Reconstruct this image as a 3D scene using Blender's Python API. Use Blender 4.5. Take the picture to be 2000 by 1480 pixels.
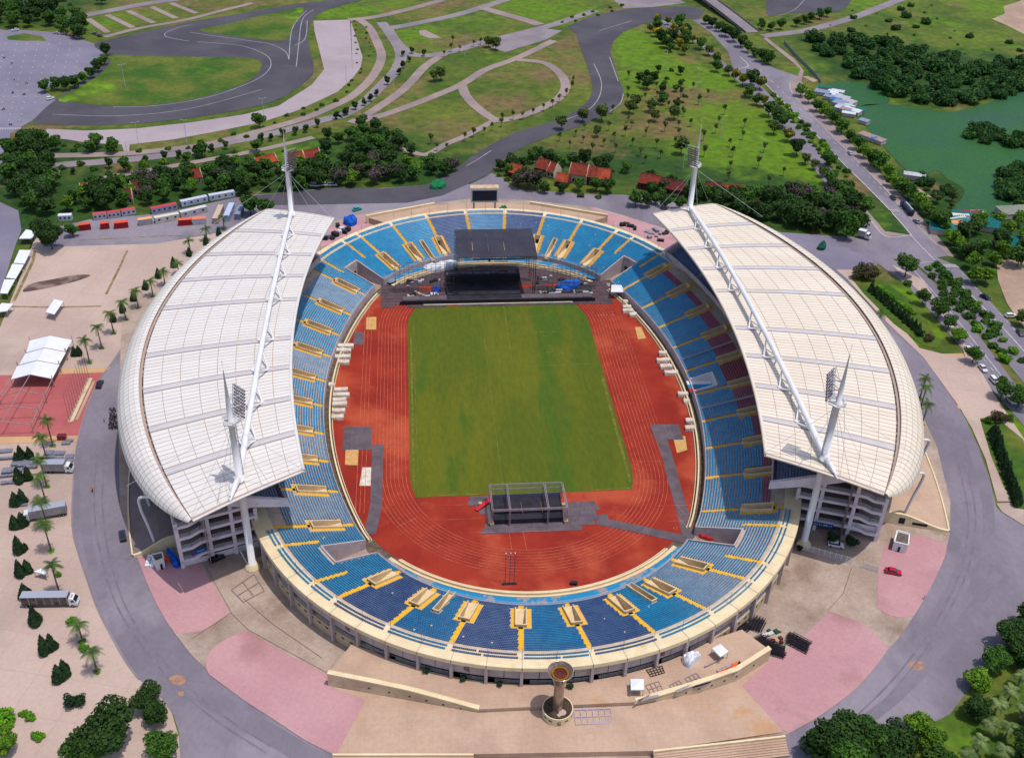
import bpy, math, random
import numpy as np
from mathutils import Vector, Matrix

for o in list(bpy.data.objects): bpy.data.objects.remove(o)
SC = bpy.context.scene
COL = SC.collection
rnd = random.Random(7)
RNG = np.random.default_rng(11)

# ------------------------------------------------------------------ camera
CX, CY, FPX = 1000.0, 740.0, 2052.6
CAM = np.array([-32.071, -301.714, 210.977])
def _axes(yaw, pitch, roll):
    f = np.array([math.sin(yaw)*math.cos(pitch), math.cos(yaw)*math.cos(pitch), -math.sin(pitch)])
    r = np.array([math.cos(yaw), -math.sin(yaw), 0.0]); u = np.cross(r, f)
    return (math.cos(roll)*r+math.sin(roll)*u, -math.sin(roll)*r+math.cos(roll)*u, f)
CR, CU, CF = _axes(0.107836, 0.592166, 0.033518)
cd = bpy.data.cameras.new('camera'); co = bpy.data.objects.new('camera', cd); COL.objects.link(co)
cd.sensor_fit = 'HORIZONTAL'; cd.sensor_width = 36.0; cd.lens = FPX*36.0/2000.0
cd.clip_start = 1.0; cd.clip_end = 6000.0
m = Matrix.Identity(4)
for i in range(3):
    m[i][0] = CR[i]; m[i][1] = CU[i]; m[i][2] = -CF[i]; m[i][3] = CAM[i]
co.matrix_world = m
SC.camera = co

# ------------------------------------------------------------------ light
SUN_AZ, SUN_EL = math.radians(-28.0), math.radians(75.0)
SDIR = Vector((math.cos(SUN_EL)*math.cos(SUN_AZ), math.cos(SUN_EL)*math.sin(SUN_AZ), math.sin(SUN_EL)))
w = bpy.data.worlds.new("World"); SC.world = w; w.use_nodes = True
nt = w.node_tree; nt.nodes.clear()
sk = nt.nodes.new('ShaderNodeTexSky'); sk.sky_type = 'NISHITA'; sk.sun_disc = False
sk.sun_elevation = SUN_EL; sk.sun_rotation = math.pi/2 - SUN_AZ
sk.altitude = 100; sk.air_density = 1.2; sk.dust_density = 2.0; sk.ozone_density = 1.0
bg = nt.nodes.new('ShaderNodeBackground'); bg.inputs[1].default_value = 0.15
out = nt.nodes.new('ShaderNodeOutputWorld')
nt.links.new(sk.outputs[0], bg.inputs[0]); nt.links.new(bg.outputs[0], out.inputs[0])
sl = bpy.data.lights.new('sun', 'SUN'); sl.energy = 3.1; sl.angle = math.radians(0.53); sl.color = (1.0, 0.95, 0.87)
so = bpy.data.objects.new('sun', sl); COL.objects.link(so)
so.rotation_euler = SDIR.to_track_quat('Z', 'Y').to_euler(); so.location = (0, 0, 300)
SC.view_settings.view_transform = 'Standard'; SC.view_settings.look = 'None'
SC.view_settings.exposure = 0.0; SC.view_settings.gamma = 1.0; SC.view_settings.use_curve_mapping = False
SC.render.engine = 'CYCLES'
SC.cycles.max_bounces = 6; SC.cycles.diffuse_bounces = 4; SC.cycles.glossy_bounces = 2
SC.cycles.transmission_bounces = 2; SC.cycles.transparent_max_bounces = 4

# ------------------------------------------------------------------ survey helpers
# ground survey: a point read off the photograph becomes the place on the ground (or at height z) it shows
VIEW = {'A': (2.941, 0, 0), 'B': (2.941, 660, 0), 'C': (2.941, 1320, 0), 'D': (2.941, 0, 490), 'E': (2.941, 660, 490),
        'F': (2.941, 1320, 490), 'G': (2.941, 0, 980), 'H': (2.941, 660, 980), 'I': (2.941, 1320, 980), 'P': (1, 0, 0)}
def G(v, x, y, z=0.0):
    s, ox, oy = VIEW[v]
    d = (ox+x/s-CX)/FPX*CR-(oy+y/s-CY)/FPX*CU+CF
    t = (z-CAM[2])/d[2]
    p = CAM+d*t
    return (float(p[0]), float(p[1]), float(z))
def GP(v, pts, z=0.0): return [G(v, x, y, z) for x, y in pts]

# ------------------------------------------------------------------ materials
def lin(c):
    c = c/255.0
    return c/12.92 if c <= 0.04045 else ((c+0.055)/1.055)**2.4
KB = 1.34
def C(r, g, b): return (lin(r)/KB, lin(g)/KB, lin(b)/KB, 1.0)
MATS = {}
def mat(name, c1, c2=None, s=0.15, fine=0.10, fs=1.5, rough=0.85, spec=0.25, metal=0.0, objvar=0.0, bump=0.0, bs=3.0,
        c3=None, s3=0.05, t3=(0.55, 0.7), detail=4.0, lo=0.38, hi=0.62, transl=0.0, coords='pos', stretch=None, attr=None, tiles=None):
    m = bpy.data.materials.new(name); m.use_nodes = True
    n = m.node_tree.nodes; l = m.node_tree.links; n.clear()
    o = n.new('ShaderNodeOutputMaterial'); b = n.new('ShaderNodeBsdfPrincipled')
    b.inputs['Roughness'].default_value = rough; b.inputs['Specular IOR Level'].default_value = spec
    b.inputs['Metallic'].default_value = metal
    if coords == 'pos':
        g = n.new('ShaderNodeNewGeometry'); vec = g.outputs['Position']
    else:
        g = n.new('ShaderNodeTexCoord'); vec = g.outputs['Object']
    if stretch:
        mp = n.new('ShaderNodeMapping'); mp.inputs['Scale'].default_value = stretch[:3]
        if len(stretch) > 3: mp.inputs['Rotation'].default_value = (0, 0, stretch[3])
        l.new(vec, mp.inputs['Vector']); vec = mp.outputs['Vector']
    def noise(sc, dt=detail, seed=0.0):
        t = n.new('ShaderNodeTexNoise'); t.noise_dimensions = '3D'
        t.inputs['Scale'].default_value = sc; t.inputs['Detail'].default_value = dt; t.inputs['Roughness'].default_value = 0.6
        if seed:
            ad = n.new('ShaderNodeVectorMath'); ad.operation = 'ADD'; ad.inputs[1].default_value = (seed, seed*1.7, seed*0.6)
            l.new(vec, ad.inputs[0]); l.new(ad.outputs[0], t.inputs['Vector'])
        else: l.new(vec, t.inputs['Vector'])
        return t.outputs['Fac']
    def step(f, a, c):
        r = n.new('ShaderNodeMapRange'); r.interpolation_type = 'SMOOTHSTEP'
        r.inputs['From Min'].default_value = a; r.inputs['From Max'].default_value = c
        l.new(f, r.inputs['Value']); return r.outputs['Result']
    def mix(f, a, c, mode='MIX'):
        x = n.new('ShaderNodeMix'); x.data_type = 'RGBA'; x.blend_type = mode
        for k, v in ((0, f), (6, a), (7, c)):
            if hasattr(v, 'is_linked') or hasattr(v, 'links'): l.new(v, x.inputs[k])
            else: x.inputs[k].default_value = v
        return x.outputs[2]
    col = c1
    if c2: col = mix(step(noise(s), lo, hi), c1, c2)
    if c3: col = mix(step(noise(s3, 5.0, 37.0), *t3), col, c3)
    if attr:
        for an, ac in attr:
            a = n.new('ShaderNodeAttribute'); a.attribute_name = an
            ma = n.new('ShaderNodeMath'); ma.operation = 'ADD'
            mb = n.new('ShaderNodeMath'); mb.operation = 'SUBTRACT'; mb.inputs[1].default_value = 0.5
            l.new(noise(0.06, 6.0, 11.0), mb.inputs[0])
            mc = n.new('ShaderNodeMath'); mc.operation = 'MULTIPLY'; mc.inputs[1].default_value = 1.6
            l.new(mb.outputs[0], mc.inputs[0]); l.new(a.outputs['Fac'], ma.inputs[0]); l.new(mc.outputs[0], ma.inputs[1])
            col = mix(step(ma.outputs[0], 0.25, 0.75), col, ac)
    if tiles:
        bt = n.new('ShaderNodeTexBrick'); bt.inputs['Scale'].default_value = 1.0; bt.inputs['Brick Width'].default_value = tiles[0]; bt.inputs['Row Height'].default_value = tiles[1]
        bt.inputs['Mortar Size'].default_value = tiles[2]; bt.inputs['Mortar Smooth'].default_value = 0.3; bt.offset = tiles[4] if len(tiles) > 4 else 0.5
        k = tiles[3]; bt.inputs['Color1'].default_value = (1, 1, 1, 1); bt.inputs['Color2'].default_value = (1-k*.35, 1-k*.4, 1-k*.4, 1); bt.inputs['Mortar'].default_value = (1-k*2.2, 1-k*2.3, 1-k*2.3, 1)
        mp2 = n.new('ShaderNodeMapping'); mp2.inputs['Rotation'].default_value = (0, 0, tiles[5] if len(tiles) > 5 else 0.1); l.new(vec, mp2.inputs['Vector']); l.new(mp2.outputs[0], bt.inputs['Vector'])
        col = mix(1.0, col, bt.outputs['Color'], 'MULTIPLY')
    if fine:
        r = n.new('ShaderNodeMapRange'); r.inputs['From Min'].default_value = 0.25; r.inputs['From Max'].default_value = 0.75
        r.inputs['To Min'].default_value = 1-fine; r.inputs['To Max'].default_value = 1+fine
        l.new(noise(fs, 5.0, 5.0), r.inputs['Value'])
        v = n.new('ShaderNodeCombineColor')
        for i in range(3): l.new(r.outputs[0], v.inputs[i])
        col = mix(1.0, col, v.outputs[0], 'MULTIPLY')
    if objvar:
        oi = n.new('ShaderNodeObjectInfo')
        r = n.new('ShaderNodeMapRange'); r.inputs['To Min'].default_value = 1-objvar; r.inputs['To Max'].default_value = 1+objvar
        l.new(oi.outputs['Random'], r.inputs['Value'])
        v = n.new('ShaderNodeCombineColor')
        for i in range(3): l.new(r.outputs[0], v.inputs[i])
        col = mix(1.0, col, v.outputs[0], 'MULTIPLY')
    if hasattr(col, 'links'): l.new(col, b.inputs['Base Color'])
    else: b.inputs['Base Color'].default_value = col
    if bump:
        bp = n.new('ShaderNodeBump'); bp.inputs['Strength'].default_value = bump; bp.inputs['Distance'].default_value = 0.2
        l.new(noise(bs, 4.0), bp.inputs['Height']); l.new(bp.outputs[0], b.inputs['Normal'])
    if transl:
        tr = n.new('ShaderNodeBsdfTranslucent'); mx = n.new('ShaderNodeMixShader'); mx.inputs[0].default_value = transl
        if hasattr(col, 'links'): l.new(col, tr.inputs[0])
        else: tr.inputs[0].default_value = col
        l.new(b.outputs[0], mx.inputs[1]); l.new(tr.outputs[0], mx.inputs[2]); l.new(mx.outputs[0], o.inputs[0])
    else: l.new(b.outputs[0], o.inputs[0])
    MATS[name] = m
    return m

# ------------------------------------------------------------------ mesh builder
class MB:
    def __init__(s): s.v = []; s.f = []; s.mi = []; s.m = 0
    def add(s, vs, fs):
        b = len(s.v); s.v += [tuple(map(float, p)) for p in vs]
        for f in fs: s.f.append(tuple(b+i for i in f)); s.mi.append(s.m)
    def quad(s, a, b, c, d): s.add([a, b, c, d], [(0, 1, 2, 3)])
    def poly(s, pts): s.add(pts, [tuple(range(len(pts)))])
    def box(s, c, size, rz=0.0, taper=1.0):
        x, y, z = c; a, b, h = size[0]/2, size[1]/2, size[2]
        ca, sa = math.cos(rz), math.sin(rz); vs = []
        for k, t in ((0, 1.0), (1, taper)):
            for dx, dy in ((-a, -b), (a, -b), (a, b), (-a, b)):
                dx *= t; dy *= t
                vs.append((x+dx*ca-dy*sa, y+dx*sa+dy*ca, z+k*h))
        s.add(vs, [(3, 2, 1, 0), (4, 5, 6, 7), (0, 1, 5, 4), (1, 2, 6, 5), (2, 3, 7, 6), (3, 0, 4, 7)])
    def prism(s, pts, z0, z1):
        n = len(pts)
        zt = [z1[i] if isinstance(z1, (list, tuple)) else z1 for i in range(n)]
        zb = [z0[i] if isinstance(z0, (list, tuple)) else z0 for i in range(n)]
        vs = [(p[0], p[1], zb[i]) for i, p in enumerate(pts)]+[(p[0], p[1], zt[i]) for i, p in enumerate(pts)]
        ar = sum(pts[i][0]*pts[(i+1) % n][1]-pts[(i+1) % n][0]*pts[i][1] for i in range(n))
        fs = [tuple(range(n, 2*n)), tuple(reversed(range(n)))]+[(i, (i+1) % n, n+(i+1) % n, n+i) for i in range(n)]
        if ar < 0: fs = [tuple(reversed(f)) for f in fs]
        s.add(vs, fs)
    def bar(s, p, q, wd, ht=None, up=(0, 0, 1)):
        ht = ht or wd
        p = Vector(p); q = Vector(q); d = (q-p)
        if d.length < 1e-6: return
        d.normalize(); u = Vector(up)
        if abs(d.dot(u)) > 0.98: u = Vector((1, 0, 0))
        r = d.cross(u).normalized()*wd/2; u = r.cross(d).normalized()*ht/2
        vs = [p-r-u, p+r-u, p+r+u, p-r+u, q-r-u, q+r-u, q+r+u, q-r+u]
        s.add(vs, [(0, 1, 2, 3), (7, 6, 5, 4), (0, 4, 5, 1), (1, 5, 6, 2), (2, 6, 7, 3), (3, 7, 4, 0)])
    def tube(s, path, r, n=8, cap=True):
        path = [Vector(p) for p in path]; k = len(path)
        rs = r if isinstance(r, (list, tuple)) else [r]*k
        vs = []; fs = []
        ref = None
        for i, p in enumerate(path):
            d = (path[min(i+1, k-1)]-path[max(i-1, 0)]).normalized()
            if ref is None:
                ref = Vector((0, 0, 1)) if abs(d.z) < 0.9 else Vector((1, 0, 0))
            a = d.cross(ref).normalized(); b = a.cross(d).normalized(); ref = b
            for j in range(n):
                t = 2*math.pi*j/n
                vs.append(p+(a*math.cos(t)+b*math.sin(t))*rs[i])
        for i in range(k-1):
            for j in range(n):
                fs.append((i*n+j, i*n+(j+1) % n, (i+1)*n+(j+1) % n, (i+1)*n+j))
        if cap:
            fs.append(tuple(range(n))); fs.append(tuple(reversed(range((k-1)*n, k*n))))
        s.add(vs, fs)
    def lathe(s, prof, c=(0, 0, 0), n=24):
        vs = []; fs = []
        for r, z in prof:
            for j in range(n):
                t = 2*math.pi*j/n; vs.append((c[0]+r*math.cos(t), c[1]+r*math.sin(t), c[2]+z))
        for i in range(len(prof)-1):
            for j in range(n):
                fs.append((i*n+j, i*n+(j+1) % n, (i+1)*n+(j+1) % n, (i+1)*n+j))
        s.add(vs, fs)
    def grid(s, rows):
        nr, nc = len(rows), len(rows[0])
        s.add([p for r in rows for p in r], [(i*nc+j, i*nc+j+1, (i+1)*nc+j+1, (i+1)*nc+j) for i in range(nr-1) for j in range(nc-1)])
    def mesh(s, name, mats):
        me = bpy.data.meshes.new(name)
        me.from_pydata(s.v, [], s.f)
        if not isinstance(mats, (list, tuple)): mats = [mats]
        for m in mats: me.materials.append(m)
        if len(mats) > 1: me.polygons.foreach_set('material_index', np.array(s.mi, dtype=np.int32))
        me.update()
        return me
    def build(s, name, mats, parent=None, smooth=False, kind=None, loc=None):
        return obj(name, s.mesh(name, mats), parent, smooth, kind, loc)
def obj(name, me, parent=None, smooth=False, kind=None, loc=None):
    if smooth and not me.get('sm'):
        me.polygons.foreach_set('use_smooth', np.ones(len(me.polygons), dtype=bool)); me['sm'] = 1
    o = bpy.data.objects.new(name, me); COL.objects.link(o)
    if parent: o.parent = parent
    if kind: o['kind'] = kind
    if loc: o.location = loc
    return o
def tag(o, label, cat, group=None, kind=None):
    o['label'] = label; o['category'] = cat
    if group: o['group'] = group
    if kind: o['kind'] = kind
    return o
def thing(name, label, cat, loc=(0, 0, 0), rz=0.0, group=None):
    o = bpy.data.objects.new(name, None); COL.objects.link(o); o.empty_display_size = 0.5
    o.location = loc; o.rotation_euler = (0, 0, rz)
    return tag(o, label, cat, group)
def copy_tree(o, parent=None):
    c = o.copy(); COL.objects.link(c)
    if parent: c.parent = parent
    for ch in list(o.children): copy_tree(ch, c)
    return c
def npmesh(name, V, F, mats, mi=None):
    me = bpy.data.meshes.new(name)
    V = np.asarray(V, dtype=np.float32); F = np.asarray(F, dtype=np.int32)
    me.vertices.add(len(V)); me.vertices.foreach_set('co', V.ravel())
    k = F.shape[1]
    me.loops.add(F.size); me.loops.foreach_set('vertex_index', F.ravel())
    me.polygons.add(len(F)); me.polygons.foreach_set('loop_start', np.arange(0, F.size, k, dtype=np.int32))
    if not isinstance(mats, (list, tuple)): mats = [mats]
    for m in mats: me.materials.append(m)
    if mi is not None: me.polygons.foreach_set('material_index', np.asarray(mi, dtype=np.int32))
    me.update(calc_edges=True); me.validate()
    return me
def sheet(name, polys, z, m, kind='structure'):
    b = MB()
    for p in polys:
        ar = sum(p[i][0]*p[(i+1) % len(p)][1]-p[(i+1) % len(p)][0]*p[i][1] for i in range(len(p)))
        q = [(x[0], x[1], z) for x in (p if ar > 0 else p[::-1])]
        b.poly(q)
    return b.build(name, m, kind=kind)
def smoothline(pts, n=6, closed=False):
    # Catmull-Rom through the points
    out = []; k = len(pts)
    rng = range(k if closed else k-1)
    for i in rng:
        p0, p1, p2, p3 = [np.array(pts[j % k] if closed else pts[min(max(j, 0), k-1)], float) for j in (i-1, i, i+1, i+2)]
        for t in np.linspace(0, 1, n, endpoint=False):
            out.append(tuple(0.5*((2*p1)+(-p0+p2)*t+(2*p0-5*p1+4*p2-p3)*t*t+(-p0+3*p1-3*p2+p3)*t**3)))
    if not closed: out.append(tuple(pts[-1]))
    return out
def ribbon(pts, wd, z):
    # list of quads along a path on the ground
    P = [np.array(p[:2], float) for p in pts]; L = []; Rr = []
    for i, p in enumerate(P):
        d = P[min(i+1, len(P)-1)]-P[max(i-1, 0)]; d = d/(np.hypot(*d)+1e-9); nn = np.array([-d[1], d[0]])
        ww = wd[i] if isinstance(wd, (list, tuple)) else wd
        L.append(p+nn*ww/2); Rr.append(p-nn*ww/2)
    return [[(*Rr[i], z), (*Rr[i+1], z), (*L[i+1], z), (*L[i], z)] for i in range(len(P)-1)]
def strip(name, lines, z, m, kind='structure'):
    b = MB()
    for li, (pts, wd) in enumerate(lines):
        rows = ribbon(pts, wd, z+0.004*li)
        r0 = [r[0] for r in rows]+[rows[-1][1]]; r1 = [r[3] for r in rows]+[rows[-1][2]]
        b.grid([r1, r0][::-1] if False else [r0, r1])
    return b.build(name, m, kind=kind)
ORD = ['first', 'second', 'third', 'fourth', 'fifth', 'sixth', 'seventh', 'eighth', 'ninth', 'tenth', 'eleventh', 'twelfth', 'thirteenth', 'fourteenth', 'fifteenth', 'sixteenth', 'seventeenth', 'eighteenth', 'nineteenth', 'twentieth', 'twenty-first', 'twenty-second', 'twenty-third', 'twenty-fourth', 'twenty-fifth', 'twenty-sixth', 'twenty-seventh', 'twenty-eighth', 'twenty-ninth', 'thirtieth']
def in_poly(x, y, p):
    r = False; n = len(p); j = n-1
    for i in range(n):
        if (p[i][1] > y) != (p[j][1] > y) and x < (p[j][0]-p[i][0])*(y-p[i][1])/(p[j][1]-p[i][1])+p[i][0]: r = not r
        j = i
    return r
# ================================================================== ground and setting
m_field = mat('meadow_grass', C(100, 112, 34), C(70, 94, 24), s=0.02, fine=0.42, fs=0.22, detail=10, c3=C(116, 106, 56), s3=0.03, t3=(0.5, 0.66), bump=0.9, bs=0.5,
              attr=[('lime', C(94, 126, 12)), ('dark', C(44, 76, 22)), ('dry', C(118, 100, 62))])
m_asph = mat('asphalt', C(140, 131, 144), C(126, 118, 131), s=0.05, fine=0.10, fs=0.9, rough=0.9, c3=C(151, 142, 153), s3=0.022, t3=(0.5, 0.64), detail=7, stretch=(1, .6, 1, .5))
m_lot = mat('lot_asphalt', C(140, 133, 152), C(128, 121, 141), s=0.03, fine=0.06, fs=0.7, rough=0.9)
m_track = mat('dark_asphalt', C(90, 86, 95), C(78, 74, 84), s=0.03, fine=0.07, fs=0.8, rough=0.9, c3=C(92, 86, 97), s3=0.02)
m_pale = mat('pale_concrete', C(182, 165, 172), C(172, 155, 162), s=0.03, fine=0.07, fs=0.5)
m_path = mat('path_concrete', C(152, 140, 146), C(134, 124, 132), s=0.04, fine=0.08, fs=0.6)
m_path2 = mat('path_pinkish', C(168, 146, 142), C(148, 130, 130), s=0.04, fine=0.08, fs=0.6)
m_sand = mat('sandy_paving', C(206, 180, 168), C(193, 167, 156), s=0.03, fine=0.08, fs=1.0, c3=C(182, 160, 150), s3=0.018, t3=(0.52, 0.68), bump=0.15, tiles=(12, 12, .25, .035, 0.0, .25))
m_red = mat('red_paving', C(192, 104, 104), C(181, 94, 96), s=0.04, fine=0.10, fs=0.8, c3=C(199, 122, 116), s3=0.04, bump=0.1, detail=8, tiles=(2.5, 2.5, .05, .04, 0.0, .1))
m_ochre = mat('ochre_paving', C(214, 172, 128), C(204, 162, 122), s=0.06, fine=0.08, fs=0.9)
m_pink = mat('pink_paving', C(204, 156, 160), C(196, 146, 151), s=0.05, fine=0.09, fs=0.9, c3=C(178, 130, 132), s3=0.04, t3=(0.52, 0.70), detail=8, tiles=(3.2, 3.2, .06, .03, 0.0, .6))
m_conc = mat('stained_concrete', C(192, 170, 156), C(172, 150, 136), s=0.08, fine=0.16, fs=1.4, c3=C(150, 128, 114), s3=0.06, t3=(0.5, 0.72), detail=9, tiles=(7, 7, .08, .05, 0.0, .55))
m_tan = mat('tan_paving', C(207, 175, 152), C(194, 161, 140), s=0.08, fine=0.09, fs=1.0, c3=C(203, 158, 118), s3=0.06, t3=(0.58, 0.72), detail=8, tiles=(2.0, 2.0, .05, .05, 0.0, .02))
m_water = mat('lotus_water', C(40, 92, 50), C(46, 100, 34), s=0.012, fine=0.30, fs=0.6, rough=0.6, spec=0.3, c3=C(46, 90, 66), s3=0.010, t3=(0.44, 0.62), bump=0.6, bs=0.8, detail=9)
m_mud = mat('bare_earth', C(188, 160, 140), C(170, 142, 124), s=0.05, fine=0.12, fs=0.6)
m_white_line = mat('road_paint', C(214, 208, 212), C(190, 184, 190), s=0.3, fine=0.05)
m_brick = mat('brick_paving', C(150, 130, 128), C(132, 114, 114), s=0.12, fine=0.12, fs=1.2)

ASPHALT_RING = ([G('D', *p) for p in [(900, 250), (780, 470), (700, 550), (600, 700), (545, 790), (480, 960), (455, 1060), (435, 1170), (418, 1300), (415, 1470)]] +
    [G('G', *p) for p in [(420, 170), (450, 290), (500, 440), (560, 610), (640, 770), (720, 910), (800, 1020), (930, 1130), (1000, 1230), (1030, 1330), (1035, 1471)]] +
    [G('P', 360, 1700), G('P', 1500, 1700)] + [G('P', 2300, 1700), G('P', 2300, 1150)] +
    [G('I', *p) for p in [(2000, 140), (1870, 60)]] +
    [G('F', *p) for p in [(1840, 1471), (1800, 1300), (1740, 1130), (1660, 960), (1600, 860), (1420, 610), (1200, 400), (1060, 260), (1000, 180), (990, 120), (1100, 60), (1240, 60), (1330, -20)]] +
    [G('C', *p) for p in [(1180, 1400), (1030, 1370), (600, 1335), (520, 1300), (330, 1260), (100, 1180), (-300, 1120)]] +
    [G('B', *p) for p in [(1480, 1120), (1280, 1105), (1080, 1095), (1000, 1070), (940, 1020), (880, 995), (860, 1010), (760, 1060), (640, 1040), (500, 1065), (200, 1085), (0, 1080)]] +
    [G('A', *p) for p in [(1800, 1090), (1600, 1110), (1400, 1125), (1200, 1170), (900, 1230), (520, 1260), (350, 1300), (250, 1330), (250, 1420), (900, 1400), (1300, 1330)]])
# one sheet that runs to the horizon, with grass colour varying from place to place
def ground_sheet():
    xs = np.concatenate([np.linspace(-2600, -420, 12), np.arange(-400, 640, 8.0), np.linspace(660, 3000, 14)])
    ys = np.concatenate([np.linspace(-700, -190, 8), np.arange(-180, 800, 8.0), np.linspace(820, 3600, 18)])
    X, Y = np.meshgrid(xs, ys)
    V = np.stack([X.ravel(), Y.ravel(), np.zeros(X.size)], 1)
    nx, ny = len(xs), len(ys)
    i = np.arange(ny-1)[:, None]*nx+np.arange(nx-1)[None, :]
    F = np.stack([i, i+1, i+nx+1, i+nx], -1).reshape(-1, 4)
    me = npmesh('grassland', V, F, m_field)
    def blobs(L):
        a = np.zeros(len(V))
        for v, x, y, r, k in L:
            p = G(v, x, y); a = np.maximum(a, k*np.exp(-(((V[:, 0]-p[0])**2+(V[:, 1]-p[1])**2)/(r*r))))
        return a
    lime = blobs([('A', 950, 430, 38, .9), ('A', 1150, 450, 22, .9), ('A', 1900, 80, 25, .8), ('A', 1230, 180, 18, .9), ('A', 560, 130, 16, .8), ('A', 720, 90, 16, .7), ('A', 900, 70, 16, .7),
        ('A', 1800, 900, 30, .9), ('A', 1650, 950, 26, .9), ('A', 1950, 860, 25, .8), ('A', 500, 915, 12, .8), ('B', 760, 120, 40, .6), ('B', 450, 200, 20, .9), ('B', 900, 330, 22, .6), ('B', 100, 60, 25, .8), ('B', 300, 30, 25, .6), ('B', 1200, 60, 40, .8), ('B', 1000, 30, 30, .7),
        ('B', 1700, 230, 34, 1.0), ('B', 1760, 330, 36, 1.0), ('B', 1850, 480, 42, .9), ('C', 150, 450, 34, 1.0), ('C', 260, 700, 46, 1.1), ('C', 400, 800, 48, 1.1), ('C', 350, 950, 52, 1.1), ('C', 560, 1020, 44, 1.1), ('C', 500, 900, 44, 1.1), ('C', 150, 620, 34, .9), ('C', 250, 1060, 34, .8), ('C', 640, 680, 16, 1.),
        ('C', 1500, 130, 40, .55), ('C', 1700, 300, 50, .5), ('C', 1800, 60, 50, .6), ('C', 1350, 200, 30, .4), ('C', 1900, 250, 50, .5), ('C', 830, 380, 18, .7), ('C', 780, 60, 26, .6), ('C', 1010, 20, 40, .8), ('C', 700, 780, 14, 1.), ('C', 900, 900, 14, .8), ('C', 1200, 1290, 12, 1.2), ('C', 740, 400, 12, .8),
        ('F', 1350, 420, 14, 1.2), ('F', 1800, 1000, 14, 1.2), ('F', 1440, 980, 8, 1.2), ('F', 1290, 260, 10, 1.1), ('F', 1420, 480, 8, 1.1), ('F', 1650, 350, 20, .8), ('F', 1900, 560, 14, .8)])
    dark = blobs([('A', 500, 560, 22, .8), ('A', 720, 500, 22, .6), ('A', 900, 1010, 40, .9), ('A', 400, 950, 25, .7), ('A', 150, 900, 50, 1.0), ('A', 200, 1150, 50, 1.0), ('A', 700, 1080, 50, .9), ('A', 1200, 1050, 50, .9), ('A', 1700, 1030, 40, .8), ('B', 200, 900, 50, .9), ('B', 500, 960, 40, .9), ('B', 200, 780, 26, .6), ('B', 1300, 900, 40, .7), ('B', 1700, 950, 50, .7), ('B', 1500, 860, 28, .4),
        ('C', 1300, 400, 70, .9), ('C', 1100, 320, 60, .8), ('C', 1600, 450, 80, .9), ('C', 900, 260, 40, .7), ('C', 1900, 420, 60, .8), ('C', 100, 300, 30, .5), ('C', 300, 1180, 50, 1.0), ('C', 750, 1200, 40, .9), ('C', 1400, 1100, 40, .9), ('C', 1800, 1350, 60, 1.0), ('C', 1950, 1100, 40, .8), ('A', 200, 60, 60, .7), ('C', 600, 550, 22, .7), ('C', 800, 760, 20, .7), ('C', 1000, 950, 14, .8), ('C', 900, 30, 40, .5)])
    dry = blobs([('A', 1350, 420, 22, .7), ('A', 780, 560, 26, .7), ('A', 1400, 190, 22, .6), ('A', 1550, 140, 22, .5), ('B', 1350, 250, 25, .8), ('B', 1430, 450, 22, .8), ('B', 1000, 600, 26, .7), ('B', 1150, 430, 28, .6), ('B', 600, 740, 26, .6), ('B', 1350, 820, 30, .6), ('B', 1850, 700, 30, .7), ('B', 700, 240, 28, .6), ('C', 50, 560, 30, .8), ('C', 1020, 1020, 10, 1.2), ('C', 1060, 1080, 10, 1.0), ('A', 200, 760, 12, 1.4), ('C', 880, 130, 20, .7), ('C', 20, 750, 22, .7), ('A', 800, 30, 40, .6), ('A', 1300, 20, 50, .5), ('B', 200, 250, 14, .6), ('B', 640, 20, 26, .7), ('B', 800, 30, 24, .6), ('B', 800, 100, 18, .5), ('C', 1470, 1080, 10, .7), ('A', 1750, 690, 14, .7), ('A', 1900, 730, 12, .7), ('A', 700, 960, 12, .5)])
    for nm, a in (('lime', lime), ('dark', dark), ('dry', dry)):
        at = me.attributes.new(nm, 'FLOAT', 'POINT'); at.data.foreach_set('value', a.astype(np.float32))
    return obj('ground', me, kind='structure')
ground_sheet()
Z1, Z2, Z3, Z4, Z5, Z6 = 0.05, 0.10, 0.15, 0.20, 0.25, 0.30
# --- west: sandy paving, red plaza
sheet('sandy_pavement', [GP('P', [(-500, 1700), (362, 1700), (350, 1440), (335, 1390), (310, 1355), (272, 1327), (245, 1289), (218, 1242), (190, 1187), (170, 1130), (153, 1079), (143, 1038), (141, 990), (142, 932), (148, 888), (155, 850), (163, 816), (185, 759), (204, 728), (238, 677), (265, 650), (330, 560), (470, 440), (455, 418), (380, 424), (300, 436), (150, 446), (70, 460), (40, 540), (0, 640), (-500, 900)])], Z1, m_sand)
sheet('west_road', [GP('P', [(-60, 480), (0, 395), (36, 412), (42, 450), (30, 480), (0, 575), (-60, 700)])], Z2, m_lot)
sheet('red_plaza', [GP('D', [(-600, 730), (0, 715), (380, 708), (600, 700), (545, 790), (480, 960), (458, 1060), (0, 1068), (-600, 1090)])], Z2, m_red)
sheet('ochre_border', [GP('D', [(350, 680), (640, 668), (602, 699), (380, 706), (340, 707)]), GP('D', [(-600, 1092), (0, 1070), (457, 1062), (449, 1096), (0, 1108), (-600, 1130)])], Z2+.03, m_ochre)
sheet('asphalt_road', [ASPHALT_RING], Z1+.03, m_asph)
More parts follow.
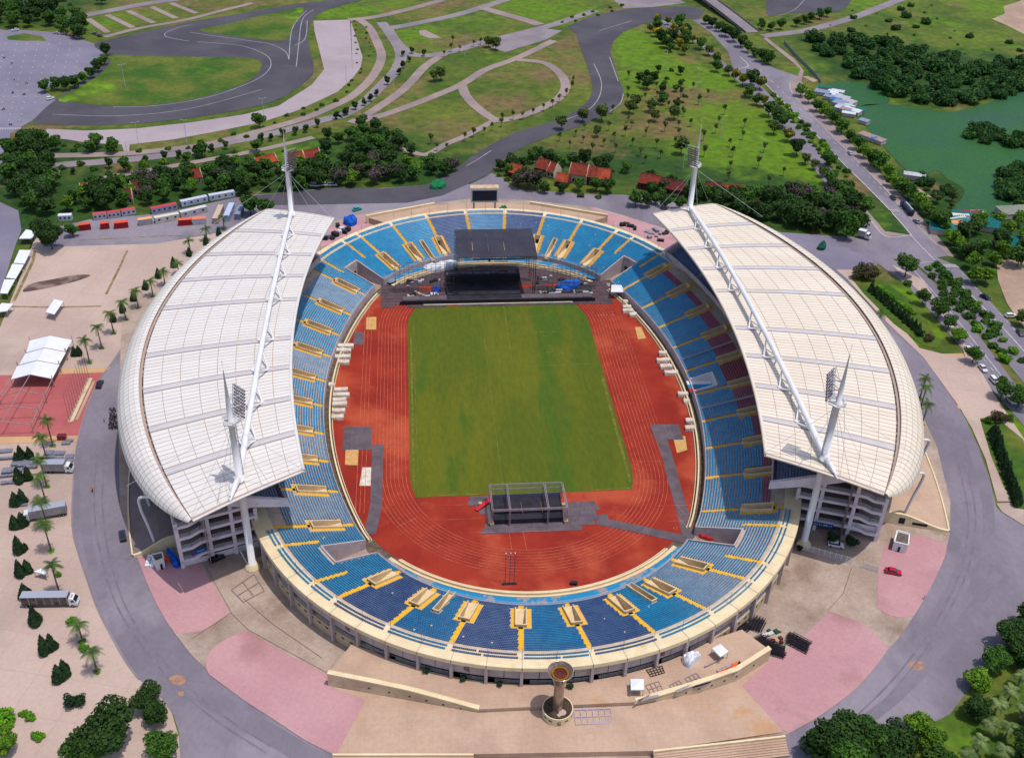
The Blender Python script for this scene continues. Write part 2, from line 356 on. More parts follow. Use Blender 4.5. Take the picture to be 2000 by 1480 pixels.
# --- test-track tarmac in the north-west
sheet('parking_tarmac', [GP('A', [(-900, 60), (-200, 120), (40, 178), (60, 170), (280, 185), (430, 215), (520, 245), (640, 300), (600, 330), (560, 390), (250, 515), (320, 575), (300, 600), (190, 690), (60, 770), (40, 900), (0, 1000), (-60, 1300), (-900, 1400)])], Z2, m_lot)
track_poly = GP('A', [(190, 705), (270, 716), (500, 722), (780, 712), (1000, 690), (1300, 648), (1560, 588), (1700, 510), (1790, 440), (1802, 380), (1780, 290), (1768, 200), (1790, 125), (1850, 72), (2000, 22), (2400, -90), (2500, -200), (2250, -160), (2000, -20), (1700, 25), (1350, 85), (1050, 135), (800, 192), (600, 235), (540, 262), (600, 310), (640, 330), (300, 590)])
sheet('race_track', [smoothline(track_poly, 3, True)], Z3, m_track)
isl = smoothline(GP('A', [(655, 318), (830, 325), (1200, 330), (1440, 338), (1505, 372), (1470, 435), (1370, 495), (1150, 562), (900, 603), (650, 612), (430, 592), (335, 578), (420, 520), (560, 440), (630, 370)]), 4, True)
isl2 = smoothline(GP('A', [(1145, 178), (1300, 142), (1500, 92), (1700, 50), (1745, 58), (1705, 120), (1672, 180), (1655, 226), (1560, 238), (1400, 216)]), 4, True)
m_isl = mat('verge_grass', C(104, 112, 40), C(58, 96, 18), s=0.035, fine=0.3, fs=0.4, detail=8, c3=C(112, 156, 14), s3=0.022, t3=(0.55, 0.68), bump=0.6, bs=0.8)
sheet('grass_island', [isl, isl2], Z4, m_isl)
sheet('roundabout_grass', [GP('A', [(40, 212), (140, 194), (240, 210), (270, 238), (120, 236), (45, 230)])], Z3, m_isl)
pale = GP('A', [(1800, 122), (2015, 115)])+GP('B', [(70, 115), (100, 200), (142, 330), (130, 390), (85, 450), (0, 528)])+GP('A', [(1850, 572), (1700, 640), (1500, 705), (1200, 765), (1000, 802), (745, 832), (742, 870), (712, 870), (700, 832), (500, 822), (380, 802), (260, 792), (268, 742), (500, 752), (780, 740), (1100, 705), (1400, 660), (1600, 610), (1790, 490), (1862, 400), (1832, 280), (1806, 180)])
sheet('pale_parking_strip', [pale], Z2, m_pale)
def pl(v, pts, n=5): return smoothline([G(v, *p) for p in pts], n)
P_ = lambda v, pts: [G(v, *p) for p in pts]
strip('park_road', [
    (smoothline(P_('A', [(290, 1010), (310, 970), (360, 948), (600, 930), (900, 900), (1100, 868), (1300, 822), (1600, 760), (1900, 678)])+P_('B', [(20, 668), (150, 590), (262, 480), (335, 400), (362, 310), (310, 210), (250, 130)]), 5), 7.5),
    (smoothline(P_('B', [(1010, -15), (700, 82), (430, 140), (290, 165)]), 4), 8.0),
    (smoothline(P_('B', [(1480, 62), (1250, 140), (1000, 205), (820, 250), (620, 305), (440, 318), (340, 250), (280, 160)]), 4), 8.0),
    (smoothline(P_('A', [(470, 95), (800, 30), (1000, 0), (1200, -30)]), 4), 9.0),
    (smoothline(P_('C', [(1310, -10), (1050, 92), (900, 138), (740, 178), (500, 210)]), 4), 8.5),
    ], Z2+.02, m_path)
strip('footpath', [
    (smoothline(P_('A', [(270, 897), (700, 885), (950, 862), (1200, 828), (1500, 752), (1750, 680)])+P_('B', [(0, 598), (100, 540), (200, 440), (250, 330), (222, 240), (180, 160), (120, 112)]), 5), 6.0),
    (smoothline(P_('A', [(560, 1030), (900, 972), (1200, 918), (1500, 862), (1800, 790)]), 5), 4.5),
    (smoothline(P_('B', [(600, 3), (380, 62), (200, 102), (60, 116)]), 4), 7.0),
    (smoothline(P_('B', [(620, 306), (500, 385), (380, 512), (200, 640), (75, 708)]), 5), 6.0),
    (smoothline(P_('B', [(1030, 345), (1180, 362), (1270, 420), (1308, 490), (1280, 555), (1200, 608), (1080, 660), (960, 690), (900, 688), (800, 620), (735, 550), (712, 490)]), 5), 6.0),
    (smoothline(P_('B', [(1240, 235), (1030, 335), (850, 402), (720, 482), (560, 552), (300, 650), (100, 705)]), 5), 6.0),
    (smoothline(P_('B', [(905, 690), (740, 780), (620, 830), (500, 890), (360, 850)]), 5), 4.5),
    (smoothline(P_('B', [(838, 50), (960, 85), (1070, 115), (1160, 145)]), 4), 9.0),
    (smoothline(P_('A', [(600, 215), (800, 165), (1050, 120), (1250, 70), (1450, 20)]), 4), 5.0)]+
    [(P_('A', q), 4.5) for q in ([(505, 110), (620, 190)], [(615, 88), (765, 162)], [(735, 65), (885, 135)], [(870, 42), (1012, 108)], [(980, 20), (1130, 80)])],
    Z3, m_path2)
sheet('park_forecourt', [GP('B', [(868, 272), (1000, 205), (1180, 165), (1290, 178), (1200, 228), (960, 302)]), GP('B', [(1580, 0), (1900, -30), (2000, 20), (1800, 44), (1640, 50)])], Z2+.01, m_path)
sheet('amphitheatre_paving', [GP('B', [(465, 178), (500, 174), (600, 222), (520, 222), (470, 200)])], Z3, m_path2)
tr2 = (P_('B', [(2000, 38), (1800, 45), (1600, 62), (1450, 100), (1320, 152), (1372, 205), (1400, 300), (1448, 420), (1466, 520), (1432, 590), (1330, 660), (1200, 710), (1030, 757), (900, 820), (760, 905), (650, 1000), (500, 1066), (250, 1085), (0, 1078)])+
       P_('A', [(1800, 1095), (1600, 1112), (1420, 1130), (1380, 1180), (1500, 1180), (1750, 1178)])+
       P_('B', [(0, 1174), (400, 1166), (600, 1125), (740, 1062), (870, 1002), (905, 960), (980, 892), (1100, 830), (1250, 772), (1400, 722), (1560, 650), (1632, 590), (1642, 525), (1600, 420), (1565, 300), (1582, 240), (1640, 185), (1750, 140), (1900, 113), (2040, 108)])+
       P_('C', [(130, 115), (170, 60), (100, 42)]))
sheet('race_track', [tr2], Z3+.01, m_track)
sheet('race_track', [smoothline(P_('C', [(540, 95), (620, 78), (800, 78), (930, 70), (990, 30), (1000, -10), (900, -60), (560, -20), (520, 40)]), 4, True)], Z3+.02, m_track)
lines = []
for pts in ([('A', [(1090, 188), (1200, 205), (1440, 238), (1560, 258), (1640, 300), (1660, 345)])], [('A', [(1660, 345), (1675, 180), (1720, 105), (1760, 65)])], [('A', [(1702, 385), (1718, 240), (1728, 150), (1750, 95), (1800, 60)])],
            [('A', [(1085, 240), (960, 215), (955, 190), (1030, 160), (1100, 145)])], [('A', [(1130, 243), (1380, 265), (1520, 315), (1557, 365), (1530, 420), (1430, 480), (1200, 560), (900, 610), (650, 618)])], [('A', [(300, 660), (700, 668), (1100, 625), (1500, 518)])], [('A', [(1690, 265), (1740, 240), (1760, 200), (1765, 120)])],
            [('B', [(1470, 370), (1512, 470), (1500, 560), (1430, 640), (1280, 700)])], [('B', [(1560, 330), (1610, 470)])], [('B', [(880, 868), (800, 920), (740, 955)])], [('B', [(1500, 180), (1690, 122)])], [('B', [(1640, 540), (1620, 600), (1560, 645)])], [('C', [(590, 92), (680, 60), (740, 0)])]):
    lines.append((smoothline(P_(*pts[0]), 5), 0.55))
strip('track_marking', lines, Z3+.05, mat('faded_track_paint', C(172, 168, 176), C(150, 146, 154), s=.2))
# --- east: avenue, marsh, pond
ave = GP('C', [(95, 118), (140, 112), (240, 150), (330, 215), (420, 300), (470, 350), (560, 392), (700, 440), (655, 478), (662, 530), (760, 640), (900, 780), (1050, 930), (1200, 1080), (1350, 1250), (1500, 1400), (1562, 1471)])+GP('F', [(1500, 40), (1620, 90), (1720, 200), (1850, 340), (2000, 500), (2200, 700), (2200, 900), (2000, 760), (1900, 640), (1760, 480), (1620, 330), (1500, 180), (1380, 75)])+GP('F', [(1300, 60), (1120, -60)])+GP('C', [(1180, 1420), (1190, 1355), (1350, 1350), (1230, 1210), (1100, 1075), (950, 925), (850, 820), (720, 690), (600, 570), (500, 470), (400, 385), (330, 400), (300, 300), (200, 190)])
sheet('avenue', [ave], Z2+.04, m_asph)
car2 = GP('C', [(-250, 60), (60, 165), (240, 330), (330, 400), (400, 385), (470, 470), (640, 660), (800, 830), (900, 985), (960, 1080), (1010, 1110), (1080, 1220), (1190, 1352), (1180, 1420), (1320, 1500), (1000, 1440), (1060, 1330), (960, 1190), (860, 1060), (700, 850), (560, 680), (440, 540), (300, 420), (150, 270), (0, 175), (-250, 100)])
sheet('side_carriageway', [car2], Z2+.05, m_asph)
car3 = GP('F', [(900, -80), (1060, -60), (1260, 60), (1370, 80), (1480, 180), (1600, 320), (1720, 460), (1840, 620), (1960, 780), (2200, 1100), (2200, 1250), (1960, 960), (1800, 780), (1640, 560), (1480, 370), (1330, 200), (1180, 90), (1060, 0), (940, -30)])
sheet('side_carriageway', [car3], Z2+.06, m_asph)
sheet('forecourt_asphalt', [GP('C', [(590, 1335), (1040, 1365), (1180, 1480), (1130, 1560), (940, 1560), (700, 1440)])], Z2+.02, m_lot)
sheet('sandy_pavement', [GP('F', [(920, 110), (1010, 110), (1160, 280), (1400, 560), (1560, 600), (1660, 610), (1650, 560), (1500, 330), (1330, 170), (1240, 80), (1420, 170), (1560, 380), (1700, 600), (1830, 830), (2000, 1080), (2000, 1440), (1846, 1440), (1780, 1200), (1700, 1020), (1620, 885), (1420, 612), (1200, 400), (1080, 270), (980, 160)]), GP('I', [(1840, 10), (2000, 2), (2000, 138), (1872, 58)])], Z2+.08, m_sand)
sheet('red_plaza', [GP('F', [(1420, 614), (1655, 612), (1720, 680), (1790, 790), (1830, 878), (1612, 886), (1560, 800), (1500, 710)])], Z3, m_red)
sheet('ochre_border', [GP('F', [(1405, 596), (1650, 590), (1657, 611), (1420, 612)]), GP('F', [(1612, 888), (1832, 880), (1850, 895), (1622, 908)])], Z3+.02, m_ochre)
sheet('pavement', [GP('C', [(985, 1100), (1015, 1112), (1200, 1330), (1345, 1352), (1200, 1358), (1090, 1250)]), GP('C', [(650, 480), (700, 440), (715, 400), (645, 340), (500, 222), (520, 218), (680, 340), (735, 410), (720, 470), (830, 640), (1010, 830), (1300, 1130), (1480, 1330), (1600, 1480), (1565, 1474), (1350, 1250), (1050, 930), (760, 640), (662, 530)])], Z2+.09, m_path2)
sheet('bare_ground', [GP('F', [(1840, 60), (2100, 40), (2200, 400), (2050, 500), (1980, 420), (1900, 300), (1850, 170)]), GP('C', [(1340, 1045), (1470, 1135), (1340, 1130)]), GP('C', [(1815, 112), (1890, 82), (1880, 40), (2000, 0), (2150, -60), (2200, 150), (2000, 200), (1900, 148)]), GP('C', [(720, 440), (760, 440), (820, 465), (790, 475)])], Z2+.1, m_mud)
wat = [smoothline(GP('C', [(870, 490), (960, 470), (1100, 482), (1200, 540), (1222, 590), (1050, 610), (1010, 570), (930, 540)]), 3, True),
       smoothline(GP('C', [(1045, 612), (1220, 600), (1400, 625), (1500, 640), (1620, 640), (1800, 590), (1920, 540), (2100, 470), (2300, 700), (2300, 1100), (2000, 1192), (1880, 1205), (1700, 1255), (1600, 1210), (1660, 1100), (1560, 1030), (1500, 982), (1400, 1012), (1330, 985), (1180, 830), (1120, 760), (1040, 670)]), 3, True)]
sheet('lotus_pond', wat, Z3, m_water)
lines = []
for pts, wd in (([(400, 383), (500, 470), (600, 572), (720, 692), (850, 822), (950, 930), (1100, 1078), (1230, 1212), (1345, 1345), (1335, 1354), (1200, 1357), (1100, 1240), (985, 1110)], .5), ([(655, 480), (665, 530), (760, 642), (900, 785), (1050, 936), (1200, 1086), (1350, 1258), (1500, 1410)], .35), ([(330, 402), (408, 388), (412, 372), (370, 330)], .5), ([(1345, 1350), (1450, 1460), (1560, 1570)], .4)):
    lines.append((smoothline(P_('C', pts), 4), wd))
lines.append((P_('F', [(1370, 72), (1490, 66), (1600, 160), (1760, 320), (1930, 500), (2100, 690)]), .45))
lines.append((P_('F', [(1355, 100), (1480, 240), (1640, 430), (1760, 580), (1900, 760)]), .35))
for v, a, b, n in (('C', (480, 400), (1330, 1240), 26), ('F', (1640, 130), (2000, 520), 10), ('F', (1420, 210), (1960, 860), 14)):
    for k in range(n):
        p0 = np.array(G(v, a[0]+(b[0]-a[0])*k/n, a[1]+(b[1]-a[1])*k/n)); p1 = np.array(G(v, a[0]+(b[0]-a[0])*(k+.4)/n, a[1]+(b[1]-a[1])*(k+.4)/n))
        lines.append(([tuple(p0), tuple(p1)], .3))
for k in range(7):
    lines.append((P_('F', [(1530+k*11, 82), (1558+k*11, 102)]), .5))
for k in range(5): lines.append((P_('C', [(1225+k*10, 1208), (1243+k*10, 1224)]), .5))
strip('road_marking', lines, Z3+.06, m_white_line)
# zebra bars and dashes on the far-left lot
lines = []
for k in range(9): lines.append((P_('A', [(5+k*14, 735), (2+k*14, 746)]), .8))
for i in range(14):
    for j in range(9):
        x, y = -30+j*62-i*8, 250+i*34
        if in_poly(x, y, [(0, 200), (430, 225), (560, 330), (540, 390), (220, 540), (170, 690), (0, 740)]): lines.append((P_('A', [(x, y), (x+2, y+9)]), .45))
strip('lot_marking', lines, Z3, mat('faded_road_paint', C(176, 172, 184)))
# --- precinct around the stadium
sheet('concrete_apron', [GP('G', [(780, 300), (830, 430), (900, 590), (1000, 750), (1100, 880), (1250, 1030), (1400, 1140), (1600, 1270), (1750, 1370), (1930, 1460), (2000, 1500)])+GP('P', [(700, 1560), (1400, 1560)])+GP('I', [(370, 1471), (650, 1330), (780, 1260), (900, 1180), (1050, 1060), (1200, 870), (1290, 770), (1370, 650), (1460, 500), (1540, 330), (1570, 200), (1577, 0)])+GP('F', [(1540, 1300), (1500, 1130), (1440, 1000), (1300, 700), (1100, 400), (900, 200)])+GP('B', [(2100, 1400), (1830, 1300), (1640, 1240), (1480, 1195), (1080, 1152), (800, 1140), (580, 1165), (170, 1224), (0, 1268), (-100, 1300), (-400, 1400)])+GP('D', [(700, 300), (690, 700), (680, 1000), (690, 1471)])], Z2+.12, m_conc)
sheet('pink_pavement', [smoothline(GP('G', [(785, 305), (830, 430), (900, 588), (1000, 745), (1090, 752), (1180, 732), (1322, 640)]), 4)+GP('G', [(1240, 500), (1190, 430), (1165, 355), (1050, 375), (900, 300)]),
    smoothline(GP('G', [(1420, 738), (1310, 785), (1215, 850), (1185, 920), (1197, 985), (1250, 1028), (1400, 1138), (1600, 1268), (1750, 1368), (1935, 1455)]), 3)+GP('G', [(2000, 1330), (2101, 1140), (1960, 1040), (1870, 990), (1600, 850)]),
    GP('I', [(880, 630), (750, 760), (640, 850), (540, 905), (385, 1060), (600, 1305)])+smoothline(GP('I', [(650, 1328), (780, 1258), (900, 1178), (1050, 1058), (1205, 868), (1195, 820), (1150, 765), (1050, 692), (880, 630)]), 4),
    GP('I', [(1160, 390), (1155, 600)])+smoothline(GP('I', [(1155, 600), (1200, 640), (1280, 665), (1350, 657), (1372, 648), (1460, 498), (1540, 328), (1558, 240)]), 4)+GP('I', [(1400, 190), (1200, 240)]),
    GP('B', [(-60, 1330), (0, 1290), (170, 1232), (220, 1280), (0, 1400), (-100, 1420)]), GP('B', [(1460, 1205), (1640, 1245), (1830, 1305), (2000, 1380), (2000, 1471), (1900, 1440), (1600, 1300), (1440, 1255)])], Z2+.17, m_pink)
strip('kerb', [(smoothline([G('D', *p) for p in [(780, 470), (600, 700), (545, 790), (480, 960), (435, 1170), (415, 1470)]]+[G('G', *p) for p in [(420, 170), (450, 290), (500, 440), (560, 610), (640, 770), (720, 910), (800, 1020)]], 5), .5)], Z2+.1, m_path)
strip('joint_line', [(P_('G', [(1325, 640), (1430, 740), (2000, 1050)]), .12), (P_('G', [(1180, 370), (1330, 640), (1100, 790)]), .12), (P_('I', [(870, 630), (960, 530), (1010, 380)]), .12), (P_('G', [(1400, 560), (1560, 700), (1850, 900)]), .12)], Z2+.22, mat('joint_dirt', C(120, 98, 86)))
strip('dirt_line', [(P_('D', [(60, 320), (300, 325), (580, 318)]), 1.0), (P_('D', [(610, 250), (690, 90), (730, 0)]), 1.0), (P_('D', [(80, 290), (190, 60), (200, 0)]), 1.2), (P_('P', [(150, 470), (300, 462), (400, 460)]), .8)], Z2, mat('dirt_weeds', C(160, 138, 104), C(120, 112, 66), s=.3))
sheet('oil_stain', [smoothline(GP('D', [(130, 235), (180, 190), (300, 165), (430, 140), (520, 140), (470, 165), (380, 190), (270, 215), (200, 228)]), 4, True)], Z2+.02, mat('dark_stain', C(96, 76, 72), C(150, 124, 116), s=.12, detail=7, lo=.45, hi=.62))

pm = []
def gr(pts): return smoothline([G('P', *q)[:2] for q in pts], 6)
m_patch = mat('patched_asphalt', C(128, 120, 132), C(136, 127, 140), s=.1, fine=.1)
strip('road_patch', [(gr([(320, 1290), (420, 1370), (540, 1440), (640, 1500)]), 5.2), (gr([(1895, 860), (1925, 960), (1930, 1060), (1900, 1160)]), 3.4), (gr([(1790, 1260), (1840, 1180), (1880, 1090), (1890, 980)]), 2.4), (gr([(170, 860), (165, 960), (172, 1060), (200, 1170)]), 2.6), (gr([(1640, 1440), (1750, 1360), (1860, 1240), (1950, 1120)]), 3.0)], Z1+.05, m_patch)
m_tyre_mark = mat('tyre_mark', C(120, 112, 124), C(134, 125, 138), s=.25, fine=.1)
strip('tyre_mark', [(gr([(190, 880), (184, 980), (196, 1080), (232, 1190), (300, 1290), (400, 1390), (520, 1470)]), .5), (gr([(206, 880), (200, 980), (212, 1080), (248, 1190), (314, 1285), (412, 1380), (530, 1458)]), .5), (gr([(1870, 900), (1890, 1000), (1880, 1100), (1830, 1210), (1750, 1320), (1660, 1410)]), .5), (gr([(1884, 900), (1905, 1000), (1894, 1100), (1843, 1212), (1764, 1326), (1676, 1420)]), .5)], Z1+.06, m_tyre_mark)
m_rustst = mat('rust_stain', C(190, 140, 108), C(150, 122, 118), s=.5, detail=8, lo=.42, hi=.6)
sheet('paving_stain', [smoothline([G('P', *q) for q in z], 3, True) for z in (((330, 1325), (345, 1318), (362, 1322), (360, 1334), (342, 1338)), ((1775, 1296), (1792, 1290), (1808, 1298), (1796, 1308), (1782, 1306)), ((348, 1352), (358, 1350), (358, 1358), (350, 1359)))], Z1+.07, m_rustst)
# ================================================================== stadium
m_cream = mat('cream_concrete', C(246, 226, 186), C(238, 214, 174), s=0.25, fine=0.05, fs=2.0, c3=C(222, 196, 150), s3=0.2, t3=(0.6, 0.75), rough=0.8)
m_step = mat('stand_concrete', C(214, 190, 172), C(196, 174, 158), s=0.5, fine=0.08, fs=2.0)
m_vom = mat('stairwell_plaster', C(240, 214, 172), C(228, 200, 158), s=0.6, fine=0.06, fs=2.0)
m_yel = mat('yellow_stair_paint', C(250, 192, 18), C(240, 180, 20), s=1.0, fine=0.08, fs=3.0)
m_grey = mat('grey_concrete', C(206, 190, 192), C(192, 176, 178), s=0.3, fine=0.07, fs=2.0, c3=C(170, 150, 148), s3=0.15, t3=(0.6, 0.75))
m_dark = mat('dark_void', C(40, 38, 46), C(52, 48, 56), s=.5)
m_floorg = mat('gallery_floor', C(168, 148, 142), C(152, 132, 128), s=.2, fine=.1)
m_white = mat('white_paint', C(250, 247, 250), C(240, 238, 242), s=0.3, fine=0.03, rough=0.5)
m_rail = mat('grey_rail', C(206, 204, 214), fine=0.04, rough=0.6)
m_bluefl = mat('worn_blue_floor', C(40, 140, 190), C(160, 152, 156), s=0.18, fine=0.1, fs=1.0, detail=7, lo=0.5, hi=0.56)
SEATM = {
    'b': mat('seat_bright_blue', C(20, 154, 208), C(18, 140, 196), s=0.25, fine=0.14, fs=1.7, rough=0.45, spec=0.4),
    'm': mat('seat_mid_blue', C(42, 138, 192), C(30, 124, 182), s=0.25, fine=0.16, fs=1.7, rough=0.45, spec=0.4),
    'f': mat('seat_faded_blue', C(128, 172, 208), C(110, 156, 198), s=0.25, fine=0.16, fs=1.7, rough=0.5),
    'n': mat('seat_navy', C(80, 112, 162), C(66, 98, 152), s=0.25, fine=0.2, fs=1.7, rough=0.5),
    'r': mat('seat_maroon', C(176, 70, 104), C(158, 58, 92), s=0.25, fine=0.14, fs=1.7, rough=0.5),
    'd': mat('seat_dark_red', C(156, 24, 62), C(138, 20, 54), s=0.25, fine=0.14, fs=1.7, rough=0.5)}
A0 = math.degrees(math.atan2(47.6, 125.6))
def SP(phi, d):
    # plan of the bowl: point on the curve offset by d metres outside the front wall, phi = bearing of the outward normal
    p = math.radians(phi); c, s = math.cos(p), math.sin(p)
    a = math.degrees(math.asin(min(1.0, abs(s))))
    if a <= A0: cx, cy, r = -125.6*(1 if c >= 0 else -1), 0.0, 190.0
    else: cx, cy, r = 0.0, 47.6*(1 if s >= 0 else -1), 55.7
    return (cx+(r+d)*c, cy+(r+d)*s)
def RAD(phi):
    a = math.degrees(math.asin(min(1.0, abs(math.sin(math.radians(phi))))))
    return 190.0 if a <= A0 else 55.7
def P3(phi, d, z): x, y = SP(phi, d); return (x, y, z)
ROW, RISE, Z0 = 0.8, 0.27, 3.0
NROW = 29
def zrow(d): return Z0+RISE*max(0, math.floor(d/ROW))
def zlin(d): return Z0+RISE*d/ROW
def phis(a, b, step=1.0):
    n = max(2, int(abs(b-a)/step)+1)
    return list(np.linspace(a, b, n))
def sweep(b, ph, prof):
    # sweep a (d, z) profile along the bowl curve
    b.grid([[P3(p, d, z) for d, z in prof] for p in ph])
def sweepbox(b, pa, pb, d0, d1, z0, z1, step=1.5):
    ph = phis(pa, pb, step); pr = [(d0, z0), (d0, z1), (d1, z1), (d1, z0), (d0, z0)]
    sweep(b, ph, pr)
    for p, rev in ((ph[0], 0), (ph[-1], 1)):
        q = [P3(p, d, z) for d, z in pr[:4]]; b.poly(q if rev else q[::-1])
def ddeg(v, m, d, s):
    # bearing reached after walking m metres along the row from bearing v
    x0, y0 = SP(v, d); lo, hi = 0.0, 12.0
    for _ in range(24):
        k = (lo+hi)/2; x, y = SP(v+s*k, d)
        if math.hypot(x-x0, y-y0) < m: lo = k
        else: hi = k
    return v+s*hi
_DD = {}
def dspan(v, m, d):
    k = (round(v, 3), round(m, 3), round(d, 2))
    if k not in _DD: _DD[k] = (ddeg(v, m, d, -1), ddeg(v, m, d, 1))
    return _DD[k]
def within(ph, v, m, d):
    a, c = dspan(v, m, d); q = (ph-v+180) % 360-180
    return a-v < q < c-v
def dang(phi, m, d): return math.degrees(m/(RAD(phi)+d))    # metres along the row -> degrees
bowl = thing('seating_bowl', 'oval bowl of blue seats with cream rim around the red running track', 'stadium stand')
# --- openings
def quad4(a): return [a, 180-a, -a, -(180-a)]
SIDE = [2.25, 7.0, 11.5, 16.1, 21.4]; END = [46.4, 58.7, 70.9, 83.7]
VOMS = []
for a in SIDE:
    for s in (1, -1):
        VOMS.append((s*a, 11.2, 20.2)); VOMS.append((180-s*a if s > 0 else -(180-a), 3.6, 12.4))
for a in END:
    for p in quad4(a): VOMS.append((p, 1.8, 11.0))
SLOTS = [(p, -0.6, 10.7) for p in quad4(64.0)]
POCK = [(29.6, 36.4, 13.6), (143.6, 150.4, 13.6), (-36.4, -29.6, 13.6), (-150.4, -143.6, 13.6)]
VIP = (-1.75, 0.55, 8.0)
STRIPS = [p for a in (27.6, 40.2) for p in quad4(a)]
VW, YW, AW = 1.55, 1.05, 0.62     # half widths: well, yellow surround, aisle
AISLES = sorted([v[0] for v in VOMS])
# --- stepped concrete terrace
b = MB()
prof = [(0.0, 1.0)]
for i in range(NROW): prof += [(i*ROW, Z0+RISE*i), ((i+1)*ROW, Z0+RISE*i)]
ZD = Z0+RISE*NROW-0.15
prof += [(NROW*ROW, ZD)]
def ring_segments():
    # bearings where pockets interrupt the lower rows
    cuts = sorted([(a, c) for a, c, d in POCK])
    return cuts
full = [(-180+150.4-0.0, 0)]
allph = list(np.arange(-180, 180.01, 1.2))
# lower part split around the four tunnels, upper part continuous
dP = 13.6; iP = int(dP/ROW)
segs = [(-29.6, 29.6), (36.4, 143.6), (150.4, 209.6), (216.4, 323.6)]
def openings(d):
    L = []
    for v, d0, d1 in VOMS:
        if d0-.1 < d < d1-.05: L.append(dspan(v, VW-.1, d))
    for v, d0, d1 in SLOTS:
        if d < d1-.05: L.append((v-dang(v, .9, d), v+dang(v, .9, d)))
    for p, q, dd in POCK:
        if d < dd: L.append((p, q))
    if d < VIP[2]: L.append((VIP[0]+.05, VIP[1]-.05))
    return sorted((max(-180, p), min(180, q)) for p, q in L)
for i in range(NROW):
    dm_ = (i+.5)*ROW; cur = -180.0; iv = []
    for p, q in openings(dm_):
        if p > cur: iv.append((cur, p))
        cur = max(cur, q)
    if cur < 180: iv.append((cur, 180.0))
    pr = [(i*ROW, Z0+RISE*(i-1) if i else .3), (i*ROW, Z0+RISE*i), ((i+1)*ROW, Z0+RISE*i)]
    if i == NROW-1: pr.append((NROW*ROW, ZD))
    for p, q in iv: sweep(b, phis(p, q, 1.5), pr)
b.build('terrace_steps', m_step, bowl, kind='stuff')
# --- front wall cap and rail
b = MB()
for a, c in segs:
    b = MB(); sweepbox(b, a, c, -0.28, 0.02, 0.0, 3.35); b.build('front_wall', m_grey, bowl)
for a, c in segs:
    b = MB()
    ph = phis(a, c, 1.5)
    b.tube([P3(p, -0.12, 4.05) for p in ph], .04, 4); b.tube([P3(p, -0.12, 3.7) for p in ph], .03, 4)
    for p in ph: b.bar(P3(p, -.12, 3.35), P3(p, -.12, 4.05), .05)
    b.build('front_rail', m_rail, bowl, kind='stuff')
# --- cream rim deck, fascia
for k in range(60):
    b = MB(); pa, pb = -180+k*6+.06, -174+k*6-.06
    sweep(b, phis(pa, pb, 1.5), [(NROW*ROW+.0, ZD+.0), (28.0, ZD+.08), (28.05, ZD+.9-.9), (28.1, ZD-1.1), (27.6, ZD-1.15)])
    b.build('rim_slab', m_cream, bowl)
b = MB(); sweep(b, phis(-180, 180, 1.5), [(27.6, ZD-1.15), (26.9, ZD-1.3), (23, ZD-1.3)]); sweep(b, phis(-180, 180, 1.5), [(23.2, ZD-.08), (28.0, ZD-.04)])
b.build('rim_soffit', m_grey, bowl)
# --- pale panels, dark gallery, columns outside
panels = MB(); mult = []
me_panel = None
for k in range(120):
    pc = -180+k*3+1.5
    a = abs(math.degrees(math.asin(math.sin(math.radians(pc)))))
    if a < 22: continue
    ph = [pc-1.44, pc, pc+1.44]
    bb = MB(); sweepbox(bb, ph[0], ph[2], 26.9, 27.1, 5.9, ZD-1.3, 1.5)
    o = bb.build('facade_panel', m_grey, bowl)
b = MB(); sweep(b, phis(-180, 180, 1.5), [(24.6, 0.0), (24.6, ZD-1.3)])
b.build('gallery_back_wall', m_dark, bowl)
m_podp = mat('podium_plaster', C(224, 200, 164), C(206, 182, 150), s=.2, fine=.08, c3=C(168, 144, 122), s3=.12, t3=(.56, .7))
for pa, pb in ((22, 158), (202, 338)):
    b = MB(); sweepbox(b, pa, pb, 26.0, 27.2, 0.0, 4.0); b.build('podium_wall', m_podp, bowl)
for k in range(60):
    pc = -180+k*6
    a = abs(math.degrees(math.asin(math.sin(math.radians(pc)))))
    if a < 22: continue
    x, y = SP(pc, 27.5); bb = MB(); bb.box((x, y, 0), (1.1, .75, ZD-1.1), math.radians(pc)); bb.build('column', m_grey, bowl)
b = MB()
for pa, pb in ((24, 156), (204, 336)):
    for p in phis(pa, pb, 1.5):
        if (p % 6) < 1.2 and rnd.random() < .6: continue
        p1 = p+1.3
        for z in (4.1, 4.6, 5.1): b.bar(P3(p, 26.9, z), P3(p1, 26.9, z), .07)
        for q in np.linspace(p, p1, 5): b.bar(P3(q, 26.9, 4.0), P3(q, 26.9, 5.1), .07)
b.build('gallery_rail', m_rail, bowl, kind='stuff')
# thin lamp rods on the rim
m_rod = mat('rod_metal', C(150, 130, 120))
for k in range(60):
    b = MB(); pc = -180+k*6+.0
    a = abs(math.degrees(math.asin(math.sin(math.radians(pc)))))
    if a < 26: continue
    b.tube([P3(pc, 25.2, ZD), P3(pc, 25.2, ZD+4.2)], .05, 4); b.build('rim_rod', m_rod, bowl)
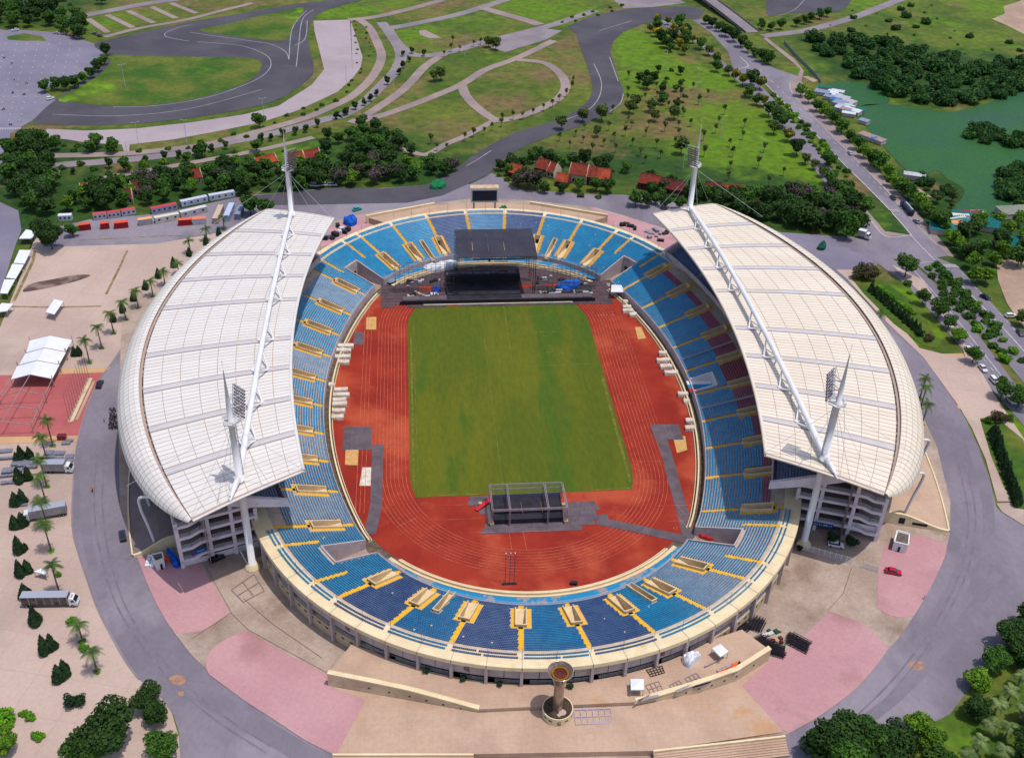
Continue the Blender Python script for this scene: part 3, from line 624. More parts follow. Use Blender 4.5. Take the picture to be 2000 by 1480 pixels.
# small square drain openings in the podium wall, round event emblems on the panels
b = MB()
for pc in np.arange(-160, -20, 2.0):
    for q in (0, .35): b.box((*SP(pc+q, 27.22), 2.6), (.06, .5, .5), math.radians(pc+q))
b.build('wall_opening', m_dark, bowl, kind='stuff')
m_navy = mat('navy_print', C(40, 50, 120)); m_pr_red = mat('red_print', C(190, 40, 60))
for pc in (-105.3, -70.6, -128.3, -52.0):
    e = MB(); x, y = SP(pc, 27.14); ang = math.radians(pc); t = np.array([-math.sin(ang), math.cos(ang), 0]); nn = np.array([math.cos(ang), math.sin(ang), 0])
    c = np.array([x, y, 7.6])
    for k in range(9):
        t0, t1 = math.radians(70+k*26), math.radians(70+(k+1)*26)
        for r0, r1 in ((.62, .85),):
            q = [c+nn*.02+t*(r*math.cos(tt))+np.array([0, 0, r*math.sin(tt)]) for r, tt in ((r0, t0), (r1, t0), (r1, t1), (r0, t1))]
            e.quad(*q[::-1])
    e.m = 1
    e.add([c+nn*.03+t*u+np.array([0, 0, v]) for u, v in ((-.4, -.3), (.5, -.3), (.5, .1), (.1, .35), (-.4, .1))], [(4, 3, 2, 1, 0)])
    e.build('emblem', [m_navy, m_pr_red], bowl)
# --- stairwells (vomitories)
def frame_pts(phi, d, off, z):
    x, y = SP(phi, d); p = math.radians(phi); return (x-math.sin(p)*off, y+math.cos(p)*off, z)
for phi, d0, d1 in VOMS:
    b = MB(); b.m = 0
    zt0, zt1 = zlin(d0)+.75, zlin(d1)+.85
    W = VW
    for s in (-1, 1):   # side parapets, sloping with the rows
        q = [frame_pts(phi, d, s*o, z) for d, o, z in ((d0, W, zlin(d0)-1), (d1, W, zlin(d1)-1), (d1, W, zt1), (d0, W, zt0), (d0, W-.28, zlin(d0)-1.4), (d1, W-.28, zlin(d0)-1.6), (d1, W-.28, zt1), (d0, W-.28, zt0))]
        b.add(q, [(0, 1, 2, 3), (7, 6, 5, 4), (3, 2, 6, 7), (0, 3, 7, 4), (1, 5, 6, 2)])
    q = [frame_pts(phi, d, o, z) for d, o, z in ((d1, -W, zt1), (d1, W, zt1), (d1-.3, W, zt1), (d1-.3, -W, zt1), (d1-.3, -W, zlin(d0)-1.6), (d1-.3, W, zlin(d0)-1.6), (d1, -W, zlin(d1)-1), (d1, W, zlin(d1)-1))]
    b.add(q, [(0, 1, 2, 3), (3, 2, 5, 4), (0, 6, 7, 1)])
    # floor landing cover: sunk below the rows (drawn above the concrete steps by a raised ramp)
    b.m = 0
    k = 7
    for i in range(k):
        da, db = d0-.3+(d1-.3-d0+.3)*i/k, d0-.3+(d1-.3-d0+.3)*(i+1)/k
    o = b.build('stairwell', [m_vom, m_dark], bowl)
    # floor of the well and doorway
    f = MB(); zf = zlin(d0)-.15
    f.quad(*[frame_pts(phi, d, s, zf) for d, s in ((d0-.2, -W+.2), (d1-.2, -W+.2), (d1-.2, W-.2), (d0-.2, W-.2))][::-1])
    VFLOOR = f
    f.build('stairwell_floor', m_vom, o)
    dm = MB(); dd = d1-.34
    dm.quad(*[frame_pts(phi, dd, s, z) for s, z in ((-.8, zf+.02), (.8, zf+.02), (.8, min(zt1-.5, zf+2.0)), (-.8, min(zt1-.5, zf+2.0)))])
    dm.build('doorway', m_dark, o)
for phi, d0, d1 in SLOTS:
    b = MB(); W = 1.0
    for s in (-1, 1):
        q = [frame_pts(phi, d, s*o, z) for d, o, z in ((d0, W, 2.0), (d1, W, zlin(d1)-1), (d1, W, zlin(d1)+.8), (d0, W, zlin(d0)+1.0), (d0, W-.25, 2.0), (d1, W-.25, 2.0), (d1, W-.25, zlin(d1)+.8), (d0, W-.25, zlin(d0)+1.0))]
        b.add(q, [(0, 1, 2, 3), (7, 6, 5, 4), (3, 2, 6, 7), (0, 3, 7, 4), (1, 5, 6, 2)])
    q = [frame_pts(phi, d, o, z) for d, o, z in ((d1, -W, zlin(d1)+.8), (d1, W, zlin(d1)+.8), (d1-.3, W, zlin(d1)+.8), (d1-.3, -W, zlin(d1)+.8), (d1-.3, -W, 2), (d1-.3, W, 2), (d1, -W, zlin(d1)-1), (d1, W, zlin(d1)-1))]
    b.add(q, [(0, 1, 2, 3), (3, 2, 5, 4), (0, 6, 7, 1)])
    o = b.build('access_slot', m_vom, bowl)
    f = MB(); f.quad(*[frame_pts(phi, d, s, 2.9) for d, s in ((d0-.2, -W+.2), (d1-.2, -W+.2), (d1-.2, W-.2), (d0-.2, W-.2))][::-1]); f.build('slot_floor', m_vom, o)
    dm = MB(); dm.quad(*[frame_pts(phi, d1-.34, s, z) for s, z in ((-.5, 2.92), (.5, 2.92), (.5, 4.8), (-.5, 4.8))]); dm.build('doorway', m_dark, o)
# --- corner tunnels
for a, c, d in POCK:
    mid = (a+c)/2
    b = MB()
    for p, s in ((a, 1), (c, -1)):
        ph2 = p+s*dang(p, .35, 6)
        n = 6
        o_ = [P3(p, d*i/n, zlin(d*i/n)+.55) for i in range(n+1)]; i_ = [P3(ph2, d*i/n, zlin(d*i/n)+.55) for i in range(n+1)]
        lo = [P3(p, d*i/n, 0) for i in range(n+1)]; li = [P3(ph2, d*i/n, 0) for i in range(n+1)]
        b.grid([o_, i_]); b.grid([i_, li]); b.grid([lo, o_])
        b.quad(P3(p, 0, 0), P3(ph2, 0, 0), P3(ph2, 0, zlin(0)+.55), P3(p, 0, zlin(0)+.55))
    ph = phis(a, c, 1.2); zt = zlin(d)+.55
    sweep(b, ph, [(d-.4, 0), (d-.4, zt), (d+.05, zt), (d+.05, zt-1.2)])
    o = b.build('tunnel_wall', m_grey, bowl)
    f = MB(); sweep(f, ph, [(-1.5, .21), (d-.4, .21)]); f.build('tunnel_floor', m_vom, o)
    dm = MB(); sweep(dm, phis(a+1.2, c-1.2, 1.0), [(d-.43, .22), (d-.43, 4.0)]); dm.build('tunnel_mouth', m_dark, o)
# --- seat blocks and yellow stairs
def seats_mesh(name, rows, m):
    # rows: list of (phi array of seat centres, d, z) -> one mesh; each seat has a pan and a back
    V = []; F = []
    for ph, d, z in rows:
        if len(ph) == 0: continue
        p = np.radians(ph); c, s = np.cos(p), np.sin(p)
        a = np.degrees(np.arcsin(np.minimum(1, np.abs(s))))
        side = a <= A0
        cx = np.where(side, -125.6*np.where(c >= 0, 1, -1), 0.0); cy = np.where(side, 0.0, 47.6*np.where(s >= 0, 1, -1)); r = np.where(side, 190.0, 55.7)
        def pt(dd, off, zz): return np.stack([cx+(r+dd)*c-s*off, cy+(r+dd)*s+c*off, np.full_like(c, zz)], -1)
        h = .215
        prof = [(d+.10, z+.05), (d+.10, z+.36), (d+.46, z+.34), (d+.50, z+.56), (d+.56, z+.55), (d+.48, z+.05)]
        base = len(V) and sum(len(x) for x in V)
        L = [pt(dd, -h, zz) for dd, zz in prof]; Rr = [pt(dd, h, zz) for dd, zz in prof]
        n = len(c); k = len(prof)
        blk = np.stack(L+Rr, 1).reshape(-1, 3)      # n*(2k)
        V.append(blk)
        b0 = base+np.arange(n)[:, None]*(2*k)
        for i in range(k-1):
            F.append(np.concatenate([b0+i, b0+i+1, b0+k+i+1, b0+k+i], 1))
    if not V: return None
    return npmesh(name, np.concatenate(V), np.concatenate(F), m)
def blocked(ph, d):
    for v, d0, d1 in VOMS:
        if abs((ph-v+180) % 360-180) > 5: continue
        if within(ph, v, AW, d): return True
        if d0-.6 < d < d1+1.0 and within(ph, v, VW+YW+.15, d): return True
    for v, d0, d1 in SLOTS:
        if d < d1+.3 and within(ph, v, 1.15, d): return True
    for a, c, dd in POCK:
        q = (ph-a+180) % 360-180
        if d < dd+.5 and -dang(a, .1, d) < q < (c-a)+dang(a, .1, d): return True
    for v in STRIPS:
        if d > 12.6 and within(ph, v, AW, d): return True
    if d < VIP[2]+.3 and VIP[0]-.1 < ph < VIP[1]+.1: return True
    return False
COLR = {}
def block_colour(k, mid):
    # colours read off the photograph, block by block (bearing of the block's middle)
    m = mid % 360
    if m > 180: m -= 360
    T = [(-90, 4, 'm'), (-77, 6.5, 'n'), (-64.8, 6, 'b'), (-52.5, 6, 'f'), (-103, 6, 'n'), (-115, 6, 'm'), (-127, 6, 'n'), (-138, 3, 'f'),
         (90, 6, 'm'), (77, 6, 'n'), (103, 6, 'n'), (65, 6, 'b'), (115, 6, 'b'), (127, 6, 'b'), (52, 6, 'b')]
    for c, h, v in T:
        if abs(m-c) <= h: return v
    if abs(m) > 150:
        a = 180-abs(m); j = sum(1 for q in SIDE if q < a)
        return ['b', 'f', 'b', 'b', 'f', 'f'][j] if m > 0 else ['f', 'b', 'f', 'm', 'f', 'b'][j]
    return 'b'
rows_all = [(i*ROW+.06, Z0+RISE*i) for i in range(NROW-1)]+[(NROW*ROW+.35, ZD+.02), (NROW*ROW+1.45, ZD+.03)]
nb = len(AISLES)
for k in range(nb):
    a = AISLES[k]; c = AISLES[(k+1) % nb]
    if c < a: c += 360
    mid = (a+c)/2; side_w = abs((mid+360) % 360-180) < 24
    base = block_colour(k, mid)
    groups = {}
    for i, (d, z) in enumerate(rows_all):
        if (abs(mid) < 19.5 or abs((mid % 360)-180) < 19.5) and d > 19.0: continue
        # spacing along the row
        n = 0
        step = dang(mid, .5, d)
        ph = np.arange(a+dang(mid, AW, d), c-dang(mid, AW, d), step)
        ph = np.array([p for p in ph if not blocked((p+180) % 360-180, d)])
        ph = ph[RNG.random(len(ph)) > 0.003] if len(ph) else ph
        cc = base
        mm = (mid+180) % 360-180
        if abs(mm) < 21.5:   # east stand: wine-red seats behind the blue rows
            lim = 11.0 if abs(mm) < 2.5 else 12.0 if abs(mm) < 7.2 else 14.6 if abs(mm) < 11.6 else 16.2
            if d > lim: cc = 'd' if abs(mm) < 2.5 else 'r'
        if abs(abs(mm)-138) < 3 or (abs(mm) < 46 and abs(mm) > 40.2): pass
        groups.setdefault(cc, []).append((ph, d, z))
    if 130 < (mid % 360) and False: pass
    for cc, rr in groups.items():
        me = seats_mesh('seat_block', rr, SEATM[cc])
        if me: obj('seat_block', me, bowl, kind='stuff')
for v, d0, d1 in VOMS:
    b = MB()
    def tread(da, db, o0, o1):
        i = int(round(da/ROW)); n = max(1, int(round((db-da)/ROW)))
        for j in range(n):
            dd = (i+j)*ROW; z = Z0+RISE*(i+j)+.012
            q = [frame_pts(v, x, o, zz) for x, o, zz in ((dd+.02, o0, z), (dd+ROW, o0, z), (dd+ROW, o1, z), (dd+.02, o1, z))]
            b.quad(*q[::-1])
            for hh in (0,):  # half step
                q = [frame_pts(v, x, o, zz) for x, o, zz in ((dd+.42, o0, z+.13), (dd+ROW, o0, z+.13), (dd+ROW, o1, z+.13), (dd+.42, o1, z+.13))]
                b.quad(*q[::-1]); q = [frame_pts(v, dd+.42, o, zz) for o, zz in ((o0, z), (o1, z), (o1, z+.13), (o0, z+.13))]
                b.quad(*q)
    tread(0, d0-.4, -AW, AW)
    if b.v: b.build('aisle_stair', m_yel, bowl)
    b = MB(); tread(d1+.6 if d1 < 19 else d1, min(23.2, 18.6 if abs(math.sin(math.radians(v))) < .36 and d1 < 19 else 23.2), -AW, AW)
    if b.v: b.build('aisle_stair', m_yel, bowl)
    b = MB(); tread(d0-.2, d1+.9, -VW-YW, -VW-.01); tread(d0-.2, d1+.9, VW+.01, VW+YW)
    tread(d1+.1, d1+.9, -VW, VW)
    b.build('stairwell_stair', m_yel, bowl)
for v in STRIPS:
    b = MB()
    for j in range(16, NROW):
        dd = j*ROW; z = Z0+RISE*j+.012
        b.quad(*[frame_pts(v, x, o, zz) for x, o, zz in ((dd+.02, -AW, z), (dd+ROW, -AW, z), (dd+ROW, AW, z), (dd+.02, AW, z))][::-1])
        b.quad(*[frame_pts(v, x, o, zz) for x, o, zz in ((dd+.42, -AW, z+.13), (dd+ROW, -AW, z+.13), (dd+ROW, AW, z+.13), (dd+.42, AW, z+.13))][::-1])
    b.build('aisle_stair', m_yel, bowl)
# players' entrance in the east stand, with blue and red carpet
b = MB(); a, c, d = VIP
for p, s in ((a, 1), (c, -1)):
    ph2 = p+s*dang(p, .3, 4)
    b.grid([[P3(p, 0, zlin(0)+.8), P3(p, d, zlin(d)+.8)], [P3(ph2, 0, zlin(0)+.8), P3(ph2, d, zlin(d)+.8)], [P3(ph2, 0, .2), P3(ph2, d, .2)]])
    b.quad(P3(p, 0, zlin(0)+.8), P3(p, d, zlin(d)+.8), P3(p, d, 2), P3(p, 0, 2))
b.grid([[P3(a, d-.3, z), P3(c, d-.3, z)] for z in (.2, zlin(d)+.8)]); b.quad(P3(a, d-.3, zlin(d)+.8), P3(c, d-.3, zlin(d)+.8), P3(c, d, zlin(d)+.8), P3(a, d, zlin(d)+.8))
pe = b.build('players_entrance', m_white, bowl)
f = MB(); w_ = c-a
f.m = 0; f.quad(*[P3(p, dd, z) for p, dd, z in ((a+.12, -1.2, 2.95), (a+.12, d-.4, 3.0), (a+w_*.38, d-.4, 3.0), (a+w_*.38, -1.2, 2.95))][::-1])
f.m = 1; f.quad(*[P3(p, dd, z) for p, dd, z in ((a+w_*.38, -1.2, 2.95), (a+w_*.38, d-.4, 3.0), (a+w_*.66, d-.4, 3.0), (a+w_*.66, -1.2, 2.95))][::-1])
f.m = 2; f.quad(*[P3(p, dd, z) for p, dd, z in ((a+w_*.66, -1.2, 2.95), (a+w_*.66, d-.4, 3.0), (c-.1, d-.4, 3.0), (c-.1, -1.2, 2.95))][::-1])
f.build('entrance_carpet', [mat('red_carpet', C(220, 40, 60)), SEATM['b'], m_white], pe)
# glass rails between blocks on the east stand
for p in (4.3, -5.0):
    b = MB(); b.quad(P3(p, .4, zlin(.4)+.3), P3(p, 21, zlin(21)+.3), P3(p, 21, zlin(21)+1.2), P3(p, .4, zlin(.4)+1.2))
    b.quad(P3(p+.02, .4, zlin(.4)+1.2), P3(p+.02, 21, zlin(21)+1.2), P3(p+.02, 21, zlin(21)+.3), P3(p+.02, .4, zlin(.4)+.3))
    b.build('divider_rail', m_rail, bowl)
# --- track, infield, walls at the track edge
m_run = mat('red_running_track', C(166, 52, 34), C(148, 40, 29), s=0.05, fine=0.12, fs=1.5, rough=0.9, detail=8, c3=C(190, 82, 54), s3=0.035, t3=(0.5, 0.68), bump=0.1)
m_turf = mat('pitch_turf', C(104, 108, 22), C(88, 100, 20), s=0.05, fine=0.16, fs=0.9, rough=0.95, detail=8, stretch=(1.0, 0.25, 1), c3=C(74, 100, 22), s3=0.045, t3=(0.5, 0.62), bump=0.2)
m_turf2 = mat('turf_worn', C(130, 118, 48), C(104, 104, 30), s=0.5, fine=0.15, fs=1.0, lo=.42, hi=.55)
m_line = mat('lane_paint', C(218, 126, 96), C(192, 92, 70), s=0.3, fine=0.1)
m_ditch = mat('ditch_soil', C(116, 98, 84), C(92, 76, 66), s=0.6, fine=0.2, fs=2.0, c3=C(90, 92, 56), s3=.3)
sheet('drain_ditch', [[SP(p, 0.2) for p in np.arange(-180, 180, 2.0)]], Z2+.13, m_ditch)
def edge_pt(phi, off):
    # edge of the red surface: a drain's width inside the side stands, a rounder bow at the ends
    x, y = SP(phi, -3.0+off)
    if abs(y) > 40 and abs(x) < 47:
        a = math.atan2(abs(y)-40, abs(x)) if True else 0
        r = 56.0+off
        t = math.hypot(x, abs(y)-40)
        x, y = x*r/t, (40+(abs(y)-40)*r/t)*(1 if y > 0 else -1)
    return (x, y)
sheet('running_track', [[edge_pt(p, 0) for p in np.arange(-180, 180, 1.5)]], Z2+.17, m_run)
def oval(r, n=40):
    L = 42.195; LN = 47.0
    return [(r*math.cos(t), LN+r*math.sin(t)) for t in np.linspace(0, math.pi, n)]+[(r*math.cos(t), -L+r*math.sin(t)) for t in np.linspace(math.pi, 2*math.pi, n)]
zt = Z2+.22
turf = [(x, y) for x, y in oval(35.4, 60) if -53.7 <= y <= 62.2]
e0 = math.sqrt(35.4**2-(53.7-42.195)**2); e1 = math.sqrt(35.4**2-(62.2-47.0)**2)
left = sorted([p for p in turf if p[0] < 0], key=lambda p: -p[1]); right = sorted([p for p in turf if p[0] > 0], key=lambda p: p[1])
turf = [(e1, 62.2), (-e1, 62.2)]+left+[(-e0, -53.7), (e0, -53.7)]+right
sheet('football_pitch', [turf], zt, m_turf)
# worn strips along the sides
b = MB()
for p, wd in ((([-34.2, 40], [-34.2, -50]), .7), (([34.4, 10], [33.8, -50]), 1.0), (([20, -53.3], [33, -52.9]), .6), (([-30, -52.9], [-14, -53.2]), .5)):
    b.grid([[(*q[0][:2], zt+.03) for q in [ribbon([p[0], p[1]], wd, 0)[0]]]+[], ] if False else [[(*ribbon([p[0], p[1]], wd, 0)[0][i][:2], zt+.02) for i in (0, 1)], [(*ribbon([p[0], p[1]], wd, 0)[0][i][:2], zt+.02) for i in (3, 2)]])
b.build('worn_turf', m_turf2, kind='structure')
ln = []
for k in range(9):
    r = 36.6+k*1.22; pts = oval(r, 48); ln.append((pts+[pts[0]], .12))
for k in range(1, 4): ln.append(([(-46.4-1.3*k-1.5, 62), (-46.4-1.3*k-1.5, -60)], .12))
for k in range(1, 3): ln.append(([(46.4+1.22*k, 58), (46.4+1.22*k, -66)], .12))
ln += [([(36.6, -40), (46.4, -40)], .15), ([(36.6, 55), (46.4, 55)], .15), ([(-46.4, -27), (-36.6, -26)], .15), ([(40, -62), (50, -62)], .12), ([(42, -69), (50, -69)], .12),
       ([(-18, -70.5), (-6.5, -70.8), (-6.3, -78.3)], .14), ([(-2, -78.6), (-2.3, -71), (6, -71)], .14), ([(46, -62), (52, -78)], .12), ([(44.5, -66), (50, -79)], .12), ([(-30, -64.5), (-14, -64.5)], .12), ([(-28, -58), (-16, -58)], .1)]
for t in (200, 212, 222, 231):
    c_, s_ = math.cos(math.radians(t)), math.sin(math.radians(t)); ln.append(([(38*c_, -42.2+38*s_), (46*c_, -42.2+46*s_)] if t == 212 else [(43*c_, -42.2+43*s_), (44.2*c_, -42.2+44.2*s_)], .14))
strip('lane_marking', ln, zt, m_line)
m_pl = mat('faded_pitch_line', C(150, 150, 84), C(118, 120, 44), s=0.4, lo=.4, hi=.5, fine=.1)
arc = lambda cx, cy, r, a, b_, n=14: [(cx+r*math.cos(math.radians(t)), cy+r*math.sin(math.radians(t))) for t in np.linspace(a, b_, n)]
strip('pitch_marking', [([(3, 62), (2.8, 30), (2.9, 17.6), (33.4, 18.2)], .14), ([(4, 41), (31, 41.6)], .12), (arc(17, 41.4, 3.2, 180, 360), .1), (arc(18, 18.4, 8.6, 150, 30), .12), (arc(14, 62, 9, 180, 330), .12), ([(-6.5, 38), (-6.6, -50)], .1), ([(-33.2, 50), (-32.8, -53)], .1)], zt+.03, m_pl)
nm = []
b = MB()
def digit(bb, ch, x, y, h, z, rot=0):
    SEG = {'1': 'bc', '2': 'abged', '3': 'abgcd', '4': 'fgbc', '5': 'afgcd', '6': 'afgedc', '7': 'abc', '8': 'abcdefg'}
    w_ = h*.55; S = {'a': ((0, h), (w_, h)), 'b': ((w_, h), (w_, h/2)), 'c': ((w_, h/2), (w_, 0)), 'd': ((0, 0), (w_, 0)), 'e': ((0, 0), (0, h/2)), 'f': ((0, h/2), (0, h)), 'g': ((0, h/2), (w_, h/2))}
    for k, sgm in enumerate(SEG[ch]):
        p, q = S[sgm]
        bb.add(*((lambda R: ([(*R[i][:2], z+.003*k) for i in range(4)], [(0, 1, 2, 3)]))(ribbon([(x+p[0], y+p[1]), (x+q[0], y+q[1])], .16, 0)[0])))
for k in range(8):
    digit(b, str(k+1), 36.95+k*1.22, 52.5, 1.1, zt+.05); 
    digit(b, str(k+1) if k < 7 else '7', 42.2+k*1.22, -72.6, 1.1, zt+.05)
b.build('lane_number', m_line, kind='structure')
# kerb, inner wall, ditch wall
tw = thing('track_wall', 'low cream wall and white kerb running round the edge of the red track', 'wall')
for a, c in ((-28, 28), (152, 208)):
    b = MB(); sweepbox(b, a, c, -3.05, -2.85, .2, .75); b.build('white_kerb', m_cream, tw)
    b = MB(); sweepbox(b, a, c, -2.35, -1.85, .2, 1.25)
    for p in (a, c): sweepbox(b, p-.05, p+.05, -2.84, -2.36, .2, .75)
    b.build('kerb_wall', m_cream, tw)
for sg in (1, -1):
    for r0, r1, z in ((55.9, 56.15, .95), (56.6, 57.1, 1.35), (58.3, 58.6, 1.5)):
        t0 = math.radians(47)
        ts = np.linspace(t0, math.pi-t0, 40); b = MB()
        pr = [(r0, .2), (r0, z), (r1, z), (r1, .2)]
        b.grid([[(r*math.cos(t), sg*(40+r*math.sin(t)), zz) for r, zz in pr] for t in (ts if sg > 0 else ts[::-1])][::-1])
        b.build('kerb_wall', m_cream, tw)
f = MB(); ts = np.linspace(math.radians(44), math.pi-math.radians(44), 40)
for sg in (1, -1):
    f = MB(); f.grid([[(r*math.cos(t), sg*(40+r*math.sin(t)), .6) for r in (57.0, 58.4)] for t in (ts[::-1] if sg > 0 else ts)])
    f.build('trench_floor', m_vom, tw)
for sg in (1, -1):
    rows = []; f = MB()
    for t in (ts[::-1] if sg > 0 else ts):
        q0 = np.array([58.6*math.cos(t), sg*(40+58.6*math.sin(t))])
        ang = math.degrees(math.atan2(sg*(abs(q0[1])-47.6), q0[0])) if abs(q0[1]) > 47.6 else (0 if q0[0] > 0 else 180)
        q1 = np.array(SP(ang, .0))
        rows.append([(q0[0], q0[1], 1.25), (q1[0], q1[1], 1.3)])
    f.grid(rows); f.build('blue_walkway', m_bluefl, bowl)
# ================================================================== covered side stands
m_roof = mat('roof_sheet', C(246, 232, 216), C(240, 224, 206), s=0.12, fine=0.04, fs=1.5, rough=0.55, spec=0.3, c3=C(240, 222, 202), s3=0.10, t3=(0.55, 0.78), detail=8, objvar=.025, stretch=(.3, 1.4, 1))
m_roofw = mat('roof_sheet_west', C(241, 234, 229), C(235, 227, 222), s=0.12, fine=0.04, fs=1.5, rough=0.55, spec=0.3, c3=C(234, 224, 216), s3=0.10, t3=(0.55, 0.78), detail=8, objvar=.025, stretch=(.3, 1.4, 1))
m_joint = mat('roof_joint', C(190, 166, 154), fine=0.05)
m_sky = mat('skylight_strip', C(216, 211, 216), C(206, 201, 208), s=0.2, fine=0.04, rough=0.4)
m_gut = mat('gutter_grime', C(84, 74, 68), C(168, 158, 150), s=0.7, fine=0.15, lo=.5, hi=.6)
m_steelw = mat('white_steel', C(250, 248, 252), C(240, 238, 244), s=.2, fine=0.03, rough=0.45)
m_lamp = mat('lamp_grid', C(150, 130, 130), C(90, 76, 78), s=2.0, fine=0.1, rough=0.4)
m_sign = mat('blue_sign', C(30, 70, 150)); m_signw = mat('sign_white', C(235, 238, 245))
m_gal = mat('gallery_paint', C(252, 238, 246), C(240, 226, 236), s=.4, fine=.05, c3=C(206, 188, 192), s3=.3, t3=(.58, .75))
BANDS = [12.4, 29.0, 45.4, 61.9]
VB = sorted([s*y/78.2 for y in BANDS for s in (1, -1)])
def text_on(name, txt, size, M, m, parent, ext=0.02):
    cu = bpy.data.curves.new(name, 'FONT'); cu.body = txt; cu.size = size; cu.extrude = ext; cu.align_x = 'CENTER'; cu.align_y = 'CENTER'; cu.resolution_u = 2
    tmp = bpy.data.objects.new('tmp', cu); COL.objects.link(tmp)
    bpy.context.view_layer.update(); me = bpy.data.meshes.new_from_object(tmp.evaluated_get(bpy.context.evaluated_depsgraph_get()))
    bpy.data.objects.remove(tmp); me.materials.clear(); me.materials.append(m); me.transform(M)
    return obj(name, me, parent)
def grandstand(sg):
    E_ = 1 if sg > 0 else 0
    nm = 'right-hand' if E_ else 'left-hand'
    g = thing('grandstand', ('cream roofed side stand with wine-red seats below and the avenue behind it' if E_ else 'white roofed side stand beside the palm row and the sandy car park'), 'grandstand', group='roofed side stands of the stadium')
    mr = m_roof if E_ else m_roofw
    xi = lambda y: (72.6 if E_ else 71.8)-.0014*y*y
    xo = lambda y: (121.6-.0033*y*y if E_ else 117.7-.00315*y*y)
    zi = lambda y: 33.4-.0002*y*y
    zo = lambda y: 29.3
    def S(u, v, dz=0.0):
        yi, yo = 78.2*v, 93.2*v
        z = zi(yi)*(1-u)+zo(yo)*u+0.5*math.sin(math.pi*u)+dz
        return (sg*(xi(yi)*(1-u)+xo(yo)*u), yi*(1-u)+yo*u, z)
    flip = sg < 0
    def q4(b, *p): b.quad(*(p if flip else p[::-1]))
    # structural deck below the sheets (its top shows in the joints)
    b = MB(); vs = list(np.linspace(-1, 1, 49)); us = list(np.linspace(0, 1, 9))
    b.grid([[S(u, v, -.10) for u in us] for v in (vs if sg > 0 else vs[::-1])])
    b.grid([[S(u, v, -1.0) for u in us] for v in (vs[::-1] if sg > 0 else vs)])
    for v in (-1, 1):
        r = [[S(u, v, -.10) for u in us], [S(u, v, -1.0) for u in us]]
        b.grid(r if (v < 0) == (sg > 0) else r[::-1])
    b.build('roof_deck', m_joint, g)
    # sheets
    seg = [-1]+VB+[1]; cells = []; bw = 0.62*2/78.2
    NU = 8; vrows = []
    for i in range(len(seg)-1):
        a, c = seg[i], seg[i+1]
        a2 = a+(bw*1.05 if i > 0 else 0.006); c2 = c-(bw*1.05 if i < len(seg)-2 else 0.006)
        n = max(1, int(round((c2-a2)*78.2/1.62)))
        vrows += [(a2+(c2-a2)*j/n, a2+(c2-a2)*(j+1)/n) for j in range(n)]
    def cell(b, u0, u1, va, vb, gu=.0021, gv=.00105, dz=0.0):
        p = [S(u0+gu, va+gv, dz), S(u1-gu, va+gv, dz), S(u1-gu, vb-gv, dz), S(u0+gu, vb-gv, dz)]
        um = (u0+u1)/2; vm = (va+vb)/2
        q4(b, *p)
        lo = [S(u0+gu, va+gv, dz-.09), S(u1-gu, va+gv, dz-.09), S(u1-gu, vb-gv, dz-.09), S(u0+gu, vb-gv, dz-.09)]
        for k in range(4):
            q4(b, lo[k], lo[(k+1) % 4], p[(k+1) % 4], p[k])
    cnt = 0; rest = MB()
    for va, vb in vrows:                     # from the camera's end outwards: the first 300 are single sheets
        for k in range(NU):
            if cnt < 296:
                b = MB(); cell(b, k/NU, (k+1)/NU, va, vb); b.build('roof_sheet', mr, g)
            else: cell(rest, k/NU, (k+1)/NU, va, vb)
            cnt += 1
    rest.build('roof_sheets_far', mr, g, kind='stuff')
    for vb in VB:                           # grey double strips
        for o in (-.6, .6):
            b = MB(); va, vc = vb+(o-.36)/78.2, vb+(o+.36)/78.2
            b.grid([[S(u, v, .03) for u in (us)] for v in ((va, vc) if sg > 0 else (vc, va))]); b.build('skylight', m_sky, g)
        b = MB(); b.grid([[S(u, v, .02) for u in us] for v in ((vb-.18/78.2, vb+.18/78.2) if sg > 0 else (vb+.18/78.2, vb-.18/78.2))]); b.build('skylight_rib', mr, g)
    # inner and end rims
    b = MB(); b.tube([S(0, v, -.4) for v in np.linspace(-1, 1, 40)], .55, 8); b.build('roof_rim', mr, g, smooth=True)
    for v in (-1, 1):
        b = MB(); b.tube([S(u, v*1.002, -.35) for u in np.linspace(0, 1, 14)], .34, 6); b.build('roof_rim', mr, g, smooth=True)
    # gutter and curved outer fascia
    def Fp(v, o, z):
        y = 93.2*v; dx = -2*(.0033 if E_ else .00315)*y; n = np.array([1.0, -dx]); n /= np.hypot(*n)
        k = (.12+.88*(1-abs(v)**(7.5 if E_ else 5.0)))*(1.3 if E_ else 1.12)
        return (sg*(xo(y)+n[0]*o*k), y+n[1]*o*k, 29.3+(z-29.3)*k)
    b = MB(); fv = list(np.linspace(-.96, .96, 60))
    b.grid([[Fp(v, o, z) for o, z in ((.0, 28.9), (1.1, 28.9), (1.1, 29.5))] for v in (fv if sg > 0 else fv[::-1])]); b.build('gutter', m_gut, g)
    prof = [(1.1, 29.55), (2.4, 29.5), (3.8, 29.0), (5.2, 28.1), (6.4, 26.9), (7.3, 25.3), (7.7, 23.6)]
    fv = list(np.linspace(-1.0, 1.0, 96)); b = MB()
    b.grid([[Fp(v, o-.06, z-.06) for o, z in prof] for v in (fv if sg > 0 else fv[::-1])])
    b.grid([[Fp(v, o-.7, z-.5) for o, z in prof] for v in (fv[::-1] if sg > 0 else fv)])
    b.build('fascia_backing', m_joint, g)
    b = MB()
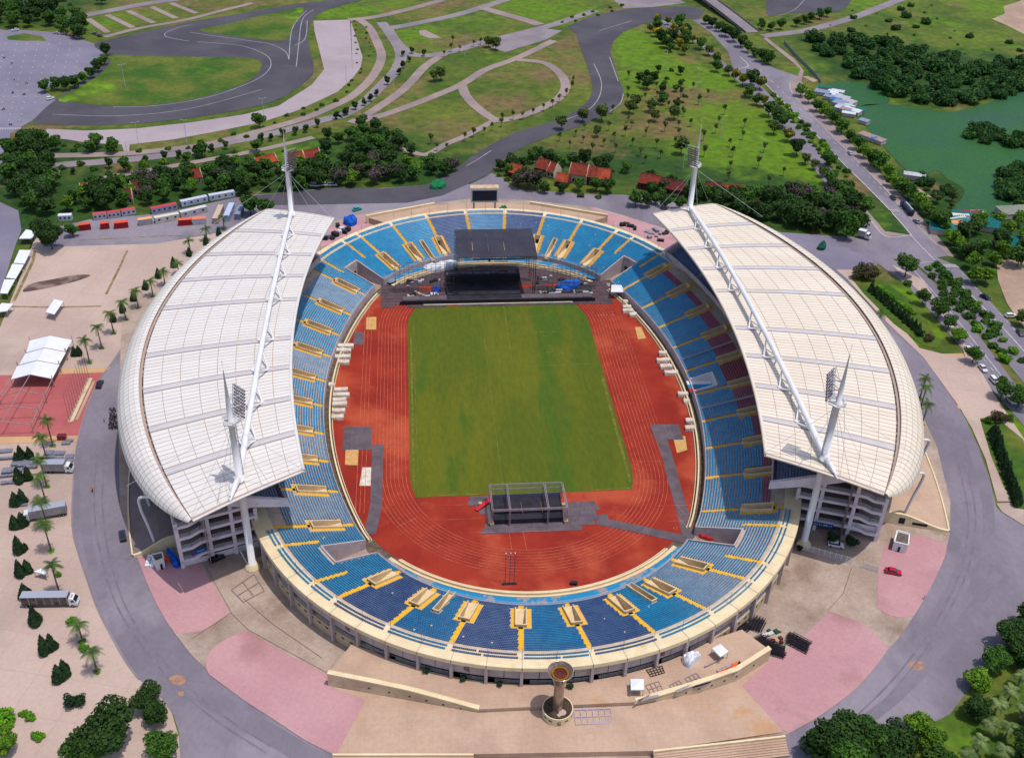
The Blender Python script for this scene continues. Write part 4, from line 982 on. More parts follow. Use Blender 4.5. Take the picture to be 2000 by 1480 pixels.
    for i in range(len(fv)-1):
        for j in range(len(prof)-1):
            va, vb_ = fv[i]+.0009, fv[i+1]-.0009
            (o0, z0), (o1, z1) = prof[j], prof[j+1]
            e = .02
            p = [Fp(va, o0+(o1-o0)*e, z0+(z1-z0)*e), Fp(va, o1-(o1-o0)*e, z1-(z1-z0)*e), Fp(vb_, o1-(o1-o0)*e, z1-(z1-z0)*e), Fp(vb_, o0+(o1-o0)*e, z0+(z1-z0)*e)]
            q4(b, *p)
    b.build('fascia_panels', mr, g, kind='stuff')
    # arch tube with zigzag struts
    mx = 79.6
    tz = lambda y: 33.2+4.0*(1-(y/81.3)**2)
    ym = list(np.linspace(-81.3, 81.3, 41))
    b = MB(); b.tube([(sg*mx, y, tz(y)) for y in ym], .85, 12); b.build('arch_tube', m_steelw, g, smooth=True)
    def roofz(x, y):
        v = y/78.2/1.03; u = min(1, max(0, (x-xi(78.2*v))/(xo(93.2*v)-xi(78.2*v)))); return S(u, v)[2]
    for vb in VB:
        yb = vb*(78.2+15*.16)
        for dx in (-2.3, 2.3):
            f = (sg*(mx+dx), yb, roofz(mx+dx, yb)-.1)
            for dy in (-6.2, 6.2):
                b = MB(); b.tube([f, (sg*mx, yb+dy, tz(yb+dy))], .27, 7); b.build('strut', m_steelw, g, smooth=True)
            b = MB(); b.tube([(f[0], f[1], f[2]-.1), (f[0], f[1], f[2]+.6)], .5, 8); b.build('strut_foot', m_steelw, g)
        b = MB(); b.tube([(sg*(mx-2.3), yb, roofz(mx-2.3, yb)+.4), (sg*(mx+2.3), yb, roofz(mx+2.3, yb)+.4)], .16, 6); b.build('cross_tie', m_steelw, g)
    # columns that carry the arch, with pedestals
    for s in (-1, 1):
        b = MB(); b.tube([(sg*mx, s*81.3, 1.5), (sg*mx, s*81.3, 32.3)], 1.0, 14); b.build('column', m_steelw, g, smooth=True)
        b = MB(); b.lathe([(2.2, 0), (2.15, .8), (1.7, 1.6), (1.25, 2.1), (0, 2.1)], (sg*mx, s*81.3, 0), 16); b.build('pedestal', m_cream, g)
        b = MB(); b.tube([(sg*mx, s*81.3, 33.2), (sg*(mx+.9), s*84.6, 32.4), (sg*(mx+1.6), s*88.4, 30.9)], [.85, .75, .12], 9); b.tube([(sg*(mx+1.1), s*86.2, 31.8), (sg*(mx+2.0), s*86.5, 31.2)], .25, 6); b.build('tie_spike', m_steelw, g, smooth=True)
    # --- upper tier
    off = lambda d: d
    def UP(ph, d, z): x, y = SP(ph, d); return (sg*abs(x), y, z)
    PH = phis(-20.5, 20.5, 1.0)
    zt = lambda d: 15.4+.48*(d-19)/.8
    b = MB(); rows = [(18.2, 14.4), (18.2, 16.3), (18.6, 16.3), (18.6, 15.0), (19.0, 15.0)]
    pr = [(18.4, 15.9), (18.4, 17.9), (18.65, 17.9), (18.65, 16.8)]
    b.grid([[UP(p, d, z) for d, z in pr] for p in (PH if sg > 0 else PH[::-1])]); b.build('upper_parapet', m_grey, g)
    b = MB(); pr = []
    for i in range(27): pr += [(19+i*.8, 16.8+.38*i), (19.8+i*.8, 16.8+.38*i)]
    b.grid([[UP(p, d, z) for d, z in [(18.66, 16.8)]+pr] for p in (PH if sg > 0 else PH[::-1])])
    b.grid([[UP(p, d, z) for d, z in ((18.45, 15.85), (41, 25.5))] for p in (PH[::-1] if sg > 0 else PH)])
    b.build('upper_steps', m_step, g, kind='stuff')
    uais = [1.0, -7.5, 7.5, -14.5, 14.5]
    base_ph = 0 if E_ else 180
    for k, (a, c) in enumerate(zip([-20.3]+sorted(uais), sorted(uais)+[20.3])):
        rr = []
        for i in range(26):
            d = 19+i*.8; st = math.degrees(.5/(190+d))
            ph = np.arange(a+dang(0, .7, d), c-dang(0, .7, d), st)
            rr.append((ph if E_ else 180-ph, d+.1, 16.8+.38*i))
        me = seats_mesh('upper_seat_block', rr, SEATM['n']); obj('upper_seat_block', me, g, kind='stuff')
    for a in uais:
        b = MB()
        for i in range(26):
            d = 19+i*.8; z = 16.8+.38*i+.015; w_ = dang(0, .6, d)
            p = [UP(a-w_, d+.02, z), UP(a-w_, d+.8, z), UP(a+w_, d+.8, z), UP(a+w_, d+.02, z)]; b.quad(*(p if sg < 0 else p[::-1])[::-1] if False else (p[::-1] if sg > 0 else p))
        b.build('upper_aisle_stair', m_yel, g)
    b = MB(); b.grid([[UP(p, 41, z) for z in (0.0, 27.5)] for p in (PH if sg < 0 else PH[::-1])]); b.build('back_wall', m_grey, g)
    for s in (-1, 1):   # stringer walls that close the tier's ends
        b = MB(); ph0, ph1 = s*20.5, s*20.85
        lo = [(17.9, 15.7), (30, 19.8), (41, 24.6)]; hi = [(17.9, 18.1), (30, 23.2), (41, 28.2)]
        for p, r in ((ph0, 0), (ph1, 1)):
            rws = [[UP(p, d, z) for d, z in lo], [UP(p, d, z) for d, z in hi]]; b.grid(rws)
        b.grid([[UP(ph0, d, z) for d, z in hi], [UP(ph1, d, z) for d, z in hi]]); b.grid([[UP(ph0, d, z) for d, z in lo], [UP(ph1, d, z) for d, z in lo]])
        b.quad(UP(ph0, 17.9, 15.7), UP(ph1, 17.9, 15.7), UP(ph1, 17.9, 18.1), UP(ph0, 17.9, 18.1))
        b.build('stringer_wall', m_gal, g)
    # --- galleries behind: slabs, pillars, rails, stair bays at both ends
    dE = 3.0 if E_ else 0.0
    D0, D1, D2 = 26.3, 40.0+dE, 48.3+dE
    PE = 19.6
    for lv, z in enumerate((4.2, 8.3, 12.4, 16.5)):
        b = MB(); ph = phis(-PE, PE, 1.5)
        pr = [(D0, z-.35), (D0, z), (D1, z), (D1, z-.35)]
        b.grid([[UP(p, d, zz) for d, zz in pr+[pr[0]]] for p in (ph[::-1] if sg > 0 else ph)])
        for p in (-PE, PE):
            b.quad(*[UP(p, d, zz) for d, zz in pr])
        b.build('gallery_slab', m_floorg, g)
        for s in (-1, 1):
            b = MB(); p0, p1 = s*PE, s*(PE+.16)     # pale edge beam on the end elevation, stair flight dropping at the outer bay
            path = [(D0, z), (D1, z), (D1+2.2, z), (D1+5.0, z-1.1), (D2, z-1.1)]
            for i in range(len(path)-1):
                (da, za), (db, zb) = path[i], path[i+1]
                A_, B_, C_, D_ = UP(p1, da, za-.8), UP(p1, db, zb-.8), UP(p1, db, zb+.12), UP(p1, da, za+.12)
                a_, b2, c_, d_ = UP(p0, da, za-.8), UP(p0, db, zb-.8), UP(p0, db, zb+.12), UP(p0, da, za+.12)
                b.add([A_, B_, C_, D_, a_, b2, c_, d_], [(0, 1, 2, 3), (7, 6, 5, 4), (3, 2, 6, 7), (0, 4, 5, 1)])
            b.build('edge_beam', m_gal, g)
            if 1:   # landing behind the stair bay
                b = MB(); q = [UP(s*PE, D1+2.0, z), UP(s*(PE-1.6), D1+2.0, z), UP(s*(PE-1.6), D2, z-1.1), UP(s*PE, D2, z-1.1)]; b.quad(*q); b.build('stair_landing', m_floorg, g)
            b = MB()
            for i in range(len(path)-1):
                (da, za), (db, zb) = path[i], path[i+1]
                n = max(2, int((db-da)/.55))
                for zz in (1.1, .75, .4): b.bar(UP(s*(PE+.08), da, za+.12+zz), UP(s*(PE+.08), db, zb+.12+zz), .07)
                for j in range(n+1):
                    d = da+(db-da)*j/n; z_ = za+(zb-za)*j/n+.12; b.bar(UP(s*(PE+.08), d, z_), UP(s*(PE+.08), d, z_+1.1), .06)
            b.build('gallery_rail', m_rail, g, kind='stuff')
        b = MB(); ph = phis(-PE, PE, 1.0)           # rails along the outer side
        for zz in (.5, 1.1): b.tube([UP(p, D1-.2, z+zz) for p in ph], .05, 4)
        b.build('gallery_rail', m_rail, g, kind='stuff')
        for s in (-1, 1):                            # outer face of the stair bay
            b = MB(); b.bar(UP(s*PE, D2, z-1.5), UP(s*(PE-1.6), D2, z-1.5), .5, .9); b.build('edge_beam', m_gal, g)
            b = MB(); b.bar(UP(s*PE, D2, z-.2), UP(s*(PE-1.6), D2, z-.2), .07); b.bar(UP(s*PE, D2, z-.6), UP(s*(PE-1.6), D2, z-.6), .07); b.build('stair_rail', m_rail, g)
    for s in (-1, 1):
        for d, top in ((D0+.4, 15), (33.4, 22), (D1, 21.0), (D2, 16.6)):
            b = MB(); x, y, _ = UP(s*PE, d, 0); b.box((x, y, 0), (1.0, .9, top), math.atan2(y, x-(-sg*125.6)) if True else 0); b.build('pillar', m_gal, g)
        x, y, _ = UP(s*PE, 33.4, 0)
        b = MB(); b.bar(UP(s*PE, 33.4, 21.5), UP(s*PE, 30.6, 28), .7); b.bar(UP(s*PE, 33.4, 21.5), UP(s*PE, 35.0, 29), .7); b.build('pillar_fork', m_gal, g)
        b = MB(); b.box((*UP(s*(PE-1.6), D2, 0)[:2], 0), (.8, .8, 16), 0); b.build('pillar', m_gal, g)
        b = MB(); zb = 0.0 if not E_ else 3.0        # wall closing the ground storey
        pr = [(D0+.8, zb), (D0+.8, 3.4), (D2-.3, 2.6), (D2-.3, zb)]
        b.quad(*[UP(s*(PE-.05), d, z) for d, z in ((D0+.8, 0), (D2-.3, 0), (D2-.3, 2.0), (D0+.8, 2.4))]) if not E_ else b.quad(*[UP(s*(PE-.05), d, z) for d, z in ((D1, 2.4), (D2-.3, 2.0), (D2-.3, 5.2), (D1, 5.6))])
        b.build('ground_wall', m_gal, g)
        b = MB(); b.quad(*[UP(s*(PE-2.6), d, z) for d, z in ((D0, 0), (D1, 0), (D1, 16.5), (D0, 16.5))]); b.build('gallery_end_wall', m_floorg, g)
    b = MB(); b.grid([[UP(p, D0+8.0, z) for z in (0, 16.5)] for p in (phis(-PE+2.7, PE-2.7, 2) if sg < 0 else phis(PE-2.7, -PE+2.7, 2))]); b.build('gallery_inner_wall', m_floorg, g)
    # --- ramped brick bank along the road, end walls
    P1, P2 = 17.3, (60.5 if not E_ else 73.0)
    P0 = 50.0 if not E_ else 56.5
    b = MB(); ph = phis(-P1, P1, 1.0)
    b.grid([[UP(p, d, z) for d, z in ((P0-14, 4.0), (P0, 4.0), (P0+(P2-P0)*.25, 3.6), (P2, .45))] for p in (ph[::-1] if sg > 0 else ph)][::-1])
    b.build('bank', m_brick if not E_ else m_tan, g)
    b = MB(); b.grid([[UP(p, d, z) for d, z in ((P2, 0), (P2, .75), (P2+.45, .75), (P2+.45, 0))] for p in (ph if sg > 0 else ph[::-1])]); b.build('bank_kerb', m_cream, g)
    for s in (-1, 1):
        n = 12; b = MB(); top = []
        for i in range(n+1):
            t = i/n; d = P0-4+(P2-P0+4)*t
            z = 4.5 if t < .25 else 4.5-3.5*(.5-.5*math.cos(math.pi*(t-.25)/.75)); top.append((d, z))
        for p, in ((s*P1,), (s*(P1+.16),)):
            b.grid([[UP(p, d, 0) for d, z in top], [UP(p, d, z) for d, z in top]])
        b.grid([[UP(s*P1, d, z) for d, z in top], [UP(s*(P1+.16), d, z) for d, z in top]]); b.build('bank_wall', m_cream, g)
        if E_ and s < 0:
            b = MB(); b.quad(*[UP(s*(P1+.17), d, z) for d, z in ((58.2, 1.0), (60.0, 1.0), (60.0, 3.2), (58.2, 3.2))]); b.build('wall_opening', m_dark, g)
            b = MB(); b.quad(*[UP(s*(P1+.17), d, z) for d, z in ((62.2, 1.2), (66.6, 1.2), (66.6, 2.2), (62.2, 2.2))]); b.build('wall_opening', m_dark, g)
    # bent buttress tubes from the bank to the fascia
    for ph in (-17.0, -13.2, -8.5, -3.0, 3.0, 8.5, 13.2, 17.0):
        bx = 54.2 if not E_ else (59.6 if abs(ph) > 14 else 64.4)
        gx, gy = SP(ph, bx); gx = abs(gx); v = max(-.9, min(.9, gy*1.07/93.2)); e = Fp(v, 6.9, 24.6)
        k = 1.6 if bx < 62 else .4
        b = MB(); b.tube(smoothline([(sg*gx, gy, 1.5), (sg*(gx+k*.5), gy*1.005, 9), (sg*(gx+k), gy*1.012, 15.5), (sg*(gx+k*.55), gy*1.03, 20.5), (e[0]+sg*.5, (gy*1.05+e[1])/2, 23.6), (e[0]-sg*.6, e[1], 24.8)], 4), .42, 8); b.build('buttress_tube', m_steelw, g, smooth=True)
    # signs on the end galleries
    if E_:
        b = MB(); a0 = np.array(UP(-(PE+.24), 30.4, 2.7)); a1 = np.array(UP(-(PE+.24), 38.6, 2.7))
        b.quad(a0, a1, a1+np.array([0, 0, 1.35]), a0+np.array([0, 0, 1.35])); sgn = b.build('banner', m_sign, g)
        b = MB(); dx = (a1-a0)/np.linalg.norm(a1-a0); nn = np.cross(dx, [0, 0, 1.0])*.03; r_ = random.Random(3); t = .06
        while t < .94:      # unreadable pale print: a round mark, then short strokes
            w_ = r_.uniform(.012, .03); z0 = r_.uniform(.25, .4); z1 = r_.uniform(.75, 1.05)
            b.quad(*[a0+(a1-a0)*u+np.array([0, 0, z])+nn for u, z in ((t, z0), (t+w_, z0), (t+w_, z1), (t, z1))]); t += w_+r_.choice([.012, .012, .05])
        b.build('banner_print', m_signw, sgn, kind='stuff')
    else:
        b = MB(); a0 = np.array(UP(-(PE+.26), D1+5.6, 4.6)); a1 = np.array(UP(-(PE+.26), D1+1.4, 5.0))
        b.quad(a0, a1, a1+np.array([0, 0, 1.5]), a0+np.array([0, 0, 1.5])); sgn = b.build('banner', m_sign, g)
        b = MB(); b.m = 0
        for k, (t0, t1, z0, z1) in enumerate(((.36, .9, .5, .95), (.1, .22, .35, 1.1))):
            p = [a0+(a1-a0)*t+np.array([0, 0, z]) for t, z in ((t0, z0), (t1, z0), (t1, z1), (t0, z1))]; dx = (a1-a0)/np.linalg.norm(a1-a0); nn = np.cross(dx, [0, 0, 1.0])*.03
            b.quad(*[q+nn for q in p]); b.m = 1
        b.build('banner_print', [mat('sign_cyan', C(90, 170, 220)), m_pr_red], sgn)
    return g
GW = grandstand(-1); GE = grandstand(1)
# --- floodlight masts
def mast(sx, sy, label):
    x, y = sx*79.6, sy*81.3
    t = thing('floodlight_mast', label, 'floodlight mast', (x, y, 32.2), 0, 'floodlight masts of the stadium')
    b = MB(); b.tube([(0, 0, 0), (0, 0, 1.6), (0, 0, 1.6), (0, 0, 18.6)], [1.35, 1.35, .95, .8], 12); b.build('mast_tube', m_steelw, t, smooth=True)
    b = MB(); b.tube([(0, 0, 18.6), (0, 0, 24), (0, 0, 34.6)], [.72, .62, .08], 10); b.tube([(0, 0, 34.5), (0, 0, 37.5)], .05, 4); b.build('spire', m_steelw, t, smooth=True)
    # maintenance ladder
    b = MB(); b.bar((-sx*1.2, 0, 1), (-sx*1.1, 0, 18.5), .35, .2); b.build('ladder', m_rail, t)
    f = np.array([-sx*.72, -sy*.69, 0]); r = np.array([-f[1], f[0], 0])
    up = np.array([f[0]*.16, f[1]*.16, 1.0]); up /= np.linalg.norm(up)
    c0 = f*2.2+np.array([0, 0, 19.4])
    b = MB()
    for i in range(10):
        h0 = up*(i*.95)
        b.bar(c0+h0-r*2.3, c0+h0+r*2.3, .12)
    for s in (-2.3, -.8, .8, 2.3): b.bar(c0+r*s, c0+r*s+up*8.6, .14)
    for s in (-1.4, 1.4):
        for h in (1, 4, 7): b.bar(c0+r*s+up*h, np.array([0, 0, 19.4+h*.9]), .2)
    b.build('lamp_frame', m_rail, t)
    b = MB()
    for i in range(9):
        for j in range(7):
            p = c0+up*(.5+i*.95)+r*(-2.05+j*.68)+f*.2
            b.bar(p, p+f*.35-up*.12, .42, .5, up=tuple(up))
    b.build('lamps', m_lamp, t, kind='stuff')
    b = MB()   # service platform with rails
    pl_ = [(-2.0, -1.5), (.8, -1.9), (2.2, 0), (.8, 1.9), (-2.0, 1.5)]
    pts = [(-f*q+r*w_)[:2] for q, w_ in pl_]
    b.prism([(p[0], p[1]) for p in pts], 18.6, 18.9)
    b.build('platform', m_white, t)
    b = MB()
    for z in (19.4, 19.9):
        for k in range(5): b.bar((*pts[k], z), (*pts[(k+1) % 5], z), .12, .2)
    for p in pts: b.bar((*p, 18.9), (*p, 19.9), .12)
    b.build('platform_rail', m_white, t)
    ends = [(-16.2, -3.5, -.2), (11.2, 11.8, -2.8), (-8.0, 2.2, -.2), (5.0, 7.6, -1.6), (30, -2, -2.6), (2.0, 7.3, -1.4)]
    for a in ends:
        b = MB(); b.tube([(0, 0, 17.6), (a[0]*sx, a[1]*sy, a[2])], .055, 4); b.build('guy_wire', m_rail, t)
for sx, sy, lb in ((-1, -1, 'white floodlight mast at the near end of the white roof by the trucks'), (1, -1, 'white floodlight mast at the near end of the cream roof'),
                   (-1, 1, 'white floodlight mast at the far end of the white roof'), (1, 1, 'white floodlight mast at the far end of the cream roof by the red-tiled houses')):
    mast(sx, sy, lb)
# ================================================================== plaza, cauldron, stage, vehicles, tents
def W2(p, q): return math.atan2(q[1]-p[1], q[0]-p[0])
TZ = 4.0
def rimline(pa, pb, d=26.05, n=30): return [SP(p, d) for p in np.linspace(pa, pb, n)]
# --- raised terrace with ramp walls, and the domed plaza in front of it
Lw = [(-56.3, -124.2), (-46.0, -127.6), (-36.1, -130.8), (-28.0, -133.8), (-19.6, -136.9)]
Rw = [(18.9, -137.3), (32.0, -134.2), (39.0, -132.3), (46.0, -130.0), (56.5, -123.6)]
rl = rimline(-116.5, -63.5)
t = MB(); t.prism(Lw+Rw+[(51.0, -116.0)]+rl[::-1]+[(-50.8, -114.6)], -.2, TZ); t.build('terrace_pavement', m_tan, kind='structure')
b = MB()
pz = [(-56.4, -124.3, .0), (-19.6, -137.0, 2.6), (18.9, -137.4, 2.6), (56.6, -123.7, 0), (53.7, -145.5, .0), (20.5, -149.9, 1.7), (-21.5, -147.9, 1.7), (-53.5, -145.1, .0), (-47.0, -129.4, .0), (47.5, -131.2, .0), (-36.1, -130.9, .9), (36.3, -133.2, .9)]
b.add([(x, y, z+.3) for x, y, z in pz], [(1, 6, 5, 2), (0, 8, 10), (10, 8, 7, 6, 1), (3, 11, 9), (2, 5, 4, 9, 11)])
b.add([(-53.5, -145.1, .3), (-21.5, -147.9, 2.0), (20.5, -149.9, 2.0), (53.7, -145.5, .3), (53.7, -145.5, -.2), (20.5, -149.9, -.2), (-21.5, -147.9, -.2), (-53.5, -145.1, -.2)], [(7, 6, 1, 0), (6, 5, 2, 1), (5, 4, 3, 2)])
b.build('plaza_pavement', m_tan, kind='structure')
m_wallc = mat('ramp_wall_plaster', C(236, 212, 178), C(214, 190, 160), s=.15, fine=.07, c3=C(190, 166, 140), s3=.2, t3=(.56, .72))
for pts, lb in ((Lw, 'long cream ramp wall left of the torch column'), (Rw, 'long cream ramp wall right of the torch column beside the orange tarpaulin')):
    t = thing('ramp_wall', lb, 'wall'); b = MB(); c = MB()
    d = np.array(pts[-1])-np.array(pts[0]); d /= np.hypot(*d); n = np.array([-d[1], d[0]])
    ot = [tuple(np.array(p)+n*.9) for p in pts]
    if pts is Lw: zt = [4.8, 5.0, 4.9, 4.6, 4.1]
    else: zt = [4.1, 4.6, 4.9, 5.0, 4.8]
    zb = [z-.35 for z in zt]
    b.prism([tuple(np.array(p)-n*.02) for p in pts]+ot[::-1], -.2, zb+zb[::-1]); b.build('wall_face', m_wallc, t)
    c.prism([tuple(np.array(p)-n*.15) for p in pts]+[tuple(np.array(p)+n*.25) for p in ot[::-1]], zb+zb[::-1], zt+zt[::-1]); c.build('coping', m_cream, t)
    h = MB()
    for k in (1, 2, 3):
        for f in (0.0, .5):
            p = np.array(pts[k])*(1-f)+np.array(pts[min(k+1, 4)])*f-n*.06
            h.box((p[0], p[1], 2.4), (.5, .1, .4), math.atan2(d[1], d[0]))
    h.build('drain_hole', m_dark, t, kind='stuff')
for i, (p, q, lb) in enumerate((((-54, -146.0), (-21.5, -148.2), 'white kerb wall at the head of the steps on the left'), ((20.5, -150.2), (53.0, -148.2), 'white kerb wall at the head of the steps on the right'))):
    t = thing('step_wall', lb, 'wall'); b = MB(); b.bar((*p, 2.0 if i else 1.9), (*q, 1.9), .5, .9); b.build('kerb_wall', m_cream, t)
    for k in range(7):
        b = MB(); dy = -.6-.55*k; b.bar((p[0], p[1]+dy, 1.7-.2*k), (q[0], q[1]+dy, 1.7-.2*k), .54, .3); b.build('step', m_tan, t)
# --- torch column
m_stl = mat('torch_steel', C(205, 180, 158), C(168, 146, 130), s=.5, fine=.06, rough=.25, metal=.65, spec=.6)
m_gold = mat('torch_gold', C(214, 150, 10), fine=.1, rough=.35, metal=.6); m_rust = mat('torch_burner', C(112, 52, 44), C(80, 40, 36), s=1.5, fine=.2)
m_soil = mat('drum_soil', C(84, 68, 54), C(54, 46, 40), s=.5, fine=.2, fs=2)
tc = thing('torch_column', 'tall steel torch column with round golden bowl rising from a white drum', 'monument', (-.7, -138.4, 2.3))
b = MB(); b.lathe([(3.75, 0), (3.7, 2.6), (3.72, 2.7), (3.5, 2.72), (3.5, 2.45)], n=40); b.build('drum', m_cream, tc, smooth=False)
b = MB(); b.lathe([(3.52, 2.5), (0.0, 2.52)], n=32); b.build('drum_top', m_soil, tc)
b = MB(); b.m = 0
prof = [(1.35, 2.4), (1.25, 5), (1.2, 10.5), (1.5, 12.2), (2.2, 14.2), (2.95, 15.6)]
vs = []; k = 32
for r, z in prof:
    for j in range(k):
        a = 2*math.pi*j/k; rr = r*(1-.14*(abs(math.sin(2*a))**.5 if z < 12 else 0)); vs.append((rr*math.cos(a), rr*math.sin(a), z))
b.add(vs, [(i*k+j, i*k+(j+1) % k, (i+1)*k+(j+1) % k, (i+1)*k+j) for i in range(len(prof)-1) for j in range(k)]); b.build('shaft', m_stl, tc, smooth=True)
b = MB(); b.tube([(2.97*math.cos(a), 2.97*math.sin(a), 15.62) for a in np.linspace(0, 2*math.pi, 41)], .12, 6); b.build('bowl_rim', mat('torch_rim', C(210, 195, 190), rough=.2, metal=.8), tc, smooth=True)
b = MB(); b.lathe([(2.93, 15.6), (2.4, 15.0), (1.95, 14.3), (1.95, 14.2)], n=40); b.build('bowl_inside', mat('bowl_grey', C(150, 128, 116), C(120, 102, 94), s=1, fine=.1, rough=.4), tc)
b = MB(); b.lathe([(1.98, 14.3), (1.95, 14.85), (1.7, 14.85), (1.68, 14.5)], n=36); b.build('gold_ring', m_gold, tc)
b = MB(); b.lathe([(1.7, 14.5), (1.3, 14.62), (1.28, 14.5), (.8, 14.62), (.78, 14.5), (0, 14.6)], n=32); b.build('burner', m_rust, tc)
b = MB(); b.lathe([(0, 2.56), (.9, 2.57), (.9, 2.56)], (1.0, -1.4, 0), 16); b.box((.4, -2.0, 2.55), (1.6, .9, .06), .5); b.build('sand_patch', m_sand, tc)
b = MB()
for a in (-125, -62, -150, -30): b.box((3.72*math.cos(math.radians(a)), 3.72*math.sin(math.radians(a)), 1.5), (.06, .9, .35), math.radians(a))
b.build('vent_slot', m_dark, tc, kind='stuff')
b = MB()
for k in range(9):
    a0, a1 = math.radians(70+26*k), math.radians(96+26*k); P_0 = lambda r, a: (3.76*math.sin(.03+r*math.cos(a)/3.75), -3.76*math.cos(.03+r*math.cos(a)/3.75), 1.35+r*math.sin(a))
    b.quad(P_0(.5, a0), P_0(.68, a0), P_0(.68, a1), P_0(.5, a1))
b.m = 1; b.quad(*[(3.77*math.sin(u/3.75), -3.77*math.cos(u/3.75), 1.35+v) for u, v in ((-.25, -.25), (.4, -.25), (.4, .1), (-.25, .1))])
b.build('emblem', [m_navy, m_pr_red], tc)
# --- stage at the far end of the pitch
m_black = mat('stage_black', C(40, 38, 48), C(54, 50, 60), s=.3, fine=.15); m_roofb = mat('stage_roof_cloth', C(62, 60, 74), C(54, 52, 66), s=.2, fine=.06, fs=2, rough=.6)
m_truss = mat('black_truss', C(44, 40, 50), fine=.05); m_mat = mat('ground_board', C(112, 98, 106), C(98, 86, 94), s=.25, fine=.12, fs=1.5, objvar=.08)
m_mat2 = mat('brown_board', C(98, 80, 84), C(84, 68, 74), s=.25, fine=.15, fs=1.5, objvar=.1); m_alu = mat('aluminium_truss', C(190, 176, 176), C(170, 156, 158), s=1, fine=.06, rough=.4, metal=.3)
zs_ = Z2+.24
cov = thing('ground_cover', 'dark boards laid over the track beneath the concert stage', 'ground cover', (0, 0, zs_))
poly = [(-46.2, 80), (-45.9, 61.8), (46.2, 62.0), (50.7, 80.7), (42, 88), (25, 94), (0, 97), (-25, 93), (-38, 88)]
k = 0
for i in range(19):
    for j in range(17):
        x0, y0 = -46+i*5.2, 61.8+j*2.5
        xc, yc = x0+2.6, y0+1.25
        if in_poly(xc, yc, poly) and rnd.random() > .05:
            b = MB(); b.box((xc+rnd.uniform(-.15, .15), yc+rnd.uniform(-.05, .05), rnd.uniform(0, .02)), (5.05, 2.38, .06)); b.build('board', m_mat2, cov)
st = thing('concert_stage', 'black concert stage with a curved dark roof on trusses at the far goal end', 'stage', (0, 5.4, zs_))
b = MB(); b.box((1, 60.6, 0), (76, 3.6, 1.9)); b.build('front_catwalk', m_black, st)
b = MB(); b.box((1, 58.75, 1.88), (75.6, .05, .06)); b.build('catwalk_edge', m_alu, st)
for x0, x1, cc in ((-37, -19.6, m_mat), (10.4, 39, m_mat)):
    n = int((x1-x0)/3); 
    for q in range(n):
        b = MB(); b.box((x0+(q+.5)*(x1-x0)/n, 60.8, 1.9), ((x1-x0)/n-.06, 3.0, .07)); b.build('catwalk_deck', cc, st)
for q in range(20):
    b = MB(); b.box((-36.6+q*3.95, 58.72, .1), (3.7, .06, 1.5)); b.build('catwalk_skirt', m_truss, st)
b = MB(); b.box((-4.6, 67.8, 0), (29.6, 10.6, 2.1)); b.build('main_deck', m_black, st)
b = MB(); b.box((-4.2, 73.5, 2.1), (30.2, 1.6, 3.0)); b.build('backdrop_box', m_truss, st)
for q in range(8):
    b = MB(); b.box((-17.5+q*3.6, 75.2+.3*(q % 2), 2.0), (3.3, 2.2, 3.0+.2*(q % 3))); b.build('wall_panel', mat('led_panel_back', C(128, 120, 126), C(96, 90, 98), s=.4, fine=.1, objvar=.2) if q == 0 else MATS['led_panel_back'], st)
b = MB(); b.box((1.0, 58.2, 0), (60, .5, .35)); b.build('white_board', mat('white_board_strip', C(226, 216, 200), C(210, 196, 170), s=.3, fine=.05), st)
def zr(y): return 18.3+1.6*math.sin(math.pi*(y-63.5)/25)
b = MB(); ys = np.linspace(63.5, 88.5, 11)
for c in range(5):
    b = MB(); x0, x1 = -15.2+c*6.36, -15.2+(c+1)*6.36-.12
    b.grid([[(x, y, zr(y)) for x in (x0, (x0+x1)/2, x1)] for y in ys]); b.grid([[(x, y, zr(y)-.25) for x in (x1, x0)] for y in ys])
    for (y) in (63.5, 88.5): b.quad((x0, y, zr(y)-.25), (x1, y, zr(y)-.25), (x1, y, zr(y)), (x0, y, zr(y)))
    b.quad((x0, 75.9, zr(76)+.05), (x1, 75.9, zr(76)+.05), (x1, 76.1, zr(76)+.05), (x0, 76.1, zr(76)+.05)); b.build('roof_cloth', m_roofb, st)
def truss(par, p, q, w_, m, name='truss', nb=None):
    b = MB(); p = Vector(p); q = Vector(q); d = (q-p); L = d.length; d.normalize()
    u = Vector((0, 0, 1)) if abs(d.z) < .9 else Vector((1, 0, 0)); r = d.cross(u).normalized()*w_/2; u = r.cross(d).normalized()*w_/2
    cs = [r+u, -r+u, -r-u, r-u]
    for c in cs: b.bar(p+c, q+c, .09)
    n = nb or max(2, int(L/(w_*1.5)))
    for i in range(n):
        for k in range(4): b.bar(p+d*L*i/n+cs[k], p+d*L*(i+1)/n+cs[(k+1) % 4], .05)
    return b.build(name, m, par)
for x in (-15, 15.6):
    for y in (63.2, 77, 88): truss(st, (x, y, 0), (x, y, zr(y)-.2), .9, m_truss, 'roof_tower')
for y in (63.6, 76, 88.4): truss(st, (-15.2, y, zr(y)-.8), (16.6, y, zr(y)-.8), .8, m_truss)
truss(st, (-14.5, 86, 9), (16, 86, 9), .6, m_truss); truss(st, (-15, 79.5, 3.2), (11, 79.5, 3.2), .6, m_truss)
sg_ = MB()
def on_y(px, py, Y):
    d = (px-CX)/FPX*CR-(py-CY)/FPX*CU+CF; t = (Y-CAM[1])/d[1]; p = CAM+d*t; return p
p = on_y(956, 508.5, 88.4)
